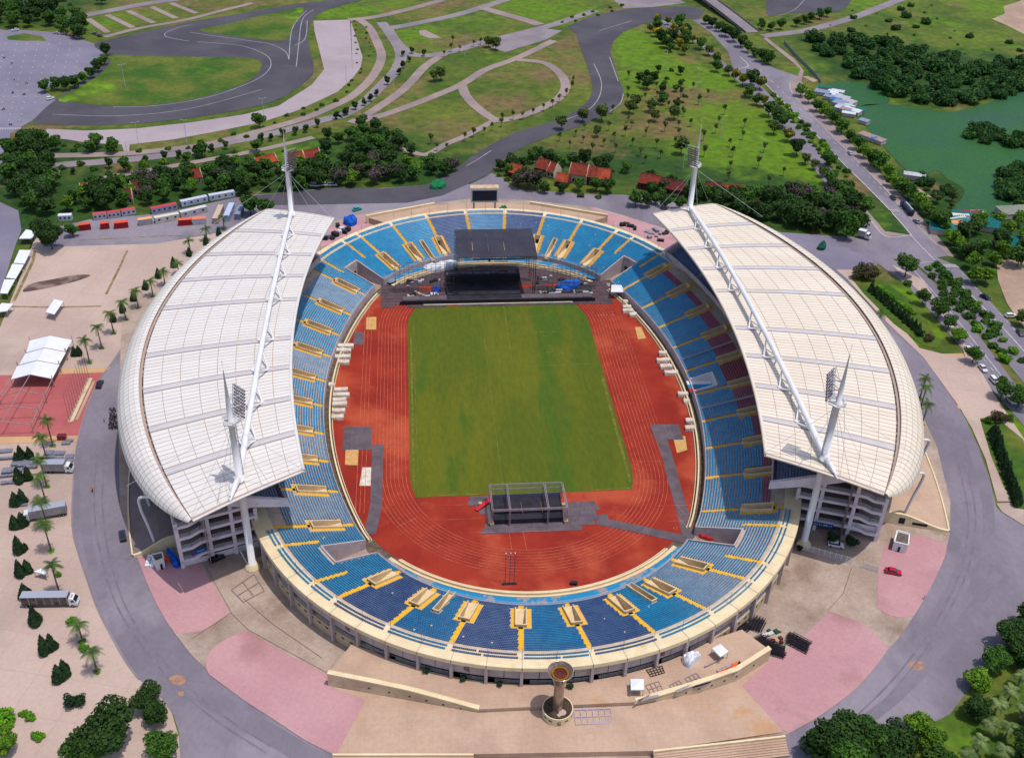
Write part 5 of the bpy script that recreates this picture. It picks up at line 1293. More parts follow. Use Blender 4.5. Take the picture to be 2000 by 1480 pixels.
b = MB(); b.add([(p[0]-.9, 82.9, p[2]+.55-zs_), (p[0]-.45, 82.9, p[2]+.95-zs_), (p[0], 82.9, p[2]+.6-zs_), (p[0]+.45, 82.9, p[2]+.95-zs_), (p[0]+.9, 82.9, p[2]+.55-zs_), (p[0], 82.9, p[2]-.9-zs_)], [(5, 4, 3, 2, 1, 0)])
b.build('heart_emblem', mat('sign_red', C(214, 30, 60)), st)
p = on_y(979, 510.0, 88.4)
text_on('sign_lettering', 'VPBank', 1.9, Matrix(((1, 0, 0, p[0]), (0, 0, -1, 82.9), (0, 1, 0, p[2]-zs_), (0, 0, 0, 1))), mat('sign_pale', C(196, 192, 206)), st, .05)
truss(st, (-8, 83.2, p[2]+.9-zs_), (14, 83.2, p[2]+.9-zs_), .5, m_truss)
m_scaf = mat('scaffold_pipe', C(120, 108, 116), C(84, 76, 84), s=.4, fine=.08)
for x0, x1, ht, lb, nn in ((-40, -16.4, 12.5, 'tall open scaffold screen on the left wing of the stage', 14), (17.0, 42, 10.0, 'tall open scaffold screen on the right wing of the stage', 15)):
    t = thing('scaffold_screen', lb, 'scaffold', (0, 5.4, zs_+.06), 0, 'scaffold wings of the stage')
    for y in (68.6, 71.0):
        for i in range(nn):
            x = x0+(x1-x0)*i/(nn-1); b = MB(); b.bar((x, y, 0), (x, y, ht), .09); b.build('standard', m_scaf, t)
        for j in range(7):
            b = MB(); z = .3+j*(ht-.4)/6; b.bar((x0-.4, y, z), (x1+.4, y, z), .09); b.build('ledger', m_scaf, t)
    b = MB()
    for i in range(nn):
        for j in range(7): x = x0+(x1-x0)*i/(nn-1); z = .38+j*(ht-.4)/6; b.bar((x, 68.6, z), (x, 71, z), .08)
    b.build('transoms', m_scaf, t, kind='stuff')
# gear strewn on the stage wings
m_case = [mat('case_black', C(46, 44, 52), fine=.1), mat('case_white', C(214, 210, 214), fine=.05), mat('case_steel', C(150, 148, 160), fine=.08), mat('case_green', C(40, 80, 66), fine=.1), mat('case_wood', C(196, 164, 130), fine=.1)]
def crate(x, y, z, sx, sy, h, rz, m, label, cat, group, name='road_case'):
    t = thing(name, label, cat, (x, y, z), rz, group)
    b = MB(); b.box((0, 0, .08), (sx, sy, h-.16)); b.build('case_body', m, t)
    b = MB(); b.box((0, 0, h-.08), (sx+.04, sy+.04, .08)); b.build('case_lid', m, t); 
    b = MB()
    for dx in (-.4, .4):
        for dy in (-.4, .4): b.box((dx*sx, dy*sy, 0), (.12, .12, .08))
    b.build('castors', m_truss, t, kind='stuff'); return t
for i in range(34):
    x = rnd.uniform(-36, -17); y = rnd.uniform(69.5, 73.2) if i % 3 else rnd.uniform(77.5, 85); k = rnd.choice([0, 1, 1, 2, 4, 0])
    crate(x, y, zs_+.07, rnd.uniform(1.0, 2.6), rnd.uniform(.7, 1.1), rnd.uniform(.5, 1.3), rnd.choice([0, 0, .1, 1.57]), m_case[k], 'road case lying among the gear on the left wing of the stage', 'road case', 'road cases on the left stage wing')
for i in range(34):
    x = rnd.uniform(18, 41); y = rnd.uniform(69.5, 73.2) if i % 3 else rnd.uniform(77.5, 86); k = rnd.choice([0, 1, 2, 2, 3, 0])
    crate(x, y, zs_+.07, rnd.uniform(1.0, 2.8), rnd.uniform(.6, 1.0), rnd.uniform(.4, 1.2), rnd.choice([0, 0, .1, 1.57]), m_case[k], 'road case lying among the gear on the right wing of the stage', 'road case', 'road cases on the right stage wing')
def heap(name, pts, ht, m, label, cat, seed=0, z=0, group=None, n=14):
    # a draped sheet over a lumpy pile: outline on the ground, height rising inwards
    r = random.Random(seed); c = np.mean(np.array([p[:2] for p in pts]), 0)
    o = smoothline([(*p[:2],) for p in pts], 3, True); b = MB(); rows = []
    for k, (f, h) in enumerate(((1.0, 0), (.97, .55), (.86, .85), (.6, 1.0), (.3, .95))):
        rows.append([(c[0]+(x-c[0])*f*(1+.05*r.uniform(-1, 1)), c[1]+(y-c[1])*f*(1+.05*r.uniform(-1, 1)), z+ht*h*(1+.22*r.uniform(-1, 1)) if k else z) for x, y in o])
    k = len(o); vs = [p for q in rows for p in q]+[(c[0], c[1], z+ht*.98)]
    fs = [(i*k+j, i*k+(j+1) % k, (i+1)*k+(j+1) % k, (i+1)*k+j) for i in range(4) for j in range(k)]+[(4*k+j, 4*k+(j+1) % k, 5*k) for j in range(k)]
    b.add(vs, fs); o_ = b.build(name, m); return tag(o_, label, cat, group)
m_tarpb = mat('blue_tarp', C(20, 84, 200), C(30, 120, 220), s=.5, fine=.2, fs=2); m_tarpo = mat('orange_tarp', C(250, 110, 40), fine=.1); m_tarpw = mat('white_tarp', C(236, 226, 214), C(216, 200, 180), s=.5, fine=.08)
m_cloth = mat('tent_white', C(246, 246, 254), C(238, 238, 248), s=.3, fine=.03, rough=.6)
heap('tarpaulin', [G('P', x, y) for x, y in ((1086, 566), (1092, 557), (1112, 553), (1130, 550), (1134, 560), (1118, 567), (1100, 569))], 1.8, m_tarpb, 'crumpled blue tarpaulin on the right wing of the stage', 'tarpaulin', 3, zs_)
heap('tarpaulin', [G('P', x, y) for x, y in ((845, 572), (848, 565), (857, 564), (859, 571), (852, 574))], 1.6, m_tarpb, 'small dark blue tarpaulin bundle on the left wing of the stage', 'tarpaulin', 4, zs_)
# backstage tent, small white booth
def canopy(name, corners, ht, sag, m, label, group=None, legs=True, z0=0.0):
    c = np.mean(np.array(corners), 0); t = thing(name, label, 'tent', (c[0], c[1], z0), 0, group)
    L = [(p[0]-c[0], p[1]-c[1]) for p in corners]; n = 8; b = MB(); rows = []
    for i in range(n+1):
        u = i/n; rw = []
        for j in range(n+1):
            v = j/n; x = (L[0][0]*(1-u)+L[1][0]*u)*(1-v)+(L[3][0]*(1-u)+L[2][0]*u)*v; y = (L[0][1]*(1-u)+L[1][1]*u)*(1-v)+(L[3][1]*(1-u)+L[2][1]*u)*v
            e = min(u, 1-u, v, 1-v)*2; rw.append((x, y, ht+sag*e))
        rows.append(rw)
    b.grid(rows); b.grid([[(x, y, z-.06) for x, y, z in r] for r in rows[::-1]])
    for i in range(4):
        p, q = L[i], L[(i+1) % 4]; b.quad((*p, ht-.35), (*q, ht-.35), (*q, ht), (*p, ht))
    b.build('canopy', m, t)
    if legs:
        for p in L:
            g = MB(); g.bar((p[0]*.96, p[1]*.96, 0), (p[0]*.96, p[1]*.96, ht-.05), .12); g.build('leg', m_alu, t)
    return t
heap('tent', [(-28.3, 92.5), (-26, 90), (-20, 92), (-14.4, 94.4), (-14.4, 98.5), (-21, 97), (-27, 95)], 2.4, m_cloth, 'large white peaked backstage tent under the seats at the far left', 'tent', 9, zs_)
canopy('pop_up_tent', [G('P', 1192, 585)[:2], G('P', 1216, 585)[:2], G('P', 1214, 571)[:2], G('P', 1193, 571)[:2]], 3.2, .6, m_cloth, 'white square tent at the right edge of the stage by the track', z0=zs_)
# --- mixing tower near the near goal end
fh = thing('mixing_tower', 'open aluminium truss frame over a black mixing platform near the near goal', 'scaffold', (0, 0, zs_))
X0, X1, Y0, Y1, HZ = -11.2, 10.9, -68.0, -56.4, 6.0
for x in (X0, -6.0, 5.4, X1):
    truss(fh, (x, Y0, HZ), (x, Y1, HZ), .45, m_alu); truss(fh, (x, Y0, 0), (x, Y0, HZ-.3), .42, m_alu, 'leg'); truss(fh, (x, Y1, 0), (x, Y1, HZ-.3), .42, m_alu, 'leg')
for y, z in ((Y0, HZ), (Y1, HZ), (Y1, 4.2)): truss(fh, (X0, y, z+.02), (X1, y, z+.02), .42, m_alu)
b = MB(); b.box((-.2, -61.2, 0), (21, 6.8, 2.4)); b.build('platform', m_black, fh)
b = MB(); b.box((-.2, -57.75, 2.4), (21, .12, 1.0)); b.build('front_barrier', mat('barrier_blue_grey', C(104, 104, 136), fine=.1), fh)
b = MB(); b.box((-.2, -66.0, 0), (20.6, 2.6, 1.6)); b.build('lower_platform', m_black, fh)
for x in (-2, 4): b = MB(); b.box((x, -63, 2.41), (.08, 5, .05)); b.build('deck_strip', mat('deck_orange', C(190, 120, 60)) if x < 0 else MATS['deck_orange'], fh)
for x, y in ((X0-.1, Y0+.1), (X1, Y0), (X1+.1, -60.5), (-14.2, -58.6)):
    b = MB(); b.box((x, y, 0), (1.1, 1.1, 1.2)); b.build('ballast_block', m_case[4], fh)
b = MB(); p0, p1 = G('P', 930, 999), G('P', 957, 984); b.bar((p0[0], p0[1], .3), (p1[0], p1[1], 1.6), 1.2, .15); b.build('red_ramp', m_carpet if False else MATS['red_carpet'], fh)
def boards(label, cells, m, group=None):
    t = thing('ground_cover', label, 'ground cover', (0, 0, zs_-.02), 0, group)
    for (cx_, cy_, sx, sy, rz) in cells:
        b = MB(); b.box((cx_, cy_, rnd.uniform(0, .02)), (sx, sy, .06), rz); b.build('board', m, t)
    return t
cells = []
for j in range(8):
    y = -55.2-j*2.15; xa = [-17.2, -17.8, -15.4, -15.0, -13.0, -12.6, -13.8, -14.6][j]+rnd.uniform(-1, .5); xb = [-11.0, -10.8, 21.0, 22.0, 20.6, 24.0, 19.5, 15.4][j]
    n = max(1, int((xb-xa)/4.2))
    for q in range(n): cells.append((xa+(q+.5)*(xb-xa)/n, y, (xb-xa)/n-.05, 2.1, 0))
boards('grey boards with ragged edges laid on the red track around the mixing tower', cells, m_mat)
def lane(px, wd, n):
    P0 = [np.array(G('P', *p)[:2]) for p in px]; c = []
    for a, b_ in zip(P0[:-1], P0[1:]):
        L = np.hypot(*(b_-a)); k = max(1, int(L/2.4)); rz = math.atan2(b_[1]-a[1], b_[0]-a[0])
        for i in range(k):
            p = a+(b_-a)*(i+.5)/k; c.append((p[0], p[1], L/k+.02 if i < k-1 else L/k-.03, wd, rz))
    return c
boards('diagonal lane of grey boards from the mixing tower to the right corner tunnel', lane([(1165, 1018), (1240, 1033), (1352, 1058)], 3.4, 0), m_mat)
boards('lane of grey boards down the left side of the track', [(*G('P', 698+8*i, 857)[:2], 1.36, 12.5, 0) for i in range(-3, 4)]+lane([(738, 870), (736, 930), (735, 985), (728, 1020), (722, 1045)], 3.6, 0), m_mat)
boards('lane of grey boards down the right side of the track', [(*G('P', 1302+8*i, 845)[:2], 1.36, 8.5, 0) for i in range(-3, 4)]+lane([(1285, 838), (1302, 890), (1318, 950), (1335, 1010), (1345, 1050)], 3.6, 0), m_mat)
m_pit = mat('sand_pit', C(222, 176, 110), C(210, 164, 100), s=.6, fine=.1, fs=2)
sheet('sand_pit', [[G('P', *p)[:2] for p in q] for q in (((675, 877), (700, 877), (699, 910), (674, 909)), ((716, 621), (735, 620), (735, 645), (715, 645)), ((1314, 853), (1338, 853), (1342, 880), (1322, 886)), ((1240, 640), (1252, 640), (1262, 662), (1246, 664)))], zs_, m_pit)
b = MB(); sheet('white_sheet', [[G('P', *p)[:2] for p in ((708, 914), (727, 914), (726, 950), (702, 950))]], zs_+.01, m_tarpw)
sheet('ground_board', [[G('P', *p)[:2] for p in ((692, 650), (711, 649), (711, 675), (691, 674))]], zs_, m_mat)
# --- covered pallets along the track walls
pal = [(676, 676, 34, 0, 'W'), (672, 685, 32, 0, 'W'), (670, 697, 34, 0, 'W'), (672, 708, 24, 0, 'W'), (648, 752, 12, 0, 'X'), (667, 762, 27, 0, 'X'), (667, 772, 34, 0, 'X'), (664, 782, 27, 0, 'X'), (664, 790, 30, 0, 'X'), (662, 803, 26, 0, 'X'), (660, 815, 24, 0, 'X'),
       (1221, 590, 12, 0, 'Y'), (1224, 600, 20, 0, 'Y'), (1226, 607, 25, 0, 'Y'), (1236, 615, 18, 0, 'Y'), (1294, 690, 18, 0, 'Z'), (1294, 704, 28, 0, 'Z'), (1300, 716, 26, 0, 'Z'), (1310, 728, 30, 0, 'Z'), (1333, 770, 22, 0, 'V'), (1340, 784, 12, 0, 'V'), (1345, 822, 14, 0, 'V'), (1346, 836, 18, 0, 'V')]
where = {'W': 'left track wall near the stage', 'X': 'left track wall halfway down', 'Y': 'right track wall by the white tent', 'Z': 'right track wall above the entrance carpet', 'V': 'right track wall, below the entrance carpet'}
cnt_ = {}
for px, py, wpx, a, k in pal:
    c = G('P', px, py+4); L = wpx/6.0; cnt_[k] = cnt_.get(k, 0)+1
    t = thing('covered_pallet', ORD[cnt_[k]-1]+' sheeted pallet from far by the '+where[k], 'pallet', (c[0], c[1], zs_), rnd.uniform(-.06, .06), 'sheeted pallets along the track walls')
    b = MB(); r = random.Random(px); n = max(2, int(L/1.3)); hh = 1.35
    xs = np.linspace(-L/2, L/2, n+1)
    rows = [[(x, y*(1+.08*r.uniform(-1, 1)), z*hh*(1+.1*r.uniform(-1, 1)) if z > 0 else 0) for y, z in ((-1.0, 0), (-.95, .8), (-.7, 1.0), (.7, 1.02), (.95, .85), (1.0, 0))] for x in xs]
    b.grid(rows[::-1]); b.poly(rows[0]); b.poly(rows[-1][::-1]); b.build('cover', m_tarpw, t)
    b = MB(); b.box((0, 0, .0), (L*.98, 1.8, .12)); b.build('pallet_base', m_case[4], t)
# goalposts-like gantry lying by the near track edge
gt = thing('pole_frame', 'tall frame of three thin grey posts standing at the near edge of the track', 'frame', (-8.2, -92.1, zs_))
for x in (-1.2, .1, 1.3):
    b = MB(); b.tube([(x, 0, 0), (x, .1, 11.5)], .1, 6); b.build('post', m_scaf, gt); b = MB(); b.box((x, 0, 11.4), (.25, .25, .3)); b.build('post_cap', m_white, gt)
b = MB(); b.box((0, 0, 0), (4.2, .7, .2)); b.build('base', m_truss, gt)
for i, x in enumerate((1117, 1124)):
    p = G('P', x, 1142); t = thing('spool', ['left', 'right'][i]+' of two small dark spools on the track near the near wall', 'spool', (p[0], p[1], zs_)); b = MB(); b.lathe([(0, .8), (.55, .8), (.6, .7), (.3, .6), (.3, .2), (.6, .1), (.6, 0)], n=12); b.build('drum', m_truss, t)
# --- scoreboard above the far rim
sb = thing('scoreboard', 'dark screen board on two legs above the far rim of the bowl', 'scoreboard', (.0, 134.6, 0))
b = MB(); b.box((0, 0, 12.4), (12.4, 1.4, 6.6)); b.build('board_frame', mat('board_grey', C(206, 200, 206), fine=.05), sb)
b = MB(); b.box((0, -.74, 13.2), (11.0, .1, 5.0)); b.build('screen', mat('screen_dark', C(44, 42, 58), fine=.05, rough=.3), sb)
b = MB(); b.box((0, 1.2, 18.8), (12.8, 3.6, .5)); b.build('board_top', mat('board_top_rust', C(226, 196, 160), C(206, 170, 128), s=.5, fine=.1), sb)
for x in (-4.8, 4.8): b = MB(); b.box((x, 0, 3.0), (.8, 1.0, 9.4)); b.build('leg', m_grey, sb)
m_green = mat('green_sheet', C(20, 130, 80), C(14, 110, 66), s=.5, fine=.12)
heap('tarpaulin', [(-1.5, 139.5), (5, 139.4), (5.2, 141.6), (-1.6, 141.8)], 1.5, m_green, 'green sheeted pile behind the dark screen board', 'tarpaulin', 5, 3.6)
heap('tarpaulin', [(7.6, 142), (11, 142.3), (11, 145), (7.6, 144.6)], 2.6, m_green, 'green sheeted hump to the right behind the dark screen board', 'tarpaulin', 6, 3.2)
# far terrace ramp with its walls
t = MB(); t.prism([SP(p, 26.05) for p in np.linspace(112, 66, 24)]+[(57.5, 137.5), (30, 150.5), (0, 155), (-30, 151), (-53, 140)][::1], -.2, 3.0); t.build('terrace_pavement', m_tan, kind='structure')
for a, c, lb in (((-53.5, 139.5), (-22, 152.6), 'low cream wall along the far terrace left of the screen board'), ((23, 152.4), (57.5, 137.2), 'low cream wall along the far terrace right of the screen board')):
    b = MB(); b.bar((*a, 2.2), (*c, 2.2), .9, 4.0); tag(b.build('terrace_wall', m_cream), lb, 'wall')

# ---------------------------------------------------------------- vehicles
m_glass = mat('car_glass', C(36, 40, 52), rough=.1, spec=.6); m_tyre = mat('tyre', C(40, 38, 42)); m_hub = mat('wheel_hub', C(160, 160, 168), metal=.4, rough=.4); m_headl = mat('headlight', C(235, 235, 235), rough=.2); m_taill = mat('tail_light', C(180, 20, 30), rough=.3)
_paint = {}
def paint(rgb):
    if rgb not in _paint: _paint[rgb] = mat('car_paint', C(*rgb), rough=.25, spec=.5, fine=.02)
    return _paint[rgb]
def car(v, p, q, rgb, label, L=4.6, W=1.85, H=1.5, suv=False, z=None, group=None, zoff=.2):
    a = G(v, *p); b_ = G(v, *q); rz = W2(a, b_); t = thing('car', label, 'car', (a[0], a[1], (z if z is not None else zoff)), rz, group)
    m = paint(rgb); w = W/2
    if suv: pr = [(-L/2, .35), (-L/2, 1.0), (-L/2+.15, 1.12), (L/2-1.1, 1.05), (L/2-.1, .85), (L/2, .6), (L/2, .35)]; cab = [(-L/2+.2, 1.1), (-L/2+.45, H+.15), (L/2-1.9, H+.12), (L/2-1.15, 1.06)]
    else: pr = [(-L/2, .35), (-L/2, .9), (-L/2+.1, 1.0), (-L/2+.9, 1.02), (L/2-1.2, .95), (L/2-.1, .75), (L/2, .55), (L/2, .35)]; cab = [(-L/2+.55, 1.0), (-L/2+1.15, H), (L/2-2.1, H), (L/2-1.25, .96)]
    b = MB(); n = len(pr)
    vs = [(x, -w*(.93 if zz > .8 else 1), zz) for x, zz in pr]+[(x, w*(.93 if zz > .8 else 1), zz) for x, zz in pr]
    b.add(vs, [tuple(range(n)), tuple(reversed(range(n, 2*n)))]+[(i, n+i, n+(i+1) % n, (i+1) % n) for i in range(n)]); b.build('body', m, t)
    b = MB(); n = len(cab); k = [.9, .76, .76, .9]
    vs = [(x, -w*kk, zz) for (x, zz), kk in zip(cab, k)]+[(x, w*kk, zz) for (x, zz), kk in zip(cab, k)]
    b.add(vs, [tuple(range(n)), tuple(reversed(range(n, 2*n)))]+[(i, n+i, n+(i+1) % n, (i+1) % n) for i in range(n)]); b.build('window', m_glass, t)
    b = MB(); b.box(((cab[1][0]+cab[2][0])/2, 0, cab[1][1]-.03), (cab[2][0]-cab[1][0]+.25, W*.78, .06)); b.build('roof', m, t)
    for x in (-L/2+.85, L/2-.85):
        for y in (-w+.08, w-.08):
            b = MB(); b.tube([(x, y-.1, .33), (x, y+.1, .33)], .33, 10); wh = b.build('wheel', m_tyre, t)
            b = MB(); s = 1 if y > 0 else -1; b.tube([(x, y+s*.1, .33), (x, y+s*.13, .33)], .18, 8); b.build('hub', m_hub, wh)
    for y in (-w*.7, w*.7):
        b = MB(); b.box((L/2-.02, y, .62), (.08, .4, .16)); b.build('headlight', m_headl, t); b = MB(); b.box((-L/2+.01, y, .75), (.08, .36, .16)); b.build('tail_light', m_taill, t)
    return t
cars = [('D', (575, 775), (588, 745), (36, 44, 56), 'dark green-black saloon on the ring road beside the flagpoles', 0), ('G', (707, 205), (700, 170), (40, 46, 60), 'black saloon on the ring road by the brick bank', 1), ('G', (1248, 336), (1290, 318), (28, 30, 40), 'black saloon parked at the foot of the left gallery stairs', 0),
    ('I', (917, 258), (960, 266), (232, 232, 238), 'white sport utility car parked beneath the right gallery stairs', 1), ('I', (1246, 412), (1290, 420), (196, 20, 60), 'crimson saloon parked on the pink paving by the white gate', 0), ('B', (110, 1210), (135, 1203), (0, 176, 176), 'turquoise saloon on the far ring road', 0),
    ('F', (1680, 578), (1700, 600), (236, 236, 240), 'white car on the side road beside the round shrub, first in line', 0), ('F', (1760, 685), (1780, 708), (226, 228, 234), 'white car on the side road level with the red paving, second in line', 0), ('F', (1825, 755), (1845, 778), (240, 240, 244), 'white car on the side road below the second white car', 1), ('F', (1920, 868), (1940, 890), (220, 222, 226), 'pale car half under the trees at the end of the side road', 0),
    ('F', (1775, 276), (1800, 288), (30, 28, 34), 'black saloon on the bare ground beyond the avenue', 0), ('F', (1975, 480), (1995, 505), (90, 90, 100), 'grey car in tree shade at the right edge beside the avenue', 0), ('F', (1920, 382), (1950, 380), (230, 230, 230), 'white van-like car on the bare ground by the fence', 1),
    ('C', (1000, 888), (985, 868), (190, 200, 220), 'silver car driving under the avenue trees', 0), ('C', (1245, 1145), (1215, 1112), (70, 66, 74), 'dark grey car in tree shade ahead of the tanker', 1), ('C', (1380, 1280), (1345, 1248), (150, 160, 176), 'grey car parked behind the tanker', 0),
    ('A', (88, 180), (70, 182), (236, 236, 240), 'white car by the tree clump at the top left', 0), ('A', (325, 198), (305, 196), (200, 200, 210), 'silver car parked left of two under the top-left trees', 0), ('A', (370, 202), (350, 200), (120, 124, 136), 'grey car parked under the top-left trees beside the silver one', 0), ('A', (415, 214), (400, 210), (180, 40, 44), 'small red car parked by the top-left trees', 0), ('A', (447, 222), (432, 218), (150, 160, 180), 'blue-grey car at the end of the row by the top-left trees', 0), ('A', (545, 200), (525, 197), (110, 112, 122), 'dark grey car parked by the pale kerb at the track entrance', 0), ('A', (573, 212), (555, 208), (96, 98, 110), 'charcoal car nearest the test track by the pale kerb', 0),
    ('A', (290, 574), (310, 568), (244, 244, 246), 'white van parked at the tip of the tree row on the grass island', 1)]
for v, p, q, rgb, lb, s in cars: car(v, p, q, rgb, lb, suv=bool(s), zoff=.32)
for i, (x, y, rgb) in enumerate(((1155, 762, (190, 196, 210)), (1180, 770, (210, 214, 222)), (1245, 762, (205, 208, 216)), (1290, 758, (216, 218, 226)), (1395, 760, (190, 194, 204)))):
    x_, y_ = 440+x/6.667, 250+y/6.667; car('P', (x_, y_), (x_+4, y_), rgb, ORD[i]+' pale parked van from the left below the far tree belt', suv=True, L=5.0, zoff=.3, group='vans parked below the far tree belt')
def truck(v, p, q, L, bodyc, cabc, label, z=.12, red=False):
    a = G(v, *p); c = G(v, *q); rz = W2(a, c); t = thing('truck', label, 'truck', (a[0], a[1], z), rz)
    W_ = 2.5
    b = MB(); b.box((-1.1, 0, 1.1), (L-2.4, W_, 2.7)); bx = b.build('cargo_box', bodyc[0], t)
    b = MB(); b.box((-1.1, 0, 3.8), (L-2.36, W_+.04, .08)); b.build('box_roof', bodyc[1], t)
    for i in range(7):
        for s in (-1, 1): b = MB(); b.box((-1.1-(L-2.6)/2+(L-2.6)*i/6, s*(W_/2+.03), 1.1), (.12, .06, 2.7)); b.build('side_post', bodyc[1], t)
    b = MB(); x0 = L/2-2.2; pr = [(x0, .6), (x0, 2.9), (x0+.5, 3.2), (x0+1.3, 2.9), (x0+2.0, 1.9), (x0+2.2, 1.3), (x0+2.2, .6)]; n = len(pr); w = W_/2-.06
    b.add([(x, -w, zz) for x, zz in pr]+[(x, w, zz) for x, zz in pr], [tuple(range(n)), tuple(reversed(range(n, 2*n)))]+[(i, n+i, n+(i+1) % n, (i+1) % n) for i in range(n)]); cb = b.build('cab', cabc, t)
    b = MB(); b.quad((x0+1.36, -1.05, 2.86), (x0+1.36, 1.05, 2.86), (x0+2.03, 1.1, 1.93), (x0+2.03, -1.1, 1.93)); b.quad(*[(x+.01, y, zz) for x, y, zz in ((x0+1.36, -1.05, 2.86), (x0+2.03, -1.1, 1.93), (x0+2.03, 1.1, 1.93), (x0+1.36, 1.05, 2.86))]); b.build('windscreen', m_glass, t)
    for s in (-1, 1): b = MB(); b.box((x0+1.1, s*(w+.01), 1.9), (.8, .04, .7)); b.build('side_window', m_glass, t)
    b = MB(); b.box((0, 0, .6), (L-.4, 1.0, .4)); b.build('chassis', m_truss, t)
    for x in (-L/2+1.2, -L/2+2.4, L/2-1.3):
        for s in (-1, 1):
            b = MB(); b.tube([(x, s*1.05-.15, .5), (x, s*1.05+.15, .5)], .5, 12); wh = b.build('wheel', m_tyre, t); b = MB(); b.tube([(x, s*1.21, .5), (x, s*1.23, .5)], .25, 8); b.build('hub', m_hub, wh)
    if red:
        b = MB()            # unreadable red print above the windscreen
        for k in range(5):
            y = -.55+k*.25; b.quad((x0+.62, y, 3.17), (x0+1.0, y, 3.035), (x0+1.0, y+.16, 3.035), (x0+.62, y+.16, 3.17))
        b.build('cab_print', m_taill, t, kind='stuff')
m_bx1 = mat('box_grey', C(168, 160, 166), C(148, 138, 142), s=.4, fine=.06); m_bx1r = mat('box_roof_grey', C(170, 174, 190), fine=.05); m_bx2 = mat('box_brown', C(126, 108, 98), C(78, 68, 68), s=.5, fine=.12); m_cabw = paint((240, 240, 244))
truck('G', (297, 590), (425, 588), 14.6, (m_bx2, m_bx1r), m_cabw, 'long lorry with a grey roof and white cab parked among the cone shrubs', red=True)
truck('G', (262, 88), (150, 108), 12.6, (m_bx1, m_bx1r), m_cabw, 'grey box lorry half hidden by a palm, its white cab facing left')
truck('D', (340, 1268), (420, 1268), 9.2, (m_bx1, m_bx1r), m_cabw, 'shorter grey box lorry by the stacks of stage parts')
truck('C', (1078, 1372), (1100, 1378), 5.8, (m_bx1, m_cabw), m_cabw, 'small white lorry at the corner of the asphalt by the avenue junction', z=.3)
# tanker under the avenue trees
a = G('C', 1325, 1215); c = G('C', 1290, 1175); t = thing('tanker', 'long dark blue-grey tanker lorry under the avenue trees by the crossing', 'tanker', (a[0], a[1], .3), W2(a, c))
b = MB(); b.tube([(-6.2, 0, 2.1), (-6.0, 0, 2.1), (3.4, 0, 2.1), (3.6, 0, 2.1)], [.7, 1.25, 1.25, .7], 14); b.build('tank', mat('tank_slate', C(72, 78, 104), C(56, 60, 84), s=.4, fine=.05, rough=.4), t, smooth=False)
b = MB(); b.box((5.2, 0, .6), (2.2, 2.4, 2.4)); b.build('cab', paint((40, 60, 110)), t)
b = MB(); b.box((6.31, 0, 1.8), (.06, 2.1, .9)); b.build('windscreen', m_glass, t)
b = MB(); b.box((-.4, 0, .6), (12, 1, .4)); b.build('chassis', m_truss, t)
b = MB(); b.box((-1.4, 0, 3.35), (9, .5, .12)); b.build('walkway', m_rail, t)
for x in (-5.2, -3.9, 1.5, 5):
    for s in (-1, 1): b = MB(); b.tube([(x, s*1.05-.15, .5), (x, s*1.05+.15, .5)], .5, 12); b.build('wheel', m_tyre, t)
# motorbikes by the left stand, riders on the lots
def bike_tree(rgb, rider=None):
    t = bpy.data.objects.new('motorbike', None); COL.objects.link(t)
    for x in (-.62, .62): b = MB(); b.tube([(x, -.05, .3), (x, .05, .3)], .3, 10); b.build('wheel', m_tyre, t)
    b = MB(); b.bar((-.75, 0, .62), (.25, 0, .55), .26, .3); b.bar((.2, 0, .45), (.62, 0, .75), .3, .2); b.bar((.55, 0, .3), (.45, 0, 1.0), .1); b.build('body', paint(rgb), t)
    b = MB(); b.bar((-.7, 0, .82), (.1, 0, .78), .26, .12); b.build('seat', m_tyre, t)
    b = MB(); b.bar((.42, -.33, 1.02), (.42, .33, 1.02), .05); b.build('handlebar', m_hub, t)
    return t
cols = [(30, 30, 36), (150, 24, 34), (200, 200, 206), (40, 60, 110), (90, 92, 100)]
protos = [bike_tree(c) for c in cols]
used = set()
def bike(x, y, z, rz, i, label, group=None):
    t = protos[i] if i not in used else copy_tree(protos[i]); used.add(i)
    t.location = (x, y, z); t.rotation_euler = (0, 0, rz); tag(t, label, 'motorbike', group); return t
k = 0
for i in range(10):
    for j in range(3):
        if j == 0 and i < 3: continue
        p = G('D', 672-j*17+rnd.uniform(-4, 4), 912+i*12.5+rnd.uniform(-3, 3)); bike(p[0], p[1], .15, rnd.uniform(2.2, 2.8), rnd.choice([0, 0, 1, 2, 3, 4]), 'parked motorbike in the tight cluster beside the white fascia', 'motorbikes parked beside the white roof'); k += 1
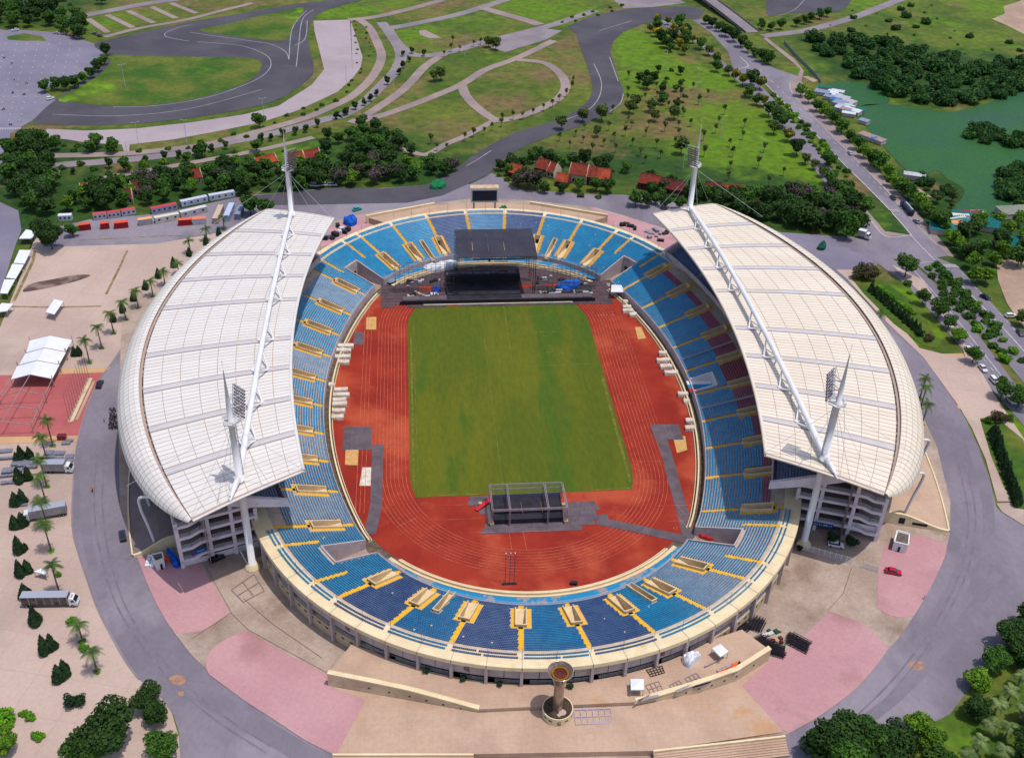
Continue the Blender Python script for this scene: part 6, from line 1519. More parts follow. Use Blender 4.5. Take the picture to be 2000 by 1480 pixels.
def person(par_or_loc, shirt, trousers, label, seated=False, rz=0.0, riding=None):
    # one continuous body: joints as a skeleton, grown with a skin modifier
    x, y, z = par_or_loc
    if seated: J = [(0, 0, .85), (.05, 0, 1.1), (.1, 0, 1.35), (.12, 0, 1.48), (.14, 0, 1.62), (.38, .12, .78), (.3, .16, .35), (.4, .16, .28), (.38, -.12, .78), (.3, -.16, .35), (.4, -.16, .28), (.12, .2, 1.33), (.3, .26, 1.1), (.5, .24, 1.02), (.12, -.2, 1.33), (.3, -.26, 1.1), (.5, -.24, 1.02)]
    else: J = [(0, 0, .95), (0, 0, 1.2), (0, 0, 1.42), (0, 0, 1.52), (.02, 0, 1.66), (.06, .1, .52), (.0, .11, .1), (.1, .11, .05), (-.06, -.1, .52), (-.1, -.11, .1), (.02, -.11, .05), (0, .2, 1.4), (-.04, .26, 1.13), (.06, .27, .9), (0, -.2, 1.4), (.06, -.26, 1.13), (.12, -.27, .9)]
    E_ = [(0, 1), (1, 2), (2, 3), (3, 4), (0, 5), (5, 6), (6, 7), (0, 8), (8, 9), (9, 10), (2, 11), (11, 12), (12, 13), (2, 14), (14, 15), (15, 16)]
    R_ = [.15, .15, .17, .06, .11, .08, .055, .05, .08, .055, .05, .07, .05, .04, .07, .05, .04]
    me = bpy.data.meshes.new('person'); me.from_pydata(J, E_, []); o = bpy.data.objects.new('person', me); COL.objects.link(o)
    md = o.modifiers.new('skin', 'SKIN')
    for i, v in enumerate(me.skin_vertices[0].data): v.radius = (R_[i], R_[i]); v.use_root = (i == 0)
    o.modifiers.new('sub', 'SUBSURF').levels = 1
    bpy.context.view_layer.update(); m2 = bpy.data.meshes.new_from_object(o.evaluated_get(bpy.context.evaluated_depsgraph_get()))
    o.modifiers.clear(); o.data = m2
    for mm in (mat('skin_tone', C(190, 140, 112)) if 'skin_tone' not in MATS else MATS['skin_tone'], paint(shirt), paint(trousers)): m2.materials.append(mm)
    mi = [0 if p.center.z > 1.5 or (abs(p.center.y) > .23 and p.center.z < 1.0) else (1 if p.center.z > .93 else 2) for p in m2.polygons]
    m2.polygons.foreach_set('material_index', np.array(mi, dtype=np.int32))
    o.location = (x, y, z); o.rotation_euler = (0, 0, rz)
    return tag(o, label, 'person')
p = G('D', 533, 1380); bike(p[0], p[1], .15, math.radians(-80), 0, 'motorbike ridden along the ring road by a rider in orange')
person((p[0]-.02, p[1]+.1, .15), (250, 100, 30), (40, 44, 60), 'person in an orange top riding the motorbike on the ring road', True, math.radians(-80))
p = G('I', 1423, 560); person((p[0], p[1], .2), (226, 226, 232), (50, 52, 64), 'person in a white shirt at the edge of the pink paving by the road')
p = G('D', 601, 985); person((p[0], p[1], .15), (40, 60, 60), (40, 40, 50), 'person in dark clothes standing beside the parked motorbikes', False, .5)
for i, (x, y, c_) in enumerate(((25, 338, 0), (82, 465, 0), (75, 540, 3), (155, 485, 2), (140, 550, 3), (22, 635, 1), (62, 722, 0), (70, 370, 3))):
    p = G('A', x, y); bike(p[0], p[1], .2, rnd.uniform(0, 6), c_, 'tiny motorbike out on the grey parking tarmac', 'motorbikes on the parking tarmac')
    person((p[0], p[1], .2), cols[(c_+2) % 5], (40, 42, 52), 'person riding a motorbike on the grey parking tarmac', True, 0)['group'] = 'riders on the parking tarmac'

# ---------------------------------------------------------------- west car park: tents, frames, poles, containers
for i, (pts, lb) in enumerate(((((262, 352), (312, 365), (364, 290), (312, 278)), 'white canopy standing alone on the sandy paving'), (((-40, 355), (40, 345), (75, 305), (10, 300)), 'white canopy cut by the left edge, below the canopy row'))):
    canopy('canopy_tent', [np.array(G('D', x, y, 3.0)[:2]) for x, y in pts], 3.0, .25, m_cloth, lb, z0=.1)
for i, pts in enumerate((((108, -70), (180, -70), (212, -110), (150, -122)), ((78, 70), (140, 75), (178, -3), (112, -5)), ((35, 155), (90, 160), (136, 80), (72, 75)), ((0, 243), (42, 245), (86, 165), (25, 165)), )):
    canopy('canopy_tent', [np.array(G('D', x, y, 3.0)[:2]) for x, y in pts], 3.0, .2, m_cloth, ORD[i]+' white canopy from the far end of the joined row at the left edge', 'joined white canopies at the left edge', z0=.1)
for i, pts in enumerate((((150, 590), (375, 583), (415, 512), (172, 515)), ((105, 663), (340, 655), (380, 582), (148, 588)), ((62, 742), (300, 737), (342, 655), (100, 660)))):
    q = [np.array(G('D', x, y, 3.4)[:2]) for x, y in pts]; c = np.mean(q, 0)
    t = thing('marquee', ORD[i]+' of three joined white gable marquee bays, counted from the car park side', 'tent', (c[0], c[1], .12), 0, 'joined marquee bays on the red paving')
    L = [p-c for p in q]; r0 = (L[0]+L[1])/2; r1 = (L[3]+L[2])/2; h0, h1 = 3.4, 5.4; b = MB()
    for s, (p, r) in enumerate(((L[0], L[3]), (L[1], L[2]))):
        v_ = [(*p, h0), (*r0, h1), (*r1, h1), (*r, h0)]; w_ = [(x, y, z-.06) for x, y, z in v_]
        f = [(0, 1, 2, 3), (7, 6, 5, 4)]; b.add(v_+w_, f if s == 0 else [tuple(reversed(g_)) for g_ in f])
    b.build('roof', m_cloth, t)
    g_ = MB()
    for a, b2 in (((*L[0], h0), (*r0, h1)), ((*r0, h1), (*L[1], h0)), ((*L[3], h0), (*r1, h1)), ((*r1, h1), (*L[2], h0))): g_.bar(a, b2, .2)
    g_.build('gable_frame', m_alu, t)
    for p in L: b = MB(); b.bar((*p, 0), (*p, h0+1.6), .18); b.build('post', m_alu, t)
q = [np.array(G('D', x, y, 3.4)[:2]) for x, y in ((62, 742), (300, 737), (180, 1000), (-140, 1020))]; c = np.mean(q, 0)
t = thing('bare_marquee', 'bare marquee frame without cloth on the red paving', 'frame', (c[0], c[1], .12)); L = [p-c for p in q]
rm = lambda f: [L[0]*(1-f)+L[3]*f, L[1]*(1-f)+L[2]*f]
for f in (0, .36, .68, 1.0):
    l, r = rm(f); m_ = (l+r)/2
    for p in (l, r): b = MB(); b.bar((*p, 0), (*p, 4.6), .2); b.build('post', m_alu, t)
    b = MB(); b.bar((*l, 3.4), (*m_, 5.4), .22); b.bar((*m_, 5.4), (*r, 3.4), .22); b.build('gable_frame', m_alu, t)
for k in (0, 1, 2):
    a, b2 = rm(0), rm(1); A_ = [a[0], a[1], (a[0]+a[1])/2][k]; B_ = [b2[0], b2[1], (b2[0]+b2[1])/2][k]; z = 5.4 if k == 2 else 3.4
    b = MB(); b.bar((*A_, z), (*B_, z), .22); b.build('purlin', m_alu, t)
# flagpoles in a long planter
a, c = np.array(G('D', 405, 990)[:2]), np.array(G('D', 520, 738)[:2])
t = thing('planter', 'long narrow concrete planter along the row of flagpoles', 'planter', (*((a+c)/2), .1), W2(a, c)); LL = np.hypot(*(c-a))
b = MB(); b.box((0, 0, 0), (LL, 1.7, .5)); b.build('planter_wall', m_wallc, t); b = MB(); b.box((0, .5, .5), (LL-.4, .5, .08)); b.build('planter_soil', m_mud, t); b = MB(); b.box((0, -1.6, .0), (LL-3, .9, .2)); b.build('bench_slab', m_tan, t)
fp0 = None
for i in range(12):
    p = a+(c-a)*(.02+.96*i/11)
    o = thing('flagpole', ORD[i]+' bare flagpole from the near end of the row by the ring road', 'flagpole', (p[0]-.3, p[1]+.1, .1), 0, 'bare flagpoles beside the red paving')
    if i == 0:
        b = MB(); b.tube([(0, 0, 0), (0, 0, 11.5)], [.09, .05], 6); me_pole = b.mesh('pole', m_rod); b = MB(); b.lathe([(.0, 11.7), (.1, 11.6), (.0, 11.5)], n=6); me_cap = b.mesh('pole_cap', m_rod); b = MB(); b.box((0, 0, .0), (.5, .5, .6)); me_ft = b.mesh('pole_foot', m_cream)
    for n_, me in (('pole', me_pole), ('pole_cap', me_cap), ('pole_foot', me_ft)): obj(n_, me, o)
# shipping containers
def container(p, q, L, rgb, label, z=.12, roof=None, wd=2.45, ht=2.7, group=None, windows=0):
    a = np.array(G('P', *p)[:2]); c = np.array(G('P', *q)[:2]); m_ = (a+c)/2; rz = W2(a, c); L = np.hypot(*(c-a)) if L is None else L
    t = thing('container', label, 'container', (m_[0], m_[1], z), rz, group); m = mat('container_paint', C(*rgb), C(*[v*.9 for v in rgb]), s=.5, fine=.06); mr_ = mat('container_roof', C(*(roof or rgb)), fine=.08)
    b = MB(); b.box((0, 0, 0), (L, wd, ht)); b.build('body', m, t)
    b = MB(); b.box((0, 0, ht), (L+.06, wd+.06, .06)); b.build('roof', mr_, t)
    b = MB(); n = int(L/.6)
    for i in range(n):
        for s in (-1, 1): b.box((-L/2+(i+.5)*L/n, s*(wd/2+.03), .15), (L/n*.5, .06, ht-.3))
    b.build('ribs', m, t, kind='stuff')
    for i in range(windows):
        b = MB(); b.box((-L/2+(i+.5)*L/windows, -wd/2-.08, 1.2), (.9, .04, .8)); b.build('window', m_glass, t)
    for s in (-1, 1): b = MB(); b.box((L/2+.03, s*wd/4, .1), (.06, wd/2-.08, ht-.2)); b.build('door', m, t)
cont = [((183, 429), (209, 426), (192, 194, 208), (206, 80, 92), 'long grey cabin with a red roof, leftmost of the row by the trees', 3), ((211, 426), (236, 423), (186, 190, 206), (204, 70, 84), 'second red-roofed grey cabin from the left', 3), ((238, 422), (265, 417), (186, 190, 206), (204, 76, 88), 'third red-roofed grey cabin from the left', 3), ((267, 417), (292, 413), (176, 180, 200), None, None, 0) if 0 else ((296, 418), (346, 408), (160, 166, 190), (206, 70, 86), 'long red-roofed grey cabin nearest the white cabins', 5), ((354, 404), (405, 393), (196, 200, 222), (200, 206, 226), 'white-grey cabin left of the pair at the end of the row', 4), ((409, 392), (459, 383), (200, 204, 224), (206, 210, 228), 'white-grey cabin at the right end of the row', 4),
    ((154, 450), (178, 447), (150, 28, 40), (226, 90, 70), 'red container at the left end under the small trees', 0), ((197, 447), (214, 445), (152, 30, 42), (224, 92, 74), 'short red container between two small trees', 0), ((224, 446), (251, 443), (170, 34, 44), (232, 92, 66), 'bright red container in the middle of the sandy edge', 0), ((349, 440), (375, 438), (170, 32, 44), (240, 110, 80), 'red container right of the white and blue pair', 0), ((377, 438), (403, 436), (196, 190, 204), (244, 130, 100), 'grey container with an orange roof beside the red one', 0),
    ((271, 440), (298, 436), (178, 170, 184), (240, 180, 120), 'grey container with a tan roof under a small tree', 0), ((303, 436), (350, 427), (214, 208, 204), (226, 216, 200), 'long cream cabin with a blue base stripe', 3), ((353, 425), (404, 413), (206, 200, 206), (220, 214, 214), 'cream cabin half hidden by thin trees', 3), ((421, 438), (433, 411), (190, 168, 150), (206, 184, 164), 'tan container standing end on beside the palms', 0), ((443, 433), (454, 407), (170, 184, 216), (190, 204, 234), 'pale blue container standing end on', 0), ((464, 430), (472, 412), (120, 130, 160), (140, 150, 176), 'dark blue container half hidden by the round trees', 0), ((116, 431), (142, 430), (196, 208, 214), (224, 228, 232), 'small white site hut left of the cabins', 3)]
for p, q, c1, c2, lb, wn in cont: container(p, q, None, c1, lb, roof=c2, windows=wn, z=.16)
# stacks of stage parts on the sandy paving
m_deck = mat('stage_deck_grey', C(140, 140, 156), C(116, 116, 132), s=1.5, fine=.12)
st_i = 0
for x, y, L, w_ in ((590, 157, 2.6, 2.2), (715, 162, 3.6, 1.8), (610, 216, 2.6, 1.4), (700, 218, 3.0, 1.4), (838, 203, 2.6, 2.0), (828, 256, 2.8, 2.0), (640, 252, 8.5, .9), (350, 262, 9, 1.8), (285, 292, 7, 1.8), (215, 362, 3.2, 2.4), (90, 378, 3, 2.6), (330, 330, 6, 1.4), (60, 138, 4.5, 1.8), (70, 230, 5.5, 1.0), (110, 520, 4.5, 1.2), (70, 445, 4, .7), (250, 790, 4, .9), (800, 40, 2.6, 1.6), (840, 10, 2.4, 1.2)):
    p = G('P', x/6.167, 860+y/6.167); t = thing('deck_stack', ['stack of grey stage decks on the sandy paving left of the shorter lorry', 'stack of grey stage decks beside the ring road kerb'][1 if x > 560 else 0], 'stage parts', (p[0], p[1], .08), rnd.uniform(-.08, .08)+(.05 if x < 500 else -.02), 'stacked stage decks left of the ring road' if x > 560 else 'stacked stage decks among the cone shrubs')
    n = rnd.choice([2, 3]) 
    for k in range(n): b = MB(); b.box((rnd.uniform(-.06, .06), rnd.uniform(-.05, .05), k*.28), (L, w_, .22)); b.build('deck', m_deck, t)
p = G('P', 122, 858); t = thing('fire_box', 'dark red cabinet by the palm at the near side of the red paving', 'cabinet', (p[0], p[1], .1)); b = MB(); b.box((0, 0, 0), (2.6, 1.6, 1.6)); b.build('cabinet_body', paint((124, 26, 34)), t); b = MB(); b.box((0, 0, 1.6), (2.7, 1.7, .1)); b.build('cabinet_top', paint((110, 30, 36)), t)
canopy('shade_cloth', [np.array(G('G', x, y, 2.2)[:2]) for x, y in ((195, 400), (262, 418), (270, 398), (235, 384))], 2.2, -.3, m_cloth, 'small white shade cloth by the palm above the long lorry', z0=.1)
# --- pop-up tents, trusses and heaps on the near terrace
for pts, lb in ((((1683, 1077), (1757, 1077), (1757, 1015), (1680, 1015)), 'white square pop-up tent at the right of the torch column'),):
    canopy('pop_up_tent', [np.array(G('H', x, y, TZ+2.6)[:2]) for x, y in pts], 2.6, .35, m_cloth, lb, z0=TZ)
canopy('pop_up_tent', [np.array(G('P', 1220+x/5, 1200+y/5, TZ+2.6)[:2]) for x, y in ((935, 410), (1015, 358), (935, 282), (852, 328))], 2.6, .35, m_cloth, 'white pop-up tent set diagonally near the end of the ramp wall', z0=TZ)
heap('collapsed_tent', [G('P', 1220+x/5, 1200+y/5, TZ) for x, y in ((555, 440), (600, 510), (640, 520), (700, 470), (740, 440), (700, 400), (620, 410))], 2.4, m_cloth, 'white collapsed tent canopy beside the shrub on the near terrace', 'tent', 12, TZ)
heap('tarpaulin', [G('P', 1220+x/5, 1200+y/5, TZ) for x, y in ((905, 575), (925, 618), (1000, 590), (1060, 540), (1110, 500), (1100, 462), (1050, 500), (990, 545))], .8, m_tarpo, 'orange tarpaulin over a pile behind the right ramp wall', 'tarpaulin', 14, TZ)
heap('tarpaulin', [G('P', 1220+x/5, 1200+y/5, TZ) for x, y in ((1085, 528), (1150, 510), (1130, 475), (1108, 466), (1110, 500))], .8, mat('navy_tarp', C(44, 40, 90)), 'dark blue tarpaulin end of the pile behind the right ramp wall', 'tarpaulin', 15, TZ)
heap('tarpaulin', [G('P', 1220+x/5, 1200+y/5, TZ) for x, y in ((660, 715), (760, 690), (840, 660), (800, 655), (720, 685))], .5, MATS['navy_tarp'], 'thin dark blue tarpaulin strip by the right ramp wall', 'tarpaulin', 16, TZ)
def ladder_frame(corners, nx, ny, m, label, z, group=None, name='truss_grid'):
    t = thing(name, label, 'metal frame', (0, 0, 0), 0, group); P0 = [np.array(c) for c in corners]
    f = lambda u, v: tuple((P0[0]*(1-u)+P0[1]*u)*(1-v)+(P0[3]*(1-u)+P0[2]*u)*v)
    for i in range(nx+1): b = MB(); b.bar((*f(i/nx, 0)[:2], f(i/nx, 0)[2]), f(i/nx, 1), .16); b.build('bar', m, t)
    for j in range(ny+1): b = MB(); b.bar(f(0, j/ny), f(1, j/ny), .16, .2); b.build('rail', m, t)
    return t
m_lav = mat('lavender_steel', C(186, 176, 204), fine=.06)
fz = lambda x, y, z: tuple(np.array(G('P', 1030+x/8.706, 1270+y/8.706, z)))
ladder_frame([fz(640, 850, 3.45), fz(1095, 850, 3.4), fz(1070, 640, 3.75), fz(620, 640, 3.75)], 5, 2, m_lav, 'lavender steel grid lying right of the torch column, nearer the bowl', 0)
ladder_frame([fz(825, 1255, 2.75), fz(1460, 1230, 2.5), fz(1415, 985, 3.05), fz(795, 1010, 3.1)], 6, 2, m_lav, 'lavender steel grid lying right of the drum, farther from the bowl', 0)
gz = lambda x, y: tuple(np.array(G('P', 1220+x/5, 1200+y/5, TZ+.12)))
ladder_frame([gz(255, 605), gz(390, 565), gz(365, 500), (gz(212, 540))], 5, 3, m_truss, 'black steel grid lying under the rim columns on the near terrace', 0)
m_dim = mat('dull_steel', C(158, 140, 136), fine=.06)
for i, q in enumerate((((255, 775), (375, 735), (330, 650), (205, 690)), ((480, 740), (580, 700), (530, 640), (435, 690)), ((640, 690), (760, 640), (700, 570), (590, 620)), ((650, 695), (735, 668), (715, 655), (640, 680)))):
    ladder_frame([gz(*p) for p in q], 3, 2, m_dim, ORD[i]+' thin grey grid from the left lying on the near terrace', 0, 'thin grids on the near terrace')
for i, (p, q) in enumerate((((500, 760), (650, 700)), ((130, 850), (330, 800)), ((905, 560), (1060, 490)), ((1055, 575), (1150, 515)), ((95, 880), (240, 790)), ((780, 515), (950, 430)))):
    a, c = gz(*p), gz(*q); b = MB(); b.bar((a[0], a[1], TZ+.35), (c[0], c[1], TZ+.35), .7 if i < 4 else .3, .5); tag(b.build('steel_beam', m_alu), ORD[i]+' pale steel beam from the near end of the pile beside the right ramp wall', 'steel beam', 'steel beams by the right ramp wall')
gg = lambda x, y: (*G('G', x, y)[:2], .5)
ladder_frame([gg(1400, 580), gg(1520, 515), gg(1460, 420), gg(1330, 510)], 2, 2, m_alu, 'white steel frame lying on the stained concrete left of the bowl', 0)
# black truss piles on the stained concrete, right
for i, (p, q, n) in enumerate((((1090, 160), (1180, 90), 5), ((1230, 160), (1290, 40), 6), ((1270, 290), (1380, 240), 5), ((1420, 330), (1560, 370), 6), ((1590, 220), (1800, 330), 6), ((1420, 290), (1500, 330), 3))):
    a = np.array(G('P', 1220+p[0]/5, 1200+p[1]/5)[:2]); c = np.array(G('P', 1220+q[0]/5, 1200+q[1]/5)[:2]); d = c-a; L = np.hypot(*d); d /= L; nn = np.array([-d[1], d[0]])
    t = thing('truss_pile', ORD[i]+' black truss pile from the bowl side on the stained concrete', 'truss pile', (0, 0, .25), 0, 'black truss piles right of the near terrace')
    for k in range(n):
        o = nn*(k-n/2)*.8; truss(t, (*(a+o+d*rnd.uniform(-.6, .6)), .4), (*(c+o+d*rnd.uniform(-.6, .6)), .4), .6, m_truss, 'truss', 6)
        if k < n-2: truss(t, (*(a+o+nn*.4), 1.05), (*(c+o+nn*.4), 1.05), .6, m_truss, 'truss', 6)
for i in range(14):
    p = G('P', 1220+rnd.uniform(1330, 1530)/5, 1200+rnd.uniform(150, 290)/5); b = MB(); b.box((p[0], p[1], .3), (rnd.uniform(.6, 2), rnd.uniform(.5, 1.5), rnd.uniform(.2, .7)), rnd.uniform(0, 3)); tag(b.build('scrap_piece', rnd.choice([m_case[4], m_case[1], m_rust, m_case[3]])), 'loose board or carton among the black truss piles', 'scrap', 'scrap among the black truss piles')
# --- huts, gates, fences around the apron
def hut(v, pts, ht, label, rc):
    q = [G(v, *p) for p in pts]; c = np.mean(np.array(q), 0); L = [(p[0]-c[0], p[1]-c[1]) for p in q]
    t = thing('hut', label, 'hut', (c[0], c[1], .25)); b = MB(); b.prism(L, 0, ht); b.build('wall', m_white if rc else m_grey, t)
    b = MB(); b.prism([(x*.86, y*.86) for x, y in L], ht, ht+.02); b.build('roof', mat('hut_roof', C(120, 108, 100), C(92, 84, 80), s=.8, fine=.15) if 'hut_roof' not in MATS else MATS['hut_roof'], t)
    for i in range(4):
        b = MB(); b.bar((*L[i], ht+.15), (*L[(i+1) % 4], ht+.15), .35, .3); b.build('parapet', m_white, t)
    b = MB(); m_ = ((L[0][0]+L[1][0])/2, (L[0][1]+L[1][1])/2); b.box((m_[0], m_[1]-.02, 0), (1.0, .12, 2.0)); b.build('door', m_dark, t)
hut('G', [(905, 400), (952, 380), (942, 345), (880, 360)], 3.4, 'small white flat-roofed hut at the foot of the left gallery', 1)
hut('I', [(1238, 280), (1318, 300), (1325, 235), (1256, 215)], 3.2, 'small white flat-roofed hut below the right bank wall', 1)
def fence(v, p, q, ht, n, label, z=.25):
    a, c = np.array(G(v, *p)[:2]), np.array(G(v, *q)[:2]); t = thing('metal_fence', label, 'fence', (0, 0, z))
    for k in range(n):
        x0 = a+(c-a)*k/n; x1 = a+(c-a)*(k+1)/n; b = MB()
        for h in (.15, ht-.1): b.bar((*x0, h), (*x1, h), .08)
        for j in range(9): y = x0+(x1-x0)*j/8; b.bar((*y, .1), (*y, ht), .05)
        b.build('fence_panel', m_white, t); b = MB(); b.bar((*x0, 0), (*x0, ht+.2), .14); b.build('post', m_white, t)
fence('I', (692, 270), (1008, 358), 2.2, 10, 'long white railing gate in front of the right gallery')
fence('I', (1070, 380), (1160, 408), 2.2, 3, 'short white railing by the crimson car')
fence('G', (1375, 285), (1425, 375), 1.6, 4, 'white railing around the foot of the left column')
fence('G', (1425, 375), (1530, 330), 1.6, 4, 'low white railing beside the left bowl wall')
tp = G('G', 990, 350); heap('tarpaulin', [G('G', x, y) for x, y in ((955, 300), (1000, 380), (1035, 375), (1025, 335), (975, 285))], 1.8, m_tarpb, 'bright blue tarpaulin beside the left gallery hut', 'tarpaulin', 21, .25)
heap('tarpaulin', [G('G', x, y) for x, y in ((945, 320), (960, 352), (980, 350), (965, 315))], 1.2, m_tarpo, 'small orange tarpaulin between the left hut and the blue one', 'tarpaulin', 22, .25)
bl = thing('pallet_stack', 'pile of white boxes on the pink paving by the left hut', 'pallet'); bl.location = (*G('G', 848, 375)[:2], .3)
for i in range(4):
    for j in range(2): b = MB(); b.box((j*1.3, i*1.2, 0), (1.1, 1.0, .8)); b.build('box', m_cloth, bl)
# equipment outside the far rim
for i, (x, y, L, m_, lb) in enumerate(((640, 445, 4.5, m_tarpb, 'bright blue sheeted rack outside the far left rim'),)):
    heap('tarpaulin', [G('P', x_, y_) for x_, y_ in ((671, 439), (675, 434), (688, 432), (697, 434), (696, 440), (684, 444))], 3.2, m_tarpb, lb, 'tarpaulin', 31, .3)
for i, (x, y) in enumerate(((660, 444), (655, 462), (664, 458), (649, 468), (641, 466), (673, 457), (668, 452), (634, 469), (680, 452))):
    p = G('P', x, y); crate(p[0], p[1], .3, rnd.uniform(2, 3.4), rnd.uniform(1.4, 2.2), rnd.uniform(1.2, 2), rnd.uniform(0, 3), m_case[[0, 0, 1, 0, 2, 0, 1, 0, 0][i]], 'dark equipment case outside the far left rim', 'road case', 'equipment cases outside the far left rim')
for i, (x, y, k) in enumerate(((1216, 442, 0), (1224, 438, 4), (1231, 444, 0), (1240, 449, 0), (1278, 449, 2), (1263, 454, 2), (1272, 457, 2), (1281, 453, 2), (1290, 458, 2), (1282, 463, 2), (1299, 458, 0), (1305, 453, 0), (1290, 472, 0), (1268, 466, 2))):
    p = G('P', x, y); crate(p[0], p[1], .3, rnd.uniform(2, 3.6), rnd.uniform(1.2, 2), rnd.uniform(.5, 1.4), rnd.uniform(0, 3), m_case[k], 'equipment case lying outside the far right rim', 'road case', 'equipment cases outside the far right rim')
heap('tarpaulin', [G('P', 705+x, y) for x, y in ((134, 367), (144, 359), (160, 357), (167, 362), (158, 370), (142, 371))], 2.0, m_green, 'heap of green and pink sheets on the far road', 'tarpaulin', 33, .3)
heap('tarpaulin', [G('C', x, y) for x, y in ((810, 1435), (825, 1412), (850, 1405), (862, 1425), (845, 1442))], 1.8, mat('dark_green_sheet', C(16, 84, 66)), 'dark green heap on the asphalt beside the cream roof', 'tarpaulin', 34, .3)
# carnival of red sheets in the right tunnel
heap('tarpaulin', [G('P', x, y) for x, y in ((1364, 1049), (1372, 1046), (1392, 1048), (1400, 1056), (1388, 1058), (1372, 1054))], 1.2, paint((226, 30, 50)), 'bright red sheets lying in the near right tunnel', 'tarpaulin', 35, .45)
# ================================================================== houses, sheds, viaduct, lamps, trees
m_tile = [mat('roof_tile_red', C(150, 62, 42), C(118, 48, 40), s=.5, fine=.14, fs=2.5), mat('roof_tile_orange', C(186, 82, 48), C(150, 62, 42), s=.4, fine=.14, fs=2.5), mat('roof_tile_dark', C(112, 46, 42), C(92, 40, 38), s=.4, fine=.14, fs=2.5)]
m_hwall = mat('house_wall', C(226, 208, 184), C(204, 180, 160), s=.4, fine=.08); m_hdark = mat('house_dark_wall', C(120, 60, 54), C(90, 48, 46), s=.4, fine=.1)
def house(p, q, dep, ht, rh, tile, label, z=.1, wallm=None):
    a, c = np.array(G('P', *p)[:2]), np.array(G('P', *q)[:2]); m_ = (a+c)/2; L = np.hypot(*(c-a)); rz = W2(a, c)
    t = thing('tiled_house', label, 'house', (m_[0], m_[1], z), rz); wm = wallm or m_hwall
    b = MB(); b.box((0, dep/2, 0), (L-.1, dep, ht)); w_ = b.build('wall', wm, t)
    n = max(2, int(L/3))
    for i in range(n):
        b = MB(); b.box((-L/2+(i+.5)*L/n, -.03, .8), (1.0, .08, 1.5)); b.build('window', m_dark, w_)
    for s in (0, 1):
        b = MB(); y0, y1, k = (-.7, dep/2, 7) if s == 0 else (dep+.7, dep/2, 7)
        for i in range(k):
            ya, yb = y0+(y1-y0)*i/k, y0+(y1-y0)*(i+1)/k; za, zb = ht-.35+(rh+.35)*i/k, ht-.35+(rh+.35)*(i+1)/k
            v_ = [(-L/2-.1, ya, za+.14), (L/2+.1, ya, za+.14), (L/2+.1, yb, zb+.05), (-L/2-.1, yb, zb+.05)]
            b.add(v_, [(0, 1, 2, 3) if s == 0 else (3, 2, 1, 0)]); b.add([(-L/2-.1, ya, za), (L/2+.1, ya, za), v_[1], v_[0]], [(0, 1, 2, 3) if s == 0 else (3, 2, 1, 0)])
        b.build('roof', tile, t)
    b = MB(); b.box((0, dep/2, ht+rh-.02), (L+.2, .35, .25)); b.build('ridge', tile, t)
    for s in (-1, 1):
        b = MB(); x = s*(L/2+.12); v_ = [(x-.15, -.7, ht-.5), (x-.15, dep/2, ht+rh+.35), (x-.15, dep+.7, ht-.5), (x-.15, dep+.3, 0), (x-.15, -.3, 0)]; w2 = [(x2+.3, y, zz) for x2, y, zz in v_]
        b.add(v_+w2, [(4, 3, 2, 1, 0), (5, 6, 7, 8, 9)]+[(i, (i+1) % 5, 5+(i+1) % 5, 5+i) for i in range(5)]); b.build('gable', wm, t)
def H2(x, y): return (950+x/5.263, 300+y/5.263)
hs = [((230, 245), (345, 265), 6, 3.2, 3, 1, 'small red-tiled house half hidden left of the purple-flowered tree'), ((500, 205), (620, 235), 7, 3.6, 3.4, 0, 'red-tiled house behind the purple-flowered tree'), ((622, 240), (690, 258), 7, 3.4, 3.2, 0, 'narrow red-tiled house with a yellow gable end', ), ((715, 335), (830, 352), 6, 3.0, 2.8, 1, 'low orange-tiled house left of the tallest one'), ((846, 300), (1020, 325), 8, 5.2, 3.8, 0, 'tall red-tiled house with a white left gable'), ((1028, 322), (1112, 335), 8, 4.6, 3.6, 0, 'middle red-tiled house between the tall one and the orange-tiled one'), ((1118, 335), (1255, 352), 8, 4.4, 3.6, 1, 'orange-tiled house at the right end of the terrace'), ((1560, 360), (1760, 400), 7, 3.6, 3.4, 0, 'long red-tiled house behind dark trees near the far floodlight mast'), ((1765, 402), (1880, 425), 7, 3.4, 3.2, 2, 'dark red-tiled house with a white gable near the far floodlight mast')]  # each house takes one of the plain tile colours
for k, h in enumerate(hs): house(H2(*h[0]), H2(*h[1]), h[2], h[3], h[4], m_tile[h[5]], h[6], wallm=(m_hwall if k in (2, 4) else m_hdark))
H3 = lambda x, y: (1240+x/6.667, 240+y/6.667)
for x0, x1, y, tl, lb in ((450, 640, 945, 2, 'dark red-tiled row house left behind the far right mast'), (905, 1110, 960, 2, 'dark red-tiled row house right behind the far right mast'), (1150, 1420, 1000, 1, 'orange-tiled row house right of the far right mast'), (1540, 1740, 1065, 2, 'low dark red-tiled house among the big trees right of the mast')):
    house(H3(x0, y), H3(x1, y+18), 6.5, 3.4, 3.0, m_tile[tl], lb, wallm=m_hdark)
H1 = lambda x, y: (80+x/5, 340+y/5)
for p, q, tl, lb in (((810, 300), (900, 292), 2, 'dark red-tiled house with a white gable in the left tree belt'), ((900, 222), (1030, 205), 2, 'dark red-tiled house just behind the white-gabled one in the left belt'), ((1440, 110), (1580, 88), 0, 'red-tiled roof among the trees above the white cabins'), ((400, 245), (470, 240), 1, 'small red-tiled roof in the dark belt at the left')):
    house(H1(*p), H1(*q), 6, 3.4, 3.0, m_tile[tl], lb)
M3 = lambda x, y: (440+x/6.667, 250+y/6.667)
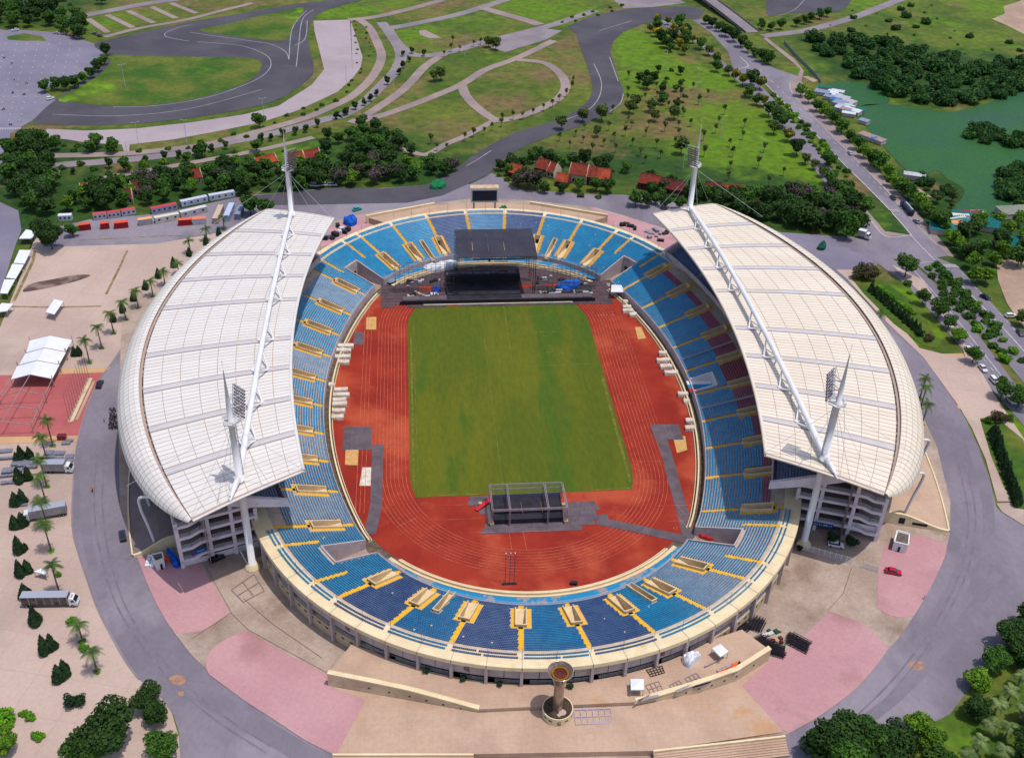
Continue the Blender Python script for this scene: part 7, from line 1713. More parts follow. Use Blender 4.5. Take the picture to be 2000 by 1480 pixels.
for p, q, tl, lb in (((440, 590), (690, 520), 1, 'long tiled roof in the belt just left of the far left mast'), ((840, 530), (1040, 490), 0, 'tiled roof in the belt just right of the far left mast'), ((1050, 490), (1250, 455), 0, 'long tiled roof in the belt farther right of the far left mast')):
    house(M3(*p), M3(*q), 5.5, 4.2, 2.6, m_tile[tl], lb)
# sheds along the pond bank
shc = [(150, 160, 190), (214, 220, 230), (190, 196, 214), (232, 236, 240), (60, 120, 190), (200, 190, 190), (176, 150, 150), (16, 120, 110)]
_shm = {}
def shed(x, y, L, w_, rgb, rz, label, group=None, h=1.9, z=.3):
    if rgb not in _shm: _shm[rgb] = mat('sheet_metal', C(*rgb), C(*[v*.86 for v in rgb]), s=.8, fine=.1, fs=2)
    t = thing('shed', label, 'shed', (x, y, z), rz, group)
    b = MB(); b.box((0, 0, 0), (L-.3, w_-.3, h)); b.build('wall', m_grey, t)
    b = MB(); n = int(L/.5); rows = [[(-L/2+L*i/n, -w_/2, h+.05+.06*(i % 2)), (-L/2+L*i/n, w_/2, h+.5+.06*(i % 2))] for i in range(n+1)]; b.grid(rows); b.grid([[(r[1][0], r[1][1], r[1][2]-.1), (r[0][0], r[0][1], r[0][2]-.1)] for r in rows]); b.build('roof', _shm[rgb], t)
S4 = lambda x, y: G('P', 1590+x/7.69, 150+y/7.69)
names = {(150, 160, 190): 'blue-grey', (214, 220, 230): 'pale', (190, 196, 214): 'grey', (232, 236, 240): 'white', (60, 120, 190): 'bright blue', (200, 190, 190): 'pinkish grey', (176, 150, 150): 'brownish', (16, 120, 110): 'teal'}
for i, (x, y, L, w_, k, rz) in enumerate(((110, 275, 9, 5, 0, -.6), (150, 205, 8, 3.5, 7, -.3), (210, 345, 6, 4, 0, -.7), (270, 285, 7, 6, 3, -.7), (345, 270, 8, 4, 1, -.5), (330, 330, 6, 5, 3, -.7), (400, 360, 10, 6, 2, -.8), (320, 395, 7, 4, 4, -.6), (440, 400, 8, 5, 5, -.8), (390, 440, 9, 7, 0, -.8), (470, 450, 8, 6, 2, -.8), (540, 430, 6, 6, 5, -.9), (430, 495, 8, 5, 2, -.8), (510, 495, 7, 4, 1, -.8), (560, 550, 11, 5, 3, -.9), (510, 600, 8, 3, 3, -.5), (470, 575, 5, 2.5, 4, -.6), (460, 540, 7, 4, 6, -.8), (350, 510, 4, 3, 1, -.6), (640, 540, 9, 4, 7, -.4), (860, 960, 16, 5, 6, -1.0), (740, 710, 6, 4, 0, -.9), (905, 985, 4, 2.5, 4, 0))):
    p = S4(x, y); shed(p[0], p[1], L, w_, shc[k], rz, ORD[i]+' shed from the far end of the bank row, '+names[shc[k]]+' metal roof', 'sheds on the pond bank')
S5 = lambda x, y: G('P', 1700+x/6.667, 350+y/6.667)
for x, y, L, w_, rgb, rz, lb in ((920, 700, 11, 7, (16, 130, 124), -.3, 'small teal-roofed shed nearest the avenue junction'), (1060, 640, 17, 6, (60, 130, 140), .1, 'long blue-green shed roof behind the avenue trees'), (1120, 645, 6, 4, (240, 170, 110), .1, 'shed with an orange sheet roof beside the avenue'), (1085, 600, 13, 3, (236, 226, 214), .25, 'long cream-roofed shed behind the avenue trees'), (1165, 560, 8, 5, (232, 228, 222), -.2, 'white-roofed shed beside the large teal roof'), (1260, 625, 9, 7, (146, 140, 150), .1, 'grey-roofed shed in front of the large teal roof'), (1350, 600, 22, 13, (14, 112, 112), -.45, 'large teal metal roof beside the avenue trees'), (1290, 520, 11, 6, (150, 50, 80), -.1, 'dark crimson-roofed shed behind the teal roof'), (1390, 510, 7, 4, (220, 222, 230), 0, 'pale roofed shed with a white tank behind the teal roof'), (1935, 470, 22, 9, (150, 150, 138), .1, 'grey long barn roof at the right edge by the pond'), (1930, 900, 20, 12, (12, 104, 104), -.2, 'dark teal roof under the trees at the right edge'), (1950, 1035, 8, 4, (220, 150, 50), .05, 'small orange-roofed cabin on the bare ground at the right edge'), (560, 10, 11, 4, (208, 206, 216), -.4, 'pale shed roof among trees above the brick-red yard')):
    p = S5(x, y); shed(p[0], p[1], L, w_, rgb, rz, lb, h=2.6)
# viaduct deck at the top with parapets and piers
t = thing('viaduct', 'concrete road bridge crossing over the test track at the top', 'bridge', (0, 0, 0)); a = np.array(G('C', 110, -20)[:2]); c = np.array(G('C', 440, 190)[:2]); d = (c-a)/np.hypot(*(c-a)); n = np.array([-d[1], d[0]])
a2 = a-d*60
hz = lambda s: 5.2*(1-s**2.2)+.3
k = 16; b = MB(); rows = []
for i in range(k+1):
    s = i/k; p = a2+(c-a2)*s; rows.append([(*(p+n*5.5), hz(s)), (*(p-n*5.5), hz(s)), (*(p-n*5.5), hz(s)-.9), (*(p+n*5.5), hz(s)-.9), (*(p+n*5.5), hz(s))])
b.grid(rows); b.build('deck', m_path, t)
for sg in (-1, 1):
    b = MB(); rows = []
    for i in range(k+1):
        s = i/k; p = a2+(c-a2)*s+n*sg*5.5; rows.append([(*p, hz(s)), (*p, hz(s)+1.0), (*(p-n*sg*.3), hz(s)+1.0), (*(p-n*sg*.3), hz(s))])
    b.grid(rows); b.grid([r[::-1] for r in rows]); b.build('parapet', m_pale, t)
for s in (.25, .42, .58):
    p = a2+(c-a2)*s; b = MB(); b.box((*p, 0), (1.2, 7, hz(s)-.8), math.atan2(d[1], d[0])); b.build('pier', m_path, t)
# wire fence along the marsh
P0 = [G('C', *p) for p in ((620, 250), (680, 320), (740, 380), (800, 440), (830, 480))]; t = thing('metal_fence', 'grey sheet fence between the avenue corner and the marsh', 'fence')
for p, q in zip(P0[:-1], P0[1:]): b = MB(); b.bar((p[0], p[1], 1.2), (q[0], q[1], 1.2), .1, 2.2); b.build('fence_panel', mat('fence_grey', C(150, 150, 166)) if 'fence_grey' not in MATS else MATS['fence_grey'], t)
# street lamps
def lamp(x, y, h, label, group):
    t = thing('street_lamp', label, 'street lamp', (x, y, .1), rnd.uniform(0, 6), group)
    b = MB(); b.tube([(0, 0, 0), (0, 0, h)], [.16, .09], 6); b.build('pole', m_rail, t)
    for s in (-1, 1): b = MB(); b.bar((0, 0, h), (s*1.4, 0, h+.25), .1); b.box((s*1.6, 0, h+.2), (.8, .3, .12)); b.build('lamp_head', m_rail, t)
for i, (v, x, y) in enumerate((('A', 800, 845), ('A', 1520, 700), ('A', 1075, 830), ('A', 720, 500), ('B', 50, 500), ('B', 730, 330), ('B', 320, 500), ('B', 1880, 420), ('C', 120, 520), ('C', 110, 600), ('C', 255, 800), ('C', 480, 935), ('C', 40, 970), ('A', 745, 960), ('A', 155, 100))):
    p = G(v, x, y); lamp(p[0], p[1], 13, 'tall grey double-headed lamp post standing in the park', 'lamp posts in the park')
p = G('A', 128, 705); lamp(p[0], p[1], 14, 'lamp post at the crossing on the edge of the parking tarmac', None) if False else lamp(p[0], p[1], 14, 'lamp post at the crossing on the edge of the parking tarmac', 'lamp posts in the park')

# ---------------------------------------------------------------- vegetation
def leafmat(nm, c1, c2, c3=None): return mat(nm, C(*c1), C(*c2), s=.55, fine=.30, fs=2.4, rough=.75, spec=.2, objvar=.18, transl=.22, c3=C(*c3) if c3 else None, s3=.35, t3=(.5, .62), lo=.42, hi=.58)
LM = {'dark': leafmat('leaf_dark', (64, 96, 38), (46, 76, 32)), 'mid': leafmat('leaf_mid', (82, 122, 42), (60, 98, 36)), 'bright': leafmat('leaf_bright', (118, 156, 44), (88, 130, 36)), 'olive': leafmat('leaf_olive', (102, 118, 56), (78, 98, 46)), 'cone': leafmat('leaf_conifer', (52, 82, 46), (38, 66, 40)),
      'yellow': leafmat('leaf_yellow_flower', (92, 118, 40), (74, 100, 36), (224, 180, 30)), 'purple': leafmat('leaf_purple_flower', (74, 86, 50), (60, 74, 44), (140, 92, 132)), 'lime': leafmat('leaf_lime', (120, 174, 36), (90, 150, 30)), 'palm': leafmat('leaf_palm', (96, 124, 52), (68, 98, 46)), 'marsh': leafmat('leaf_marsh', (50, 94, 42), (38, 76, 38), (84, 120, 46)), 'reddish': leafmat('leaf_reddish', (104, 92, 62), (78, 80, 50)), 'fan': leafmat('leaf_fan_palm', (136, 152, 92), (98, 122, 66))}
m_bark = mat('bark', C(104, 88, 76), C(80, 66, 58), s=1.5, fine=.15, fs=4); m_palmbark = mat('palm_bark', C(128, 112, 104), C(100, 86, 80), s=1.5, fine=.15, fs=4)
def leaves(name, lobes, n, size, m, seed, up=.35, inner=.25):
    r = np.random.default_rng(seed); L = np.array(lobes, float); vol = L[:, 3]*L[:, 4]*L[:, 5]; k = r.choice(len(L), n, p=vol**.72/np.sum(vol**.72))
    u = r.normal(size=(n, 3)); u /= np.linalg.norm(u, axis=1)[:, None]
    rad = np.where(r.random(n) < inner, r.random(n)**.5*.8, .84+.24*r.random(n))
    P = L[k, :3]+u*rad[:, None]*L[k, 3:6]
    nrm = u*.8+r.normal(size=(n, 3))*.55+np.array([0, 0, up]); nrm /= np.linalg.norm(nrm, axis=1)[:, None]
    t1 = np.cross(nrm, r.normal(size=(n, 3))); t1 /= np.linalg.norm(t1, axis=1)[:, None]; t2 = np.cross(nrm, t1)
    s = size*(.55+.9*r.random(n))[:, None]; w_ = s*(.5+.3*r.random(n))[:, None]
    V = np.stack([P-t1*s, P-t2*w_+nrm*s*.12, P+t1*s, P+t2*w_+nrm*s*.12], 1).reshape(-1, 3)
    F = np.arange(4*n).reshape(-1, 4)
    return npmesh(name, V, F, m)
def lobeset(R, H, z0, n, seed, flat=.75, spread=.62):
    r = random.Random(seed); L = [(0, 0, z0+H*.52, R*.62, R*.62, H*.42)]
    for i in range(n):
        a = 2*math.pi*i/n+r.uniform(-.4, .4); d = R*spread*r.uniform(.65, 1.1); zz = z0+H*r.uniform(.25, .85); q = R*r.uniform(.28, .5)
        L.append((d*math.cos(a), d*math.sin(a), zz, q, q, q*flat))
    return L
def trunkmesh(h, r0, L, seed, m=m_bark, name='trunk'):
    b = MB(); r = random.Random(seed); top = (r.uniform(-.2, .2), r.uniform(-.2, .2), h)
    b.tube([(0, 0, -.1), (top[0]*.5, top[1]*.5, h*.5), top], [r0*1.25, r0, r0*.7], 7)
    for l in L[1:6]: b.tube([top, ((top[0]+l[0])/2, (top[1]+l[1])/2, (h+l[2])/2+.2), (l[0]*.9, l[1]*.9, l[2])], [r0*.55, r0*.4, r0*.15], 5)
    return b.mesh(name, m)
PROTO = {}
def proto(kind, R, H, th, n, size, lm, seeds=2, lobes=7, r0=.2, flat=.75, inner=.25):
    PROTO[kind] = []
    for s in range(seeds):
        L = lobeset(R, H, th, lobes, s*7+len(PROTO)*13, flat); PROTO[kind].append((leaves('crown', L, n, size, LM[lm], s*5+len(PROTO), inner=inner), trunkmesh(th+H*.25, r0, L, s)))
proto('dark', 4.4, 7.5, 1.6, 900, .62, 'dark', 3); proto('mid', 4.2, 7.0, 1.8, 850, .6, 'mid', 3); proto('bright', 4.0, 6.4, 2.0, 800, .58, 'bright', 3)
proto('yellow', 3.8, 6.0, 2.2, 800, .5, 'yellow', 2); proto('purple', 4.6, 7.0, 1.6, 1000, .5, 'purple', 2); proto('olive', 3.6, 5.6, 2.0, 600, .55, 'olive', 2)
proto('clipped', 1.75, 3.6, 1.0, 420, .36, 'dark', 2, 5, .12, 1.1); proto('sapling', 1.25, 2.8, 2.3, 110, .36, 'olive', 3, 4, .09, .9, .5); proto('bush', 2.2, 2.4, -.2, 420, .4, 'mid', 2, 6, .1); proto('limebush', 2.0, 2.0, -.3, 420, .34, 'lime', 2, 6, .1); proto('marsh', 7.5, 6.5, -.6, 1500, .8, 'marsh', 3, 9, .2)
proto('near_dark', 5.2, 7.8, 1.6, 4200, .36, 'dark', 2, 11, .25); proto('near_mid', 5.0, 7.4, 1.6, 4200, .36, 'mid', 2, 11, .25); proto('near_bright', 4.4, 6.8, 1.6, 3600, .34, 'bright', 2, 10, .22); proto('round_bush', 1.7, 2.6, .1, 900, .22, 'cone', 2, 6, .1); proto('reddish', 5.0, 5.6, .2, 2000, .4, 'reddish', 1, 8, .2); proto('shade', 3.6, 5.2, 2.0, 1500, .34, 'mid', 2, 9, .2)
def conemesh(h, R, seed, n=1100):
    r = np.random.default_rng(seed); z = h*(1-np.sqrt(r.random(n)))*.98+.15; a = r.random(n)*2*np.pi; prof = R*np.clip((1-z/h), 0, 1)**.75*np.clip(.55+z/(h*.35), 0, 1)
    rr = prof*(.78+.3*r.random(n))*(1+.16*np.sin(a*3+z)); P = np.stack([rr*np.cos(a), rr*np.sin(a), z], 1)
    nrm = np.stack([np.cos(a), np.sin(a), .5+0*a], 1)+r.normal(size=(n, 3))*.4; nrm /= np.linalg.norm(nrm, axis=1)[:, None]
    t2 = np.array([0, 0, 1.0])-nrm*nrm[:, 2:3]; t2 /= np.linalg.norm(t2, axis=1)[:, None]; t1 = np.cross(nrm, t2); s = .2*(.6+.8*r.random(n))[:, None]
    V = np.stack([P-t1*s*.7, P-t2*s, P+t1*s*.7, P+t2*s*1.6], 1).reshape(-1, 3)
    return npmesh('crown', V, np.arange(4*n).reshape(-1, 4), LM['cone'])
PROTO['cone'] = [(conemesh(5.6, 1.75, s, 1500), trunkmesh(1.0, .12, [(0, 0, 1, 1, 1, 1)], s)) for s in range(3)]
PROTO['slim_cone'] = [(conemesh(5.0, .95, 9+s, 800), trunkmesh(1.0, .1, [(0, 0, 1, 1, 1, 1)], s)) for s in range(2)]
def palmcrown(seed, nf=15, L=2.9, m='palm'):
    r = random.Random(seed); b = MB()
    for i in range(nf):
        a = 2*math.pi*i/nf+r.uniform(-.2, .2); e = r.uniform(-.25, .95); pts = []
        for k in range(7):
            t = k/6; rr = L*t*math.cos(e*(1-t*.4)); z = L*t*math.sin(e)-L*.62*t*t*(1.1-e*.3); pts.append(np.array([rr*math.cos(a), rr*math.sin(a), z]))
        sd = np.array([-math.sin(a), math.cos(a), 0]); 
        for k in range(6):
            for s in (-1, 1):
                for q in (0, .5):
                    p = pts[k]*(1-q)+pts[k+1]*q; tt = (k+q)/6; ln = .62*math.sin(math.pi*min(1, .15+.8*tt))**.6; d = (pts[k+1]-pts[k]); d = d/np.linalg.norm(d)
                    tip = p+sd*s*ln+d*.3-np.array([0, 0, .22]); b.quad(p-d*.1, p+d*.12, tip+d*.1, tip)
    return b.mesh('crown', LM[m])
def palmtrunk(h, seed, lean=.35):
    b = MB(); r = random.Random(seed); a = r.uniform(0, 6); b.tube([(0, 0, -.1), (lean*.3*math.cos(a), lean*.3*math.sin(a), h*.5), (0, 0, h+.05)], [.3, .2, .15], 8); b.lathe([(.34, 0), (.3, .3), (.22, .5)], n=8); return b.mesh('trunk', m_palmbark)
PCR = [palmcrown(s) for s in range(4)]; FAN = [palmcrown(20+s, 22, 2.3, 'fan') for s in range(3)]
kinds_name = {'dark': 'broadleaf_tree', 'mid': 'broadleaf_tree', 'bright': 'broadleaf_tree', 'yellow': 'flowering_tree', 'purple': 'flowering_tree', 'olive': 'broadleaf_tree', 'clipped': 'clipped_tree', 'sapling': 'sapling', 'bush': 'bush', 'limebush': 'bush', 'marsh': 'thicket_bush', 'near_dark': 'broadleaf_tree', 'near_mid': 'broadleaf_tree', 'near_bright': 'broadleaf_tree', 'round_bush': 'bush', 'reddish': 'bush', 'cone': 'conifer_shrub', 'slim_cone': 'conifer_shrub', 'shade': 'broadleaf_tree'}
def tree(kind, x, y, sc, label, group=None, z=.02, sz=None, cat=None):
    nm = kinds_name[kind]; t = thing(nm, label, cat or ('shrub' if ('bush' in nm or 'shrub' in nm) else 'tree'), (x, y, z), rnd.uniform(0, 6.28), group)
    t.scale = (sc*rnd.uniform(.93, 1.07), sc*rnd.uniform(.93, 1.07), sz or sc*rnd.uniform(.9, 1.1))
    c, k = rnd.choice(PROTO[kind]); obj('crown', c, t); obj('trunk' if 'bush' not in nm and 'shrub' not in nm else 'stem', k, t); return t
def scatter(v, poly, kinds, spacing, sc, label, group, nmax=400, tries=4000, z=.02):
    Q = [G(v, *p) for p in poly]; xs = [q[0] for q in Q]; ys = [q[1] for q in Q]; pts = []
    for _ in range(tries):
        x, y = rnd.uniform(min(xs), max(xs)), rnd.uniform(min(ys), max(ys))
        if not in_poly(x, y, Q): continue
        if any((x-a)**2+(y-b)**2 < spacing**2 for a, b in pts): continue
        pts.append((x, y))
        if len(pts) >= nmax: break
    for x, y in pts:
        k = rnd.choice(kinds); tree(k, x, y, rnd.uniform(*sc), label[k] if isinstance(label, dict) else label, (group[k] if isinstance(group, dict) else group), z)
    return len(pts)
belt = {'dark': 'dark leafy tree in the dense belt behind the far stands', 'mid': 'mid green leafy tree in the dense belt behind the far stands', 'bright': 'bright green leafy tree in the dense belt behind the far stands', 'purple': 'purple-flowered tree in the dense belt behind the far stands', 'olive': 'pale olive tree in the dense belt behind the far stands'}
beltg = {k: k+' green trees of the far belt' if k != 'purple' else 'purple-flowered trees of the far belt' for k in belt}
scatter('P', [(118, 424), (150, 388), (200, 372), (260, 360), (340, 350), (430, 342), (500, 336), (610, 332), (720, 326), (780, 322), (880, 332), (898, 338), (850, 350), (760, 360), (660, 366), (600, 372), (520, 382), (470, 384), (410, 374), (350, 390), (290, 402), (200, 412)], ['dark', 'dark', 'mid', 'dark', 'purple', 'mid', 'bright'], 6.2, (.75, 1.1), belt, beltg)
scatter('P', [(10, 310), (50, 285), (95, 296), (105, 360), (100, 420), (60, 425), (40, 400), (20, 360)], ['dark', 'dark', 'mid'], 7, (.85, 1.2), {'dark': 'dark tree of the clump left of the grey cabins', 'mid': 'mid green tree of the clump left of the grey cabins'}, {'dark': 'dark trees left of the cabins', 'mid': 'green trees left of the cabins'})
scatter('P', [(200, 340), (330, 318), (440, 300), (560, 292), (560, 318), (440, 330), (330, 342), (240, 352)], ['bush', 'bush', 'mid', 'bright'], 8, (.6, 1.0), 'low green scrub on the grassy slope above the far belt', 'scrub above the far belt')
scatter('P', [(640, 272), (700, 250), (760, 262), (800, 300), (860, 318), (820, 326), (700, 312), (620, 300)], ['bush', 'mid', 'dark'], 8, (.6, 1.0), 'dark scrub between the park paths and the far belt', 'scrub between paths and belt')
hb = {'dark': 'dark tree around the red-tiled houses', 'mid': 'green tree around the red-tiled houses', 'bush': 'low bush around the red-tiled houses', 'purple': 'purple-flowered tree around the red-tiled houses'}
hbg = {k: k+' vegetation by the red-tiled houses' for k in hb}
for poly in ([(962, 338), (990, 320), (1018, 322), (1030, 345), (1010, 362), (985, 352)], [(1005, 318), (1060, 308), (1080, 318), (1160, 322), (1230, 335), (1240, 342), (1150, 332), (1050, 322)], [(1060, 378), (1110, 372), (1190, 375), (1180, 388), (1100, 384)], [(1230, 395), (1270, 380), (1300, 398), (1330, 410), (1300, 414), (1240, 404)], [(1240, 352), (1330, 368), (1400, 385), (1460, 395), (1450, 405), (1390, 400), (1300, 380)]):
    scatter('P', poly, ['dark', 'mid', 'bush', 'dark'], 5.5, (.6, .95), hb, hbg)
for x, y, s in ((1030, 368, 1.25), (1012, 366, 1.0), (1046, 370, 1.1)): p = G('P', x, y); tree('purple', p[0], p[1], s, 'big dark purple-flowered tree at the road bend by the red-tiled houses', 'big flowered trees at the road bend')
scatter('P', [(1400, 412), (1460, 405), (1520, 392), (1560, 385), (1640, 395), (1680, 420), (1690, 450), (1660, 468), (1600, 458), (1540, 446), (1480, 434), (1430, 424)], ['dark', 'dark', 'purple', 'mid', 'dark'], 7, (.95, 1.4), {'dark': 'tall dark tree in the grove behind the cream roof', 'mid': 'green tree in the grove behind the cream roof', 'purple': 'purple-tinged tree in the grove behind the cream roof'}, {'dark': 'dark trees of the grove behind the cream roof', 'mid': 'green trees of the grove behind the cream roof', 'purple': 'purple trees of the grove behind the cream roof'})
# avenue rows
row = [(700, 540), (745, 580), (790, 625), (840, 660), (880, 695), (935, 750), (980, 800), (1030, 845), (1060, 890), (1105, 935), (1150, 965), (1200, 1010), (1230, 1060), (1275, 1100), (1320, 1130), (1380, 1185), (1430, 1225), (1460, 1280), (1500, 1310), (1560, 1390), (1610, 1430), (1650, 1465)]
for i, (x, y) in enumerate(row): p = G('C', x+14, y+18); tree(rnd.choice(['mid', 'bright', 'mid']), p[0], p[1], rnd.uniform(.9, 1.15), ORD[i]+' roadside tree from the far end of the avenue\'s pond side', 'roadside trees between avenue and pond')
row = [(170, 130), (205, 150), (245, 172), (285, 200), (330, 232), (372, 262), (410, 292), (450, 318), (490, 345), (530, 362)]
for i, (x, y) in enumerate(row): p = G('C', x, y+12); tree(rnd.choice(['dark', 'mid']), p[0], p[1], rnd.uniform(.8, 1.05), ORD[i]+' tree from the bridge on the strip between the two far roads', 'trees between the two far roads')
row = [(20, 130), (60, 190), (95, 235), (140, 270), (185, 305), (230, 350), (235, 400), (300, 420), (335, 455), (380, 480), (430, 480), (480, 500), (420, 545), (460, 590), (500, 600), (530, 655), (570, 690), (610, 720), (560, 760), (640, 800), (690, 880), (740, 930), (790, 960), (840, 1000), (880, 1050), (920, 1080), (870, 940), (960, 1120)]
for i, (x, y) in enumerate(row): p = G('C', x, y+16); k = rnd.choice(['yellow', 'mid', 'olive', 'dark', 'yellow', 'mid']); tree(k, p[0], p[1], rnd.uniform(.75, 1.05), ORD[i]+' tree from the bridge along the lime meadow side of the avenue', 'trees between lime meadow and avenue')
for i, (x, y) in enumerate(((490, 172), (545, 178), (600, 172), (690, 155), (735, 140), (770, 130), (825, 112), (865, 98))): p = G('C', x, y); tree('mid', p[0], p[1], rnd.uniform(.7, .9), ORD[i]+' round tree from the left on the verge right of the bridge', 'round trees right of the bridge')
scatter('C', [(555, 545), (600, 570), (720, 690), (850, 830), (940, 930), (1000, 1010), (980, 1040), (900, 990), (800, 860), (680, 720), (580, 620)], ['bush', 'limebush', 'bush'], 5, (.7, 1.2), 'low bush in the planted strip between the carriageways', 'bushes between the carriageways')
scatter('F', [(1420, 110), (1500, 90), (1600, 190), (1720, 310), (1850, 450), (1980, 600), (2000, 660), (1900, 640), (1780, 540), (1640, 380), (1520, 240)], ['bush', 'limebush', 'bush', 'bush'], 4.6, (.9, 1.5), 'leafy bush in the green strip beside the avenue below the junction', 'bushes in the strip below the junction')
for i, (v, x, y, k, s, lb) in enumerate((('F', 1315, 150, 'shade', 1.25, 'round dark green tree standing alone by the junction'), ('F', 1330, 195, 'bush', .9, 'small round shrub beneath the lone junction tree'), ('F', 1410, 310, 'shade', .95, 'upper green tree on the side road verge'), ('F', 1500, 390, 'shade', 1.25, 'large loose tree in the middle of the side road verge'), ('F', 1560, 450, 'shade', .8, 'thin pale tree below the large loose one on the verge'), ('F', 1620, 520, 'near_bright', .8, 'bright yellow-green tree on the side road verge'), ('F', 1700, 645, 'shade', 1.0, 'round shrub-like tree at the corner of the red paving'), ('F', 1862, 850, 'shade', 1.0, 'dark tree at the lower corner of the red paving'), ('F', 1960, 900, 'shade', 1.2, 'spreading tree at the right edge below the parked cars'), ('F', 1700, 190, 'bright', .95, 'first yellow-green tree beyond the avenue below the junction'), ('F', 1770, 190, 'bright', .9, 'second yellow-green tree beyond the avenue by the fence'), ('F', 1975, 430, 'shade', .9, 'dark tree on the bare ground at the right edge'), ('F', 1080, 160, 'reddish', 1.05, 'large brownish-red bush at the tip of the green bed'), ('F', 1140, 130, 'bush', 1.3, 'green bush beside the brownish one at the tip of the bed'), ('F', 1400, 490, 'round_bush', .9, 'first of three small round bushes at the bed end'), ('F', 1450, 515, 'reddish', .42, 'reddish low bush at the bed end'), ('F', 1345, 245, 'limebush', .7, 'lime tuft on the kerb of the verge'), ('F', 1875, 745, 'bush', .8, 'dusty shrub beside the third white car'), ('C', 900, 1150, 'dark', 1.1, 'dark tree at the corner of the side carriageway'), ('C', 1000, 1240, 'dark', 1.3, 'large dark tree over the corner of the forecourt asphalt'))):
    p = G(v, x, y); tree(k, p[0], p[1], s, lb)
for i in range(13):
    f = i/12; p = G('F', 1120+270*f, 235+240*f); tree('cone', p[0], p[1], rnd.uniform(.8, 1.0), ORD[i]+' dark cone shrub from the tip of the curved green bed', 'cone shrubs in the curved green bed')
    p = G('F', 1165+200*f, 215+150*f); tree('limebush', p[0], p[1], rnd.uniform(.6, .9), 'clipped lime bush along the inner edge of the curved green bed', 'lime bushes in the curved green bed')
for i in range(15):
    f = i/14; p = G('F', 1815+140*f, 1060+400*f); tree('cone', p[0], p[1], rnd.uniform(.9, 1.1), ORD[i]+' dark cone shrub from the top of the bed at the right edge', 'cone shrubs at the right edge')
for i in range(3): p = G('F', 1790+60*i, 985-8*i); tree('reddish' if i == 1 else 'bush', p[0], p[1], .6 if i == 1 else .9, ORD[i]+' rounded bush across the top of the bed at the right edge', 'bushes at the top of the right edge bed')
# marsh thickets
mk = scatter('C', [(720, 240), (860, 215), (960, 250), (1100, 230), (1250, 260), (1400, 300), (1600, 350), (1800, 380), (2010, 350), (2010, 500), (1900, 560), (1700, 590), (1500, 600), (1340, 600), (1250, 565), (1160, 500), (1080, 460), (1010, 410), (900, 330), (780, 300)], ['marsh'], 11.5, (.65, 1.15), 'dark thicket bush in the marsh behind the pond', 'thicket bushes in the marsh', 150)
scatter('C', [(1000, 60), (1300, 40), (1500, 20), (1560, 120), (1400, 220), (1150, 230), (950, 190), (860, 170)], ['marsh', 'bush', 'bush'], 17, (.3, .6), 'small bush on the green slope above the marsh', 'small bushes above the marsh', 60)
scatter('C', [(1600, 180), (1980, 260), (2000, 340), (1700, 330), (1500, 260)], ['bush', 'marsh'], 16, (.3, .7), 'scattered bush on the far green slope at the top right', 'scattered bushes at the top right', 50)
scatter('C', [(1650, 765), (1750, 735), (1900, 775), (2020, 790), (2020, 845), (1850, 842), (1700, 812)], ['marsh'], 8, (.45, .75), 'bush on the small island in the lotus pond', 'bushes on the pond island', 40)
scatter('C', [(1850, 1080), (1900, 1010), (2020, 980), (2020, 1190), (1920, 1180)], ['marsh'], 9, (.6, .9), 'dark bush clump on the right bank of the pond', 'bushes on the right pond bank', 30)
scatter('C', [(1380, 1020), (1480, 1050), (1560, 1080), (1600, 1200), (1560, 1240), (1490, 1170), (1420, 1080)], ['marsh', 'olive', 'bush'], 7, (.4, .8), 'scrub between the avenue trees and the pond', 'scrub between avenue and pond', 40)
scatter('C', [(1620, 1330), (1760, 1280), (2000, 1300), (2020, 1560), (1700, 1560)], ['mid', 'dark', 'bright'], 9, (.8, 1.15), 'tree crowding round the teal-roofed sheds at the right edge', 'trees round the teal-roofed sheds', 40)
# park trees
row = [('A', 630, 968), ('A', 725, 952), ('A', 840, 938), ('A', 950, 922), ('A', 1030, 910), ('A', 1130, 892), ('A', 1215, 875), ('A', 1300, 858), ('A', 1500, 822), ('A', 1560, 812), ('A', 1625, 788), ('A', 1700, 775), ('A', 1760, 762), ('A', 1825, 735), ('A', 1935, 688), ('A', 1990, 660), ('B', 45, 665), ('B', 100, 632), ('B', 150, 610), ('B', 190, 585), ('B', 225, 555), ('B', 285, 490)]
for i, (v, x, y) in enumerate(row): p = G(v, x, y); tree('clipped', p[0], p[1], rnd.uniform(.95, 1.2), ORD[i]+' clipped tree from the left in the row beside the park road', 'clipped trees beside the park road')
for i, (x, y) in enumerate(((190, 835), (195, 780), (245, 858), (262, 798), (310, 872), (326, 805), (390, 845), (375, 325), (425, 310), (495, 325), (410, 358), (375, 395), (355, 430), (590, 465), (550, 470), (865, 275), (908, 290))): p = G('B', x, y); tree('clipped' if i < 13 else 'olive', p[0], p[1], rnd.uniform(.85, 1.15), ('dark clipped tree in the small cluster at the end of the curved footpath' if i < 7 else 'clipped tree along the fork of the park roads'), 'clipped trees at the footpath end' if i < 7 else 'trees along the park road fork')
for i, (x, y) in enumerate(((260, 535), (330, 520), (380, 522), (432, 508), (480, 480), (530, 452), (565, 415), (600, 375), (612, 320))): p = G('A', x, y); tree(rnd.choice(['dark', 'mid']), p[0], p[1], rnd.uniform(.7, .95), ORD[i]+' tree from the lot end of the row along the grass island', 'row of trees on the grass island')
scatter('A', [(0, 60), (150, 40), (300, 60), (430, 110), (525, 200), (480, 240), (390, 190), (280, 160), (100, 160), (-200, 170), (-200, 60)], ['dark', 'dark', 'mid'], 9, (.9, 1.25), {'dark': 'dark tree of the wood at the top left corner', 'mid': 'green tree of the wood at the top left corner'}, {'dark': 'dark trees of the top left wood', 'mid': 'green trees of the top left wood'}, 60)
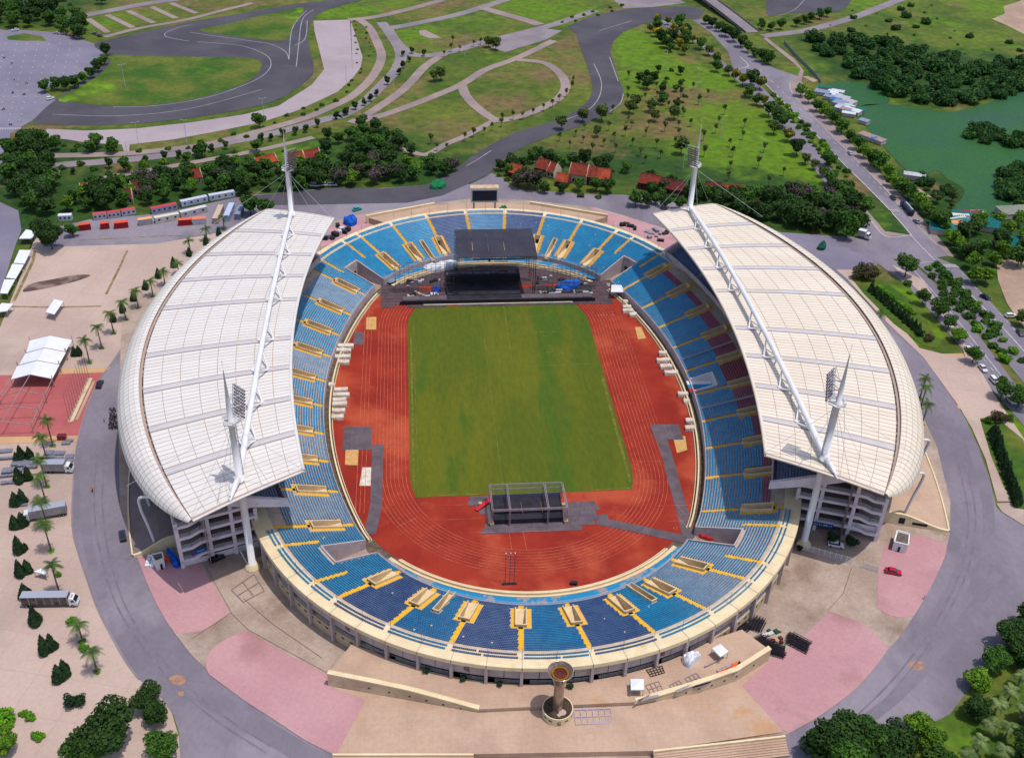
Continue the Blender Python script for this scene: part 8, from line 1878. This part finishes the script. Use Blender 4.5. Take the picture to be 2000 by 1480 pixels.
scatter('A', [(200, -10), (420, -40), (420, 40), (300, 40)], ['bush', 'mid'], 12, (.7, 1.0), 'tree on the meadow at the top left edge', 'trees at the top left edge', 12)
p = G('A', 585, 25); tree('mid', p[0], p[1], 1.1, 'lone round tree by the far road at the top left')
p = G('A', 1490, 735); tree('mid', p[0], p[1], .9, 'lone round tree between the pale strip and the park path')
scatter('A', [(240, 838), (380, 830), (700, 855), (700, 880), (400, 880), (250, 885)], ['bush', 'mid'], 6, (.7, 1.05), 'bush along the near edge of the pale parking strip', 'bushes along the pale strip', 40)
scatter('A', [(750, 870), (980, 845), (1180, 810), (1400, 762), (1420, 790), (1200, 838), (980, 872), (760, 888)], ['bush'], 8, (.5, .95), 'shrub in the verge between pale strip and park path', 'shrubs in the verge', 40)
scatter('A', [(1560, 690), (1760, 620), (1950, 570), (1960, 590), (1780, 660), (1580, 720)], ['bush'], 8, (.5, .9), 'shrub at the bend of the park verge', 'shrubs at the verge bend', 20)
scatter('A', [(350, 960), (420, 940), (540, 930), (540, 1000), (380, 1020)], ['clipped', 'bush'], 9, (.8, 1.1), 'dark shrub at the start of the park path', 'shrubs at the path start', 10)
scatter('B', [(1240, 130), (1650, 20), (1640, 50), (1300, 150)], ['bush'], 10, (.6, .9), 'grey-green agave-like bush along the park edge', 'bushes along the forecourt edge', 24)
scatter('B', [(90, 120), (150, 120), (210, 300), (140, 420), (110, 380)], ['bush', 'limebush'], 9, (.3, .6), 'low scrub on the bank beside the pale strip', 'scrub on the bank', 24)
scatter('B', [(60, 470), (140, 400), (90, 520), (40, 540)], ['bush'], 8, (.3, .6), 'low scrub at the bend of the pale strip', 'scrub at the strip bend', 10)
sap = 'slender young tree planted in the meadow right of the dark track'
n1 = scatter('B', [(1180, 790), (1330, 720), (1560, 665), (1640, 560), (1660, 450), (1780, 480), (1980, 600), (1990, 900), (1850, 960), (1650, 920), (1450, 880), (1250, 850)], ['sapling', 'sapling', 'olive'], 10, (.85, 1.25), sap, 'young trees right of the dark track', 90)
n2 = scatter('C', [(20, 480), (120, 500), (300, 660), (420, 760), (560, 900), (640, 1060), (600, 1120), (420, 1080), (200, 1040), (120, 900), (60, 720), (0, 640)], ['sapling'], 14, (1.0, 1.4), 'slender dark sapling in the lime meadow left of the avenue', 'saplings in the lime meadow', 80)
for i, (x, y) in enumerate(((535, 830), (625, 870), (570, 870), (730, 815), (780, 790), (840, 775), (885, 752), (940, 730), (1005, 692), (1060, 688), (1120, 668), (1180, 640), (1230, 620), (1270, 590), (1310, 560), (1345, 520), (1350, 480), (700, 300), (650, 300), (610, 330), (780, 270), (820, 260), (660, 250), (945, 700))):
    p = G('B', x, y); tree('sapling', p[0], p[1], rnd.uniform(.9, 1.2), 'thin sapling beside the looping park footpath', 'saplings along the looping footpath')
scatter('B', [(1720, 480), (1850, 400), (2000, 420), (2000, 640), (1880, 620)], ['dark', 'mid', 'bush'], 9, (.5, .9), 'bushy tree in the middle of the right-hand meadow', 'bushy trees in the right-hand meadow', 26)
scatter('B', [(1780, 180), (1830, 130), (1960, 160), (2010, 230), (2010, 330), (1900, 300)], ['mid', 'dark', 'yellow'], 9, (.7, 1.0), 'tree at the corner of the meadow by the bridge', 'trees at the meadow corner by the bridge', 20)
# near trees: cone pairs, palms, bottom corners
L6 = lambda x, y: G('P', x/6.167, 860+y/6.167)
pairs = [(265, 225, 1.0), (370, 225, 1.0), (205, 245, .7), (240, 500, 1.15), (350, 470, 1.0), (195, 780, 1.05), (280, 750, 1.0), (190, 1055, 1.0), (280, 1030, 1.05), (240, 1345, 1.15), (310, 1310, .55)]
for i, (x, y, s) in enumerate(pairs): p = L6(x, y); tree('cone', p[0], p[1], s*.95, ORD[i]+' dark cone shrub from the top in the column left of the lorries', 'cone shrubs left of the lorries')
L7 = lambda x, y: G('P', x/3.896, 1100+y/3.896)
for i, (x, y, s) in enumerate(((160, 95, 1.1), (215, 70, 1.0), (200, 265, 1.15), (275, 460, 1.2), (345, 680, 1.15), (400, 650, 1.0), (455, 890, 1.15), (500, 850, 1.05))): p = L7(x, y); tree('cone', p[0], p[1], s*.95, ORD[i]+' dark cone shrub from the top below the grey box lorry', 'cone shrubs below the grey lorry')
for x, y, k, s, lb in ((545, 1085, 'round_bush', 1.15, 'left rounded half of the dark bush on the sandy paving near the road bend'), (610, 1065, 'round_bush', 1.0, 'right reddish half of the dark bush on the sandy paving near the road bend'), (300, 1325, 'limebush', .8, 'low lime green bush standing alone on the sandy paving'), (60, 1215, 'limebush', 1.3, 'spreading lime bush at the left edge'), (20, 1170, 'limebush', 1.0, 'lime bush behind the spreading one at the left edge'), (180, 1150, 'limebush', .6, 'small lime bush beside the fallen branch'), (240, 1180, 'limebush', .7, 'second small lime bush beside the fallen branch'), (60, 1440, 'near_bright', .75, 'bright leafy tree cut by the bottom left corner'), (-20, 1330, 'limebush', 1.0, 'lime bush cut by the left edge near the bottom'), (545, 455, 'limebush', .75, 'round lime bush beside the upper short palm'), (640, 655, 'limebush', .75, 'round lime bush beside the lower short palm'), (440, 95, 'limebush', .55, 'lime tuft at the foot of the palm by the shade cloth')):
    p = L7(x, y); tree(k, p[0], p[1], s, lb)
for v, x, y, k, s, lb in (('G', 640, 1440, 'near_dark', 1.35, 'large dark tree at the bottom left beside the ring road'), ('G', 520, 1500, 'near_mid', 1.0, 'green tree under the large dark one at the bottom left'), ('G', 940, 1470, 'near_mid', .85, 'loose green tree at the kerb at the bottom left'), ('G', 860, 1190, 'near_dark', .72, 'dark tree at the kerb bend, upper of two'), ('G', 905, 1265, 'near_dark', .62, 'dark reddish tree at the kerb bend, lower of two'), ('D', 300, -10, 'near_dark', 1.3, 'broad dark tree left of the red containers'), ('D', 420, -80, 'mid', .7, 'small tree between the broad dark tree and the red containers'), ('P', 485, 408, 'near_mid', 1.15, 'left round tree behind the end of the white roof') if 0 else ('P', 490, 420, 'mid', 1.15, 'left round green tree behind the end of the white roof'), ('P', 520, 424, 'mid', 1.0, 'right round green tree behind the end of the white roof')):
    p = G(v, x, y); tree(k, p[0], p[1], s, lb)
br = [(1600, 1475, 'near_dark', 1.0), (1645, 1462, 'near_dark', 1.15), (1690, 1468, 'near_mid', 1.1), (1740, 1480, 'near_dark', 1.1), (1650, 1520, 'near_mid', 1.2), (1790, 1432, 'near_bright', .85), (1815, 1460, 'near_bright', .8), (1905, 1345, 'near_bright', .8), (1940, 1310, 'near_mid', .8), (1975, 1260, 'near_dark', 1.0), (2010, 1235, 'near_dark', 1.1), (1995, 1300, 'near_dark', .9), (1830, 1510, 'near_mid', .9), (1900, 1400, 'near_dark', .7), (2010, 1500, 'near_dark', 1.0), (1720, 1540, 'near_dark', 1.2), (2020, 1420, 'near_dark', .9)]
for i, (x, y, k, s) in enumerate(br): p = G('P', x, y); tree(k, p[0], p[1], s, {'near_dark': 'dark crowned tree in the bottom right grove', 'near_mid': 'mid green tree in the bottom right grove', 'near_bright': 'yellow-green tree at the edge of the bottom right grove'}[k], {'near_dark': 'dark trees of the bottom right grove', 'near_mid': 'green trees of the bottom right grove', 'near_bright': 'yellow-green trees of the bottom right grove'}[k])
def palm(v, x, y, h, label, group=None, fan=False, tuft=True):
    p = G(v, x, y); t = thing('palm_tree', label, 'palm', (p[0], p[1], .08), rnd.uniform(0, 6), group)
    obj('trunk', palmtrunk(h, int(x+y)), t); obj('crown', rnd.choice(FAN if fan else PCR), t, loc=(0, 0, h))
    if tuft and not fan: tu = rnd.choice(PROTO['limebush']); o = obj('grass_tuft', tu[0], t); o.scale = (.55, .55, .16)
pal = [('D', 1030, 135, 5.5), ('D', 950, 200, 6.5), ('D', 880, 265, 7.5), ('D', 797, 330, 8), ('D', 725, 400, 8.5), ('D', 655, 475, 9), ('D', 585, 560, 9.5), ('D', 515, 645, 10), ('D', 305, 1120, 10.5), ('D', 275, 1220, 10.5), ('D', 270, 1355, 11), ('G', 270, 20, 11), ('G', 275, 155, 10.5), ('G', 295, 285, 10.5), ('G', 345, 530, 11), ('G', 475, 805, 6.6), ('G', 558, 975, 7.6)]
for i, (v, x, y, h) in enumerate(pal): palm(v, x, y, h, ORD[i]+' palm from the far end of the long row along the ring road', 'palms along the ring road')
for i, (x, y) in enumerate(((400, 455), (373, 478), (405, 455), (345, 500))[:0]): pass
for i, (x, y, h) in enumerate(((438, 448, 6), (405, 470, 6), (372, 495, 6))): palm('P', x, y, h, ORD[i]+' short palm from the top beside the far curve of the white roof', 'short palms by the white roof')
for i, (x, y) in enumerate(((370, 500), (340, 522), (310, 543), (285, 565), (262, 588), (240, 610), (222, 628), (403, 478), (428, 460))): p = G('P', x, y); tree('cone', p[0], p[1], .85, ORD[i]+' dark cone shrub beside the palms near the white roof', 'cone shrubs beside the palms')
p = G('P', 146, 695); tree('cone', p[0], p[1], .8, 'left of two cone shrubs by the marquee'); p = G('P', 155, 694); tree('cone', p[0], p[1], .85, 'right of two cone shrubs by the marquee')
for i, (x, y, h) in enumerate(((1400, 850, 9), (1405, 900, 9), (1412, 1000, 9), (1165, 415, 4.5))): palm('F', x, y, h, ORD[i]+' palm from the top of the cluster by the cream roof' if i < 3 else 'small palm at the kerb beside the cream roof', 'palms by the cream roof' if i < 3 else None)
for i, (x, y) in enumerate(((1940, 1400), (1965, 1375), (1985, 1345), (1925, 1440), (1960, 1445), (1990, 1410), (1905, 1475), (1950, 1490), (1995, 1475), (1880, 1500))): palm('P', x, y, 5.5, 'pale fan palm in the bottom right grove', 'fan palms of the bottom right grove', True)
sheet('planted_bed', [GP('P', [(1610, 1600), (1640, 1470), (1770, 1436), (1855, 1395), (1905, 1330), (1960, 1285), (2030, 1240), (2200, 1200), (2300, 1600)]), GP('F', [(1000, 150), (1090, 110), (1230, 200), (1400, 330), (1500, 510), (1490, 560), (1420, 545), (1250, 420), (1080, 250)]), GP('F', [(1745, 965), (1830, 950), (1990, 1080), (2080, 1250), (2080, 1500), (1960, 1480), (1880, 1350), (1810, 1180)])], Z3+.065, m_isl)
for i, (x, y) in enumerate(((1280, 1215), (1364, 1260), (1395, 1242), (975, 1340), (905, 1330), (832, 1315), (1113, 1345), (1560, 1075))):
    p = G('P', x, y, 3.6 if x < 1500 else 0); tree('round_bush', p[0], p[1], .55 if i > 1 else .85, ORD[i]+' weedy green shrub along the foot of the bowl', 'shrubs along the foot of the bowl', z=(TZ if x < 1350 else .3))
for i, (x, y) in enumerate(((1624, 1060), (1660, 1066))): p = G('P', x, y); tree('round_bush', p[0], p[1], 1.2, ['left', 'right'][i]+' dark shrub under the right gallery', None, z=.25)
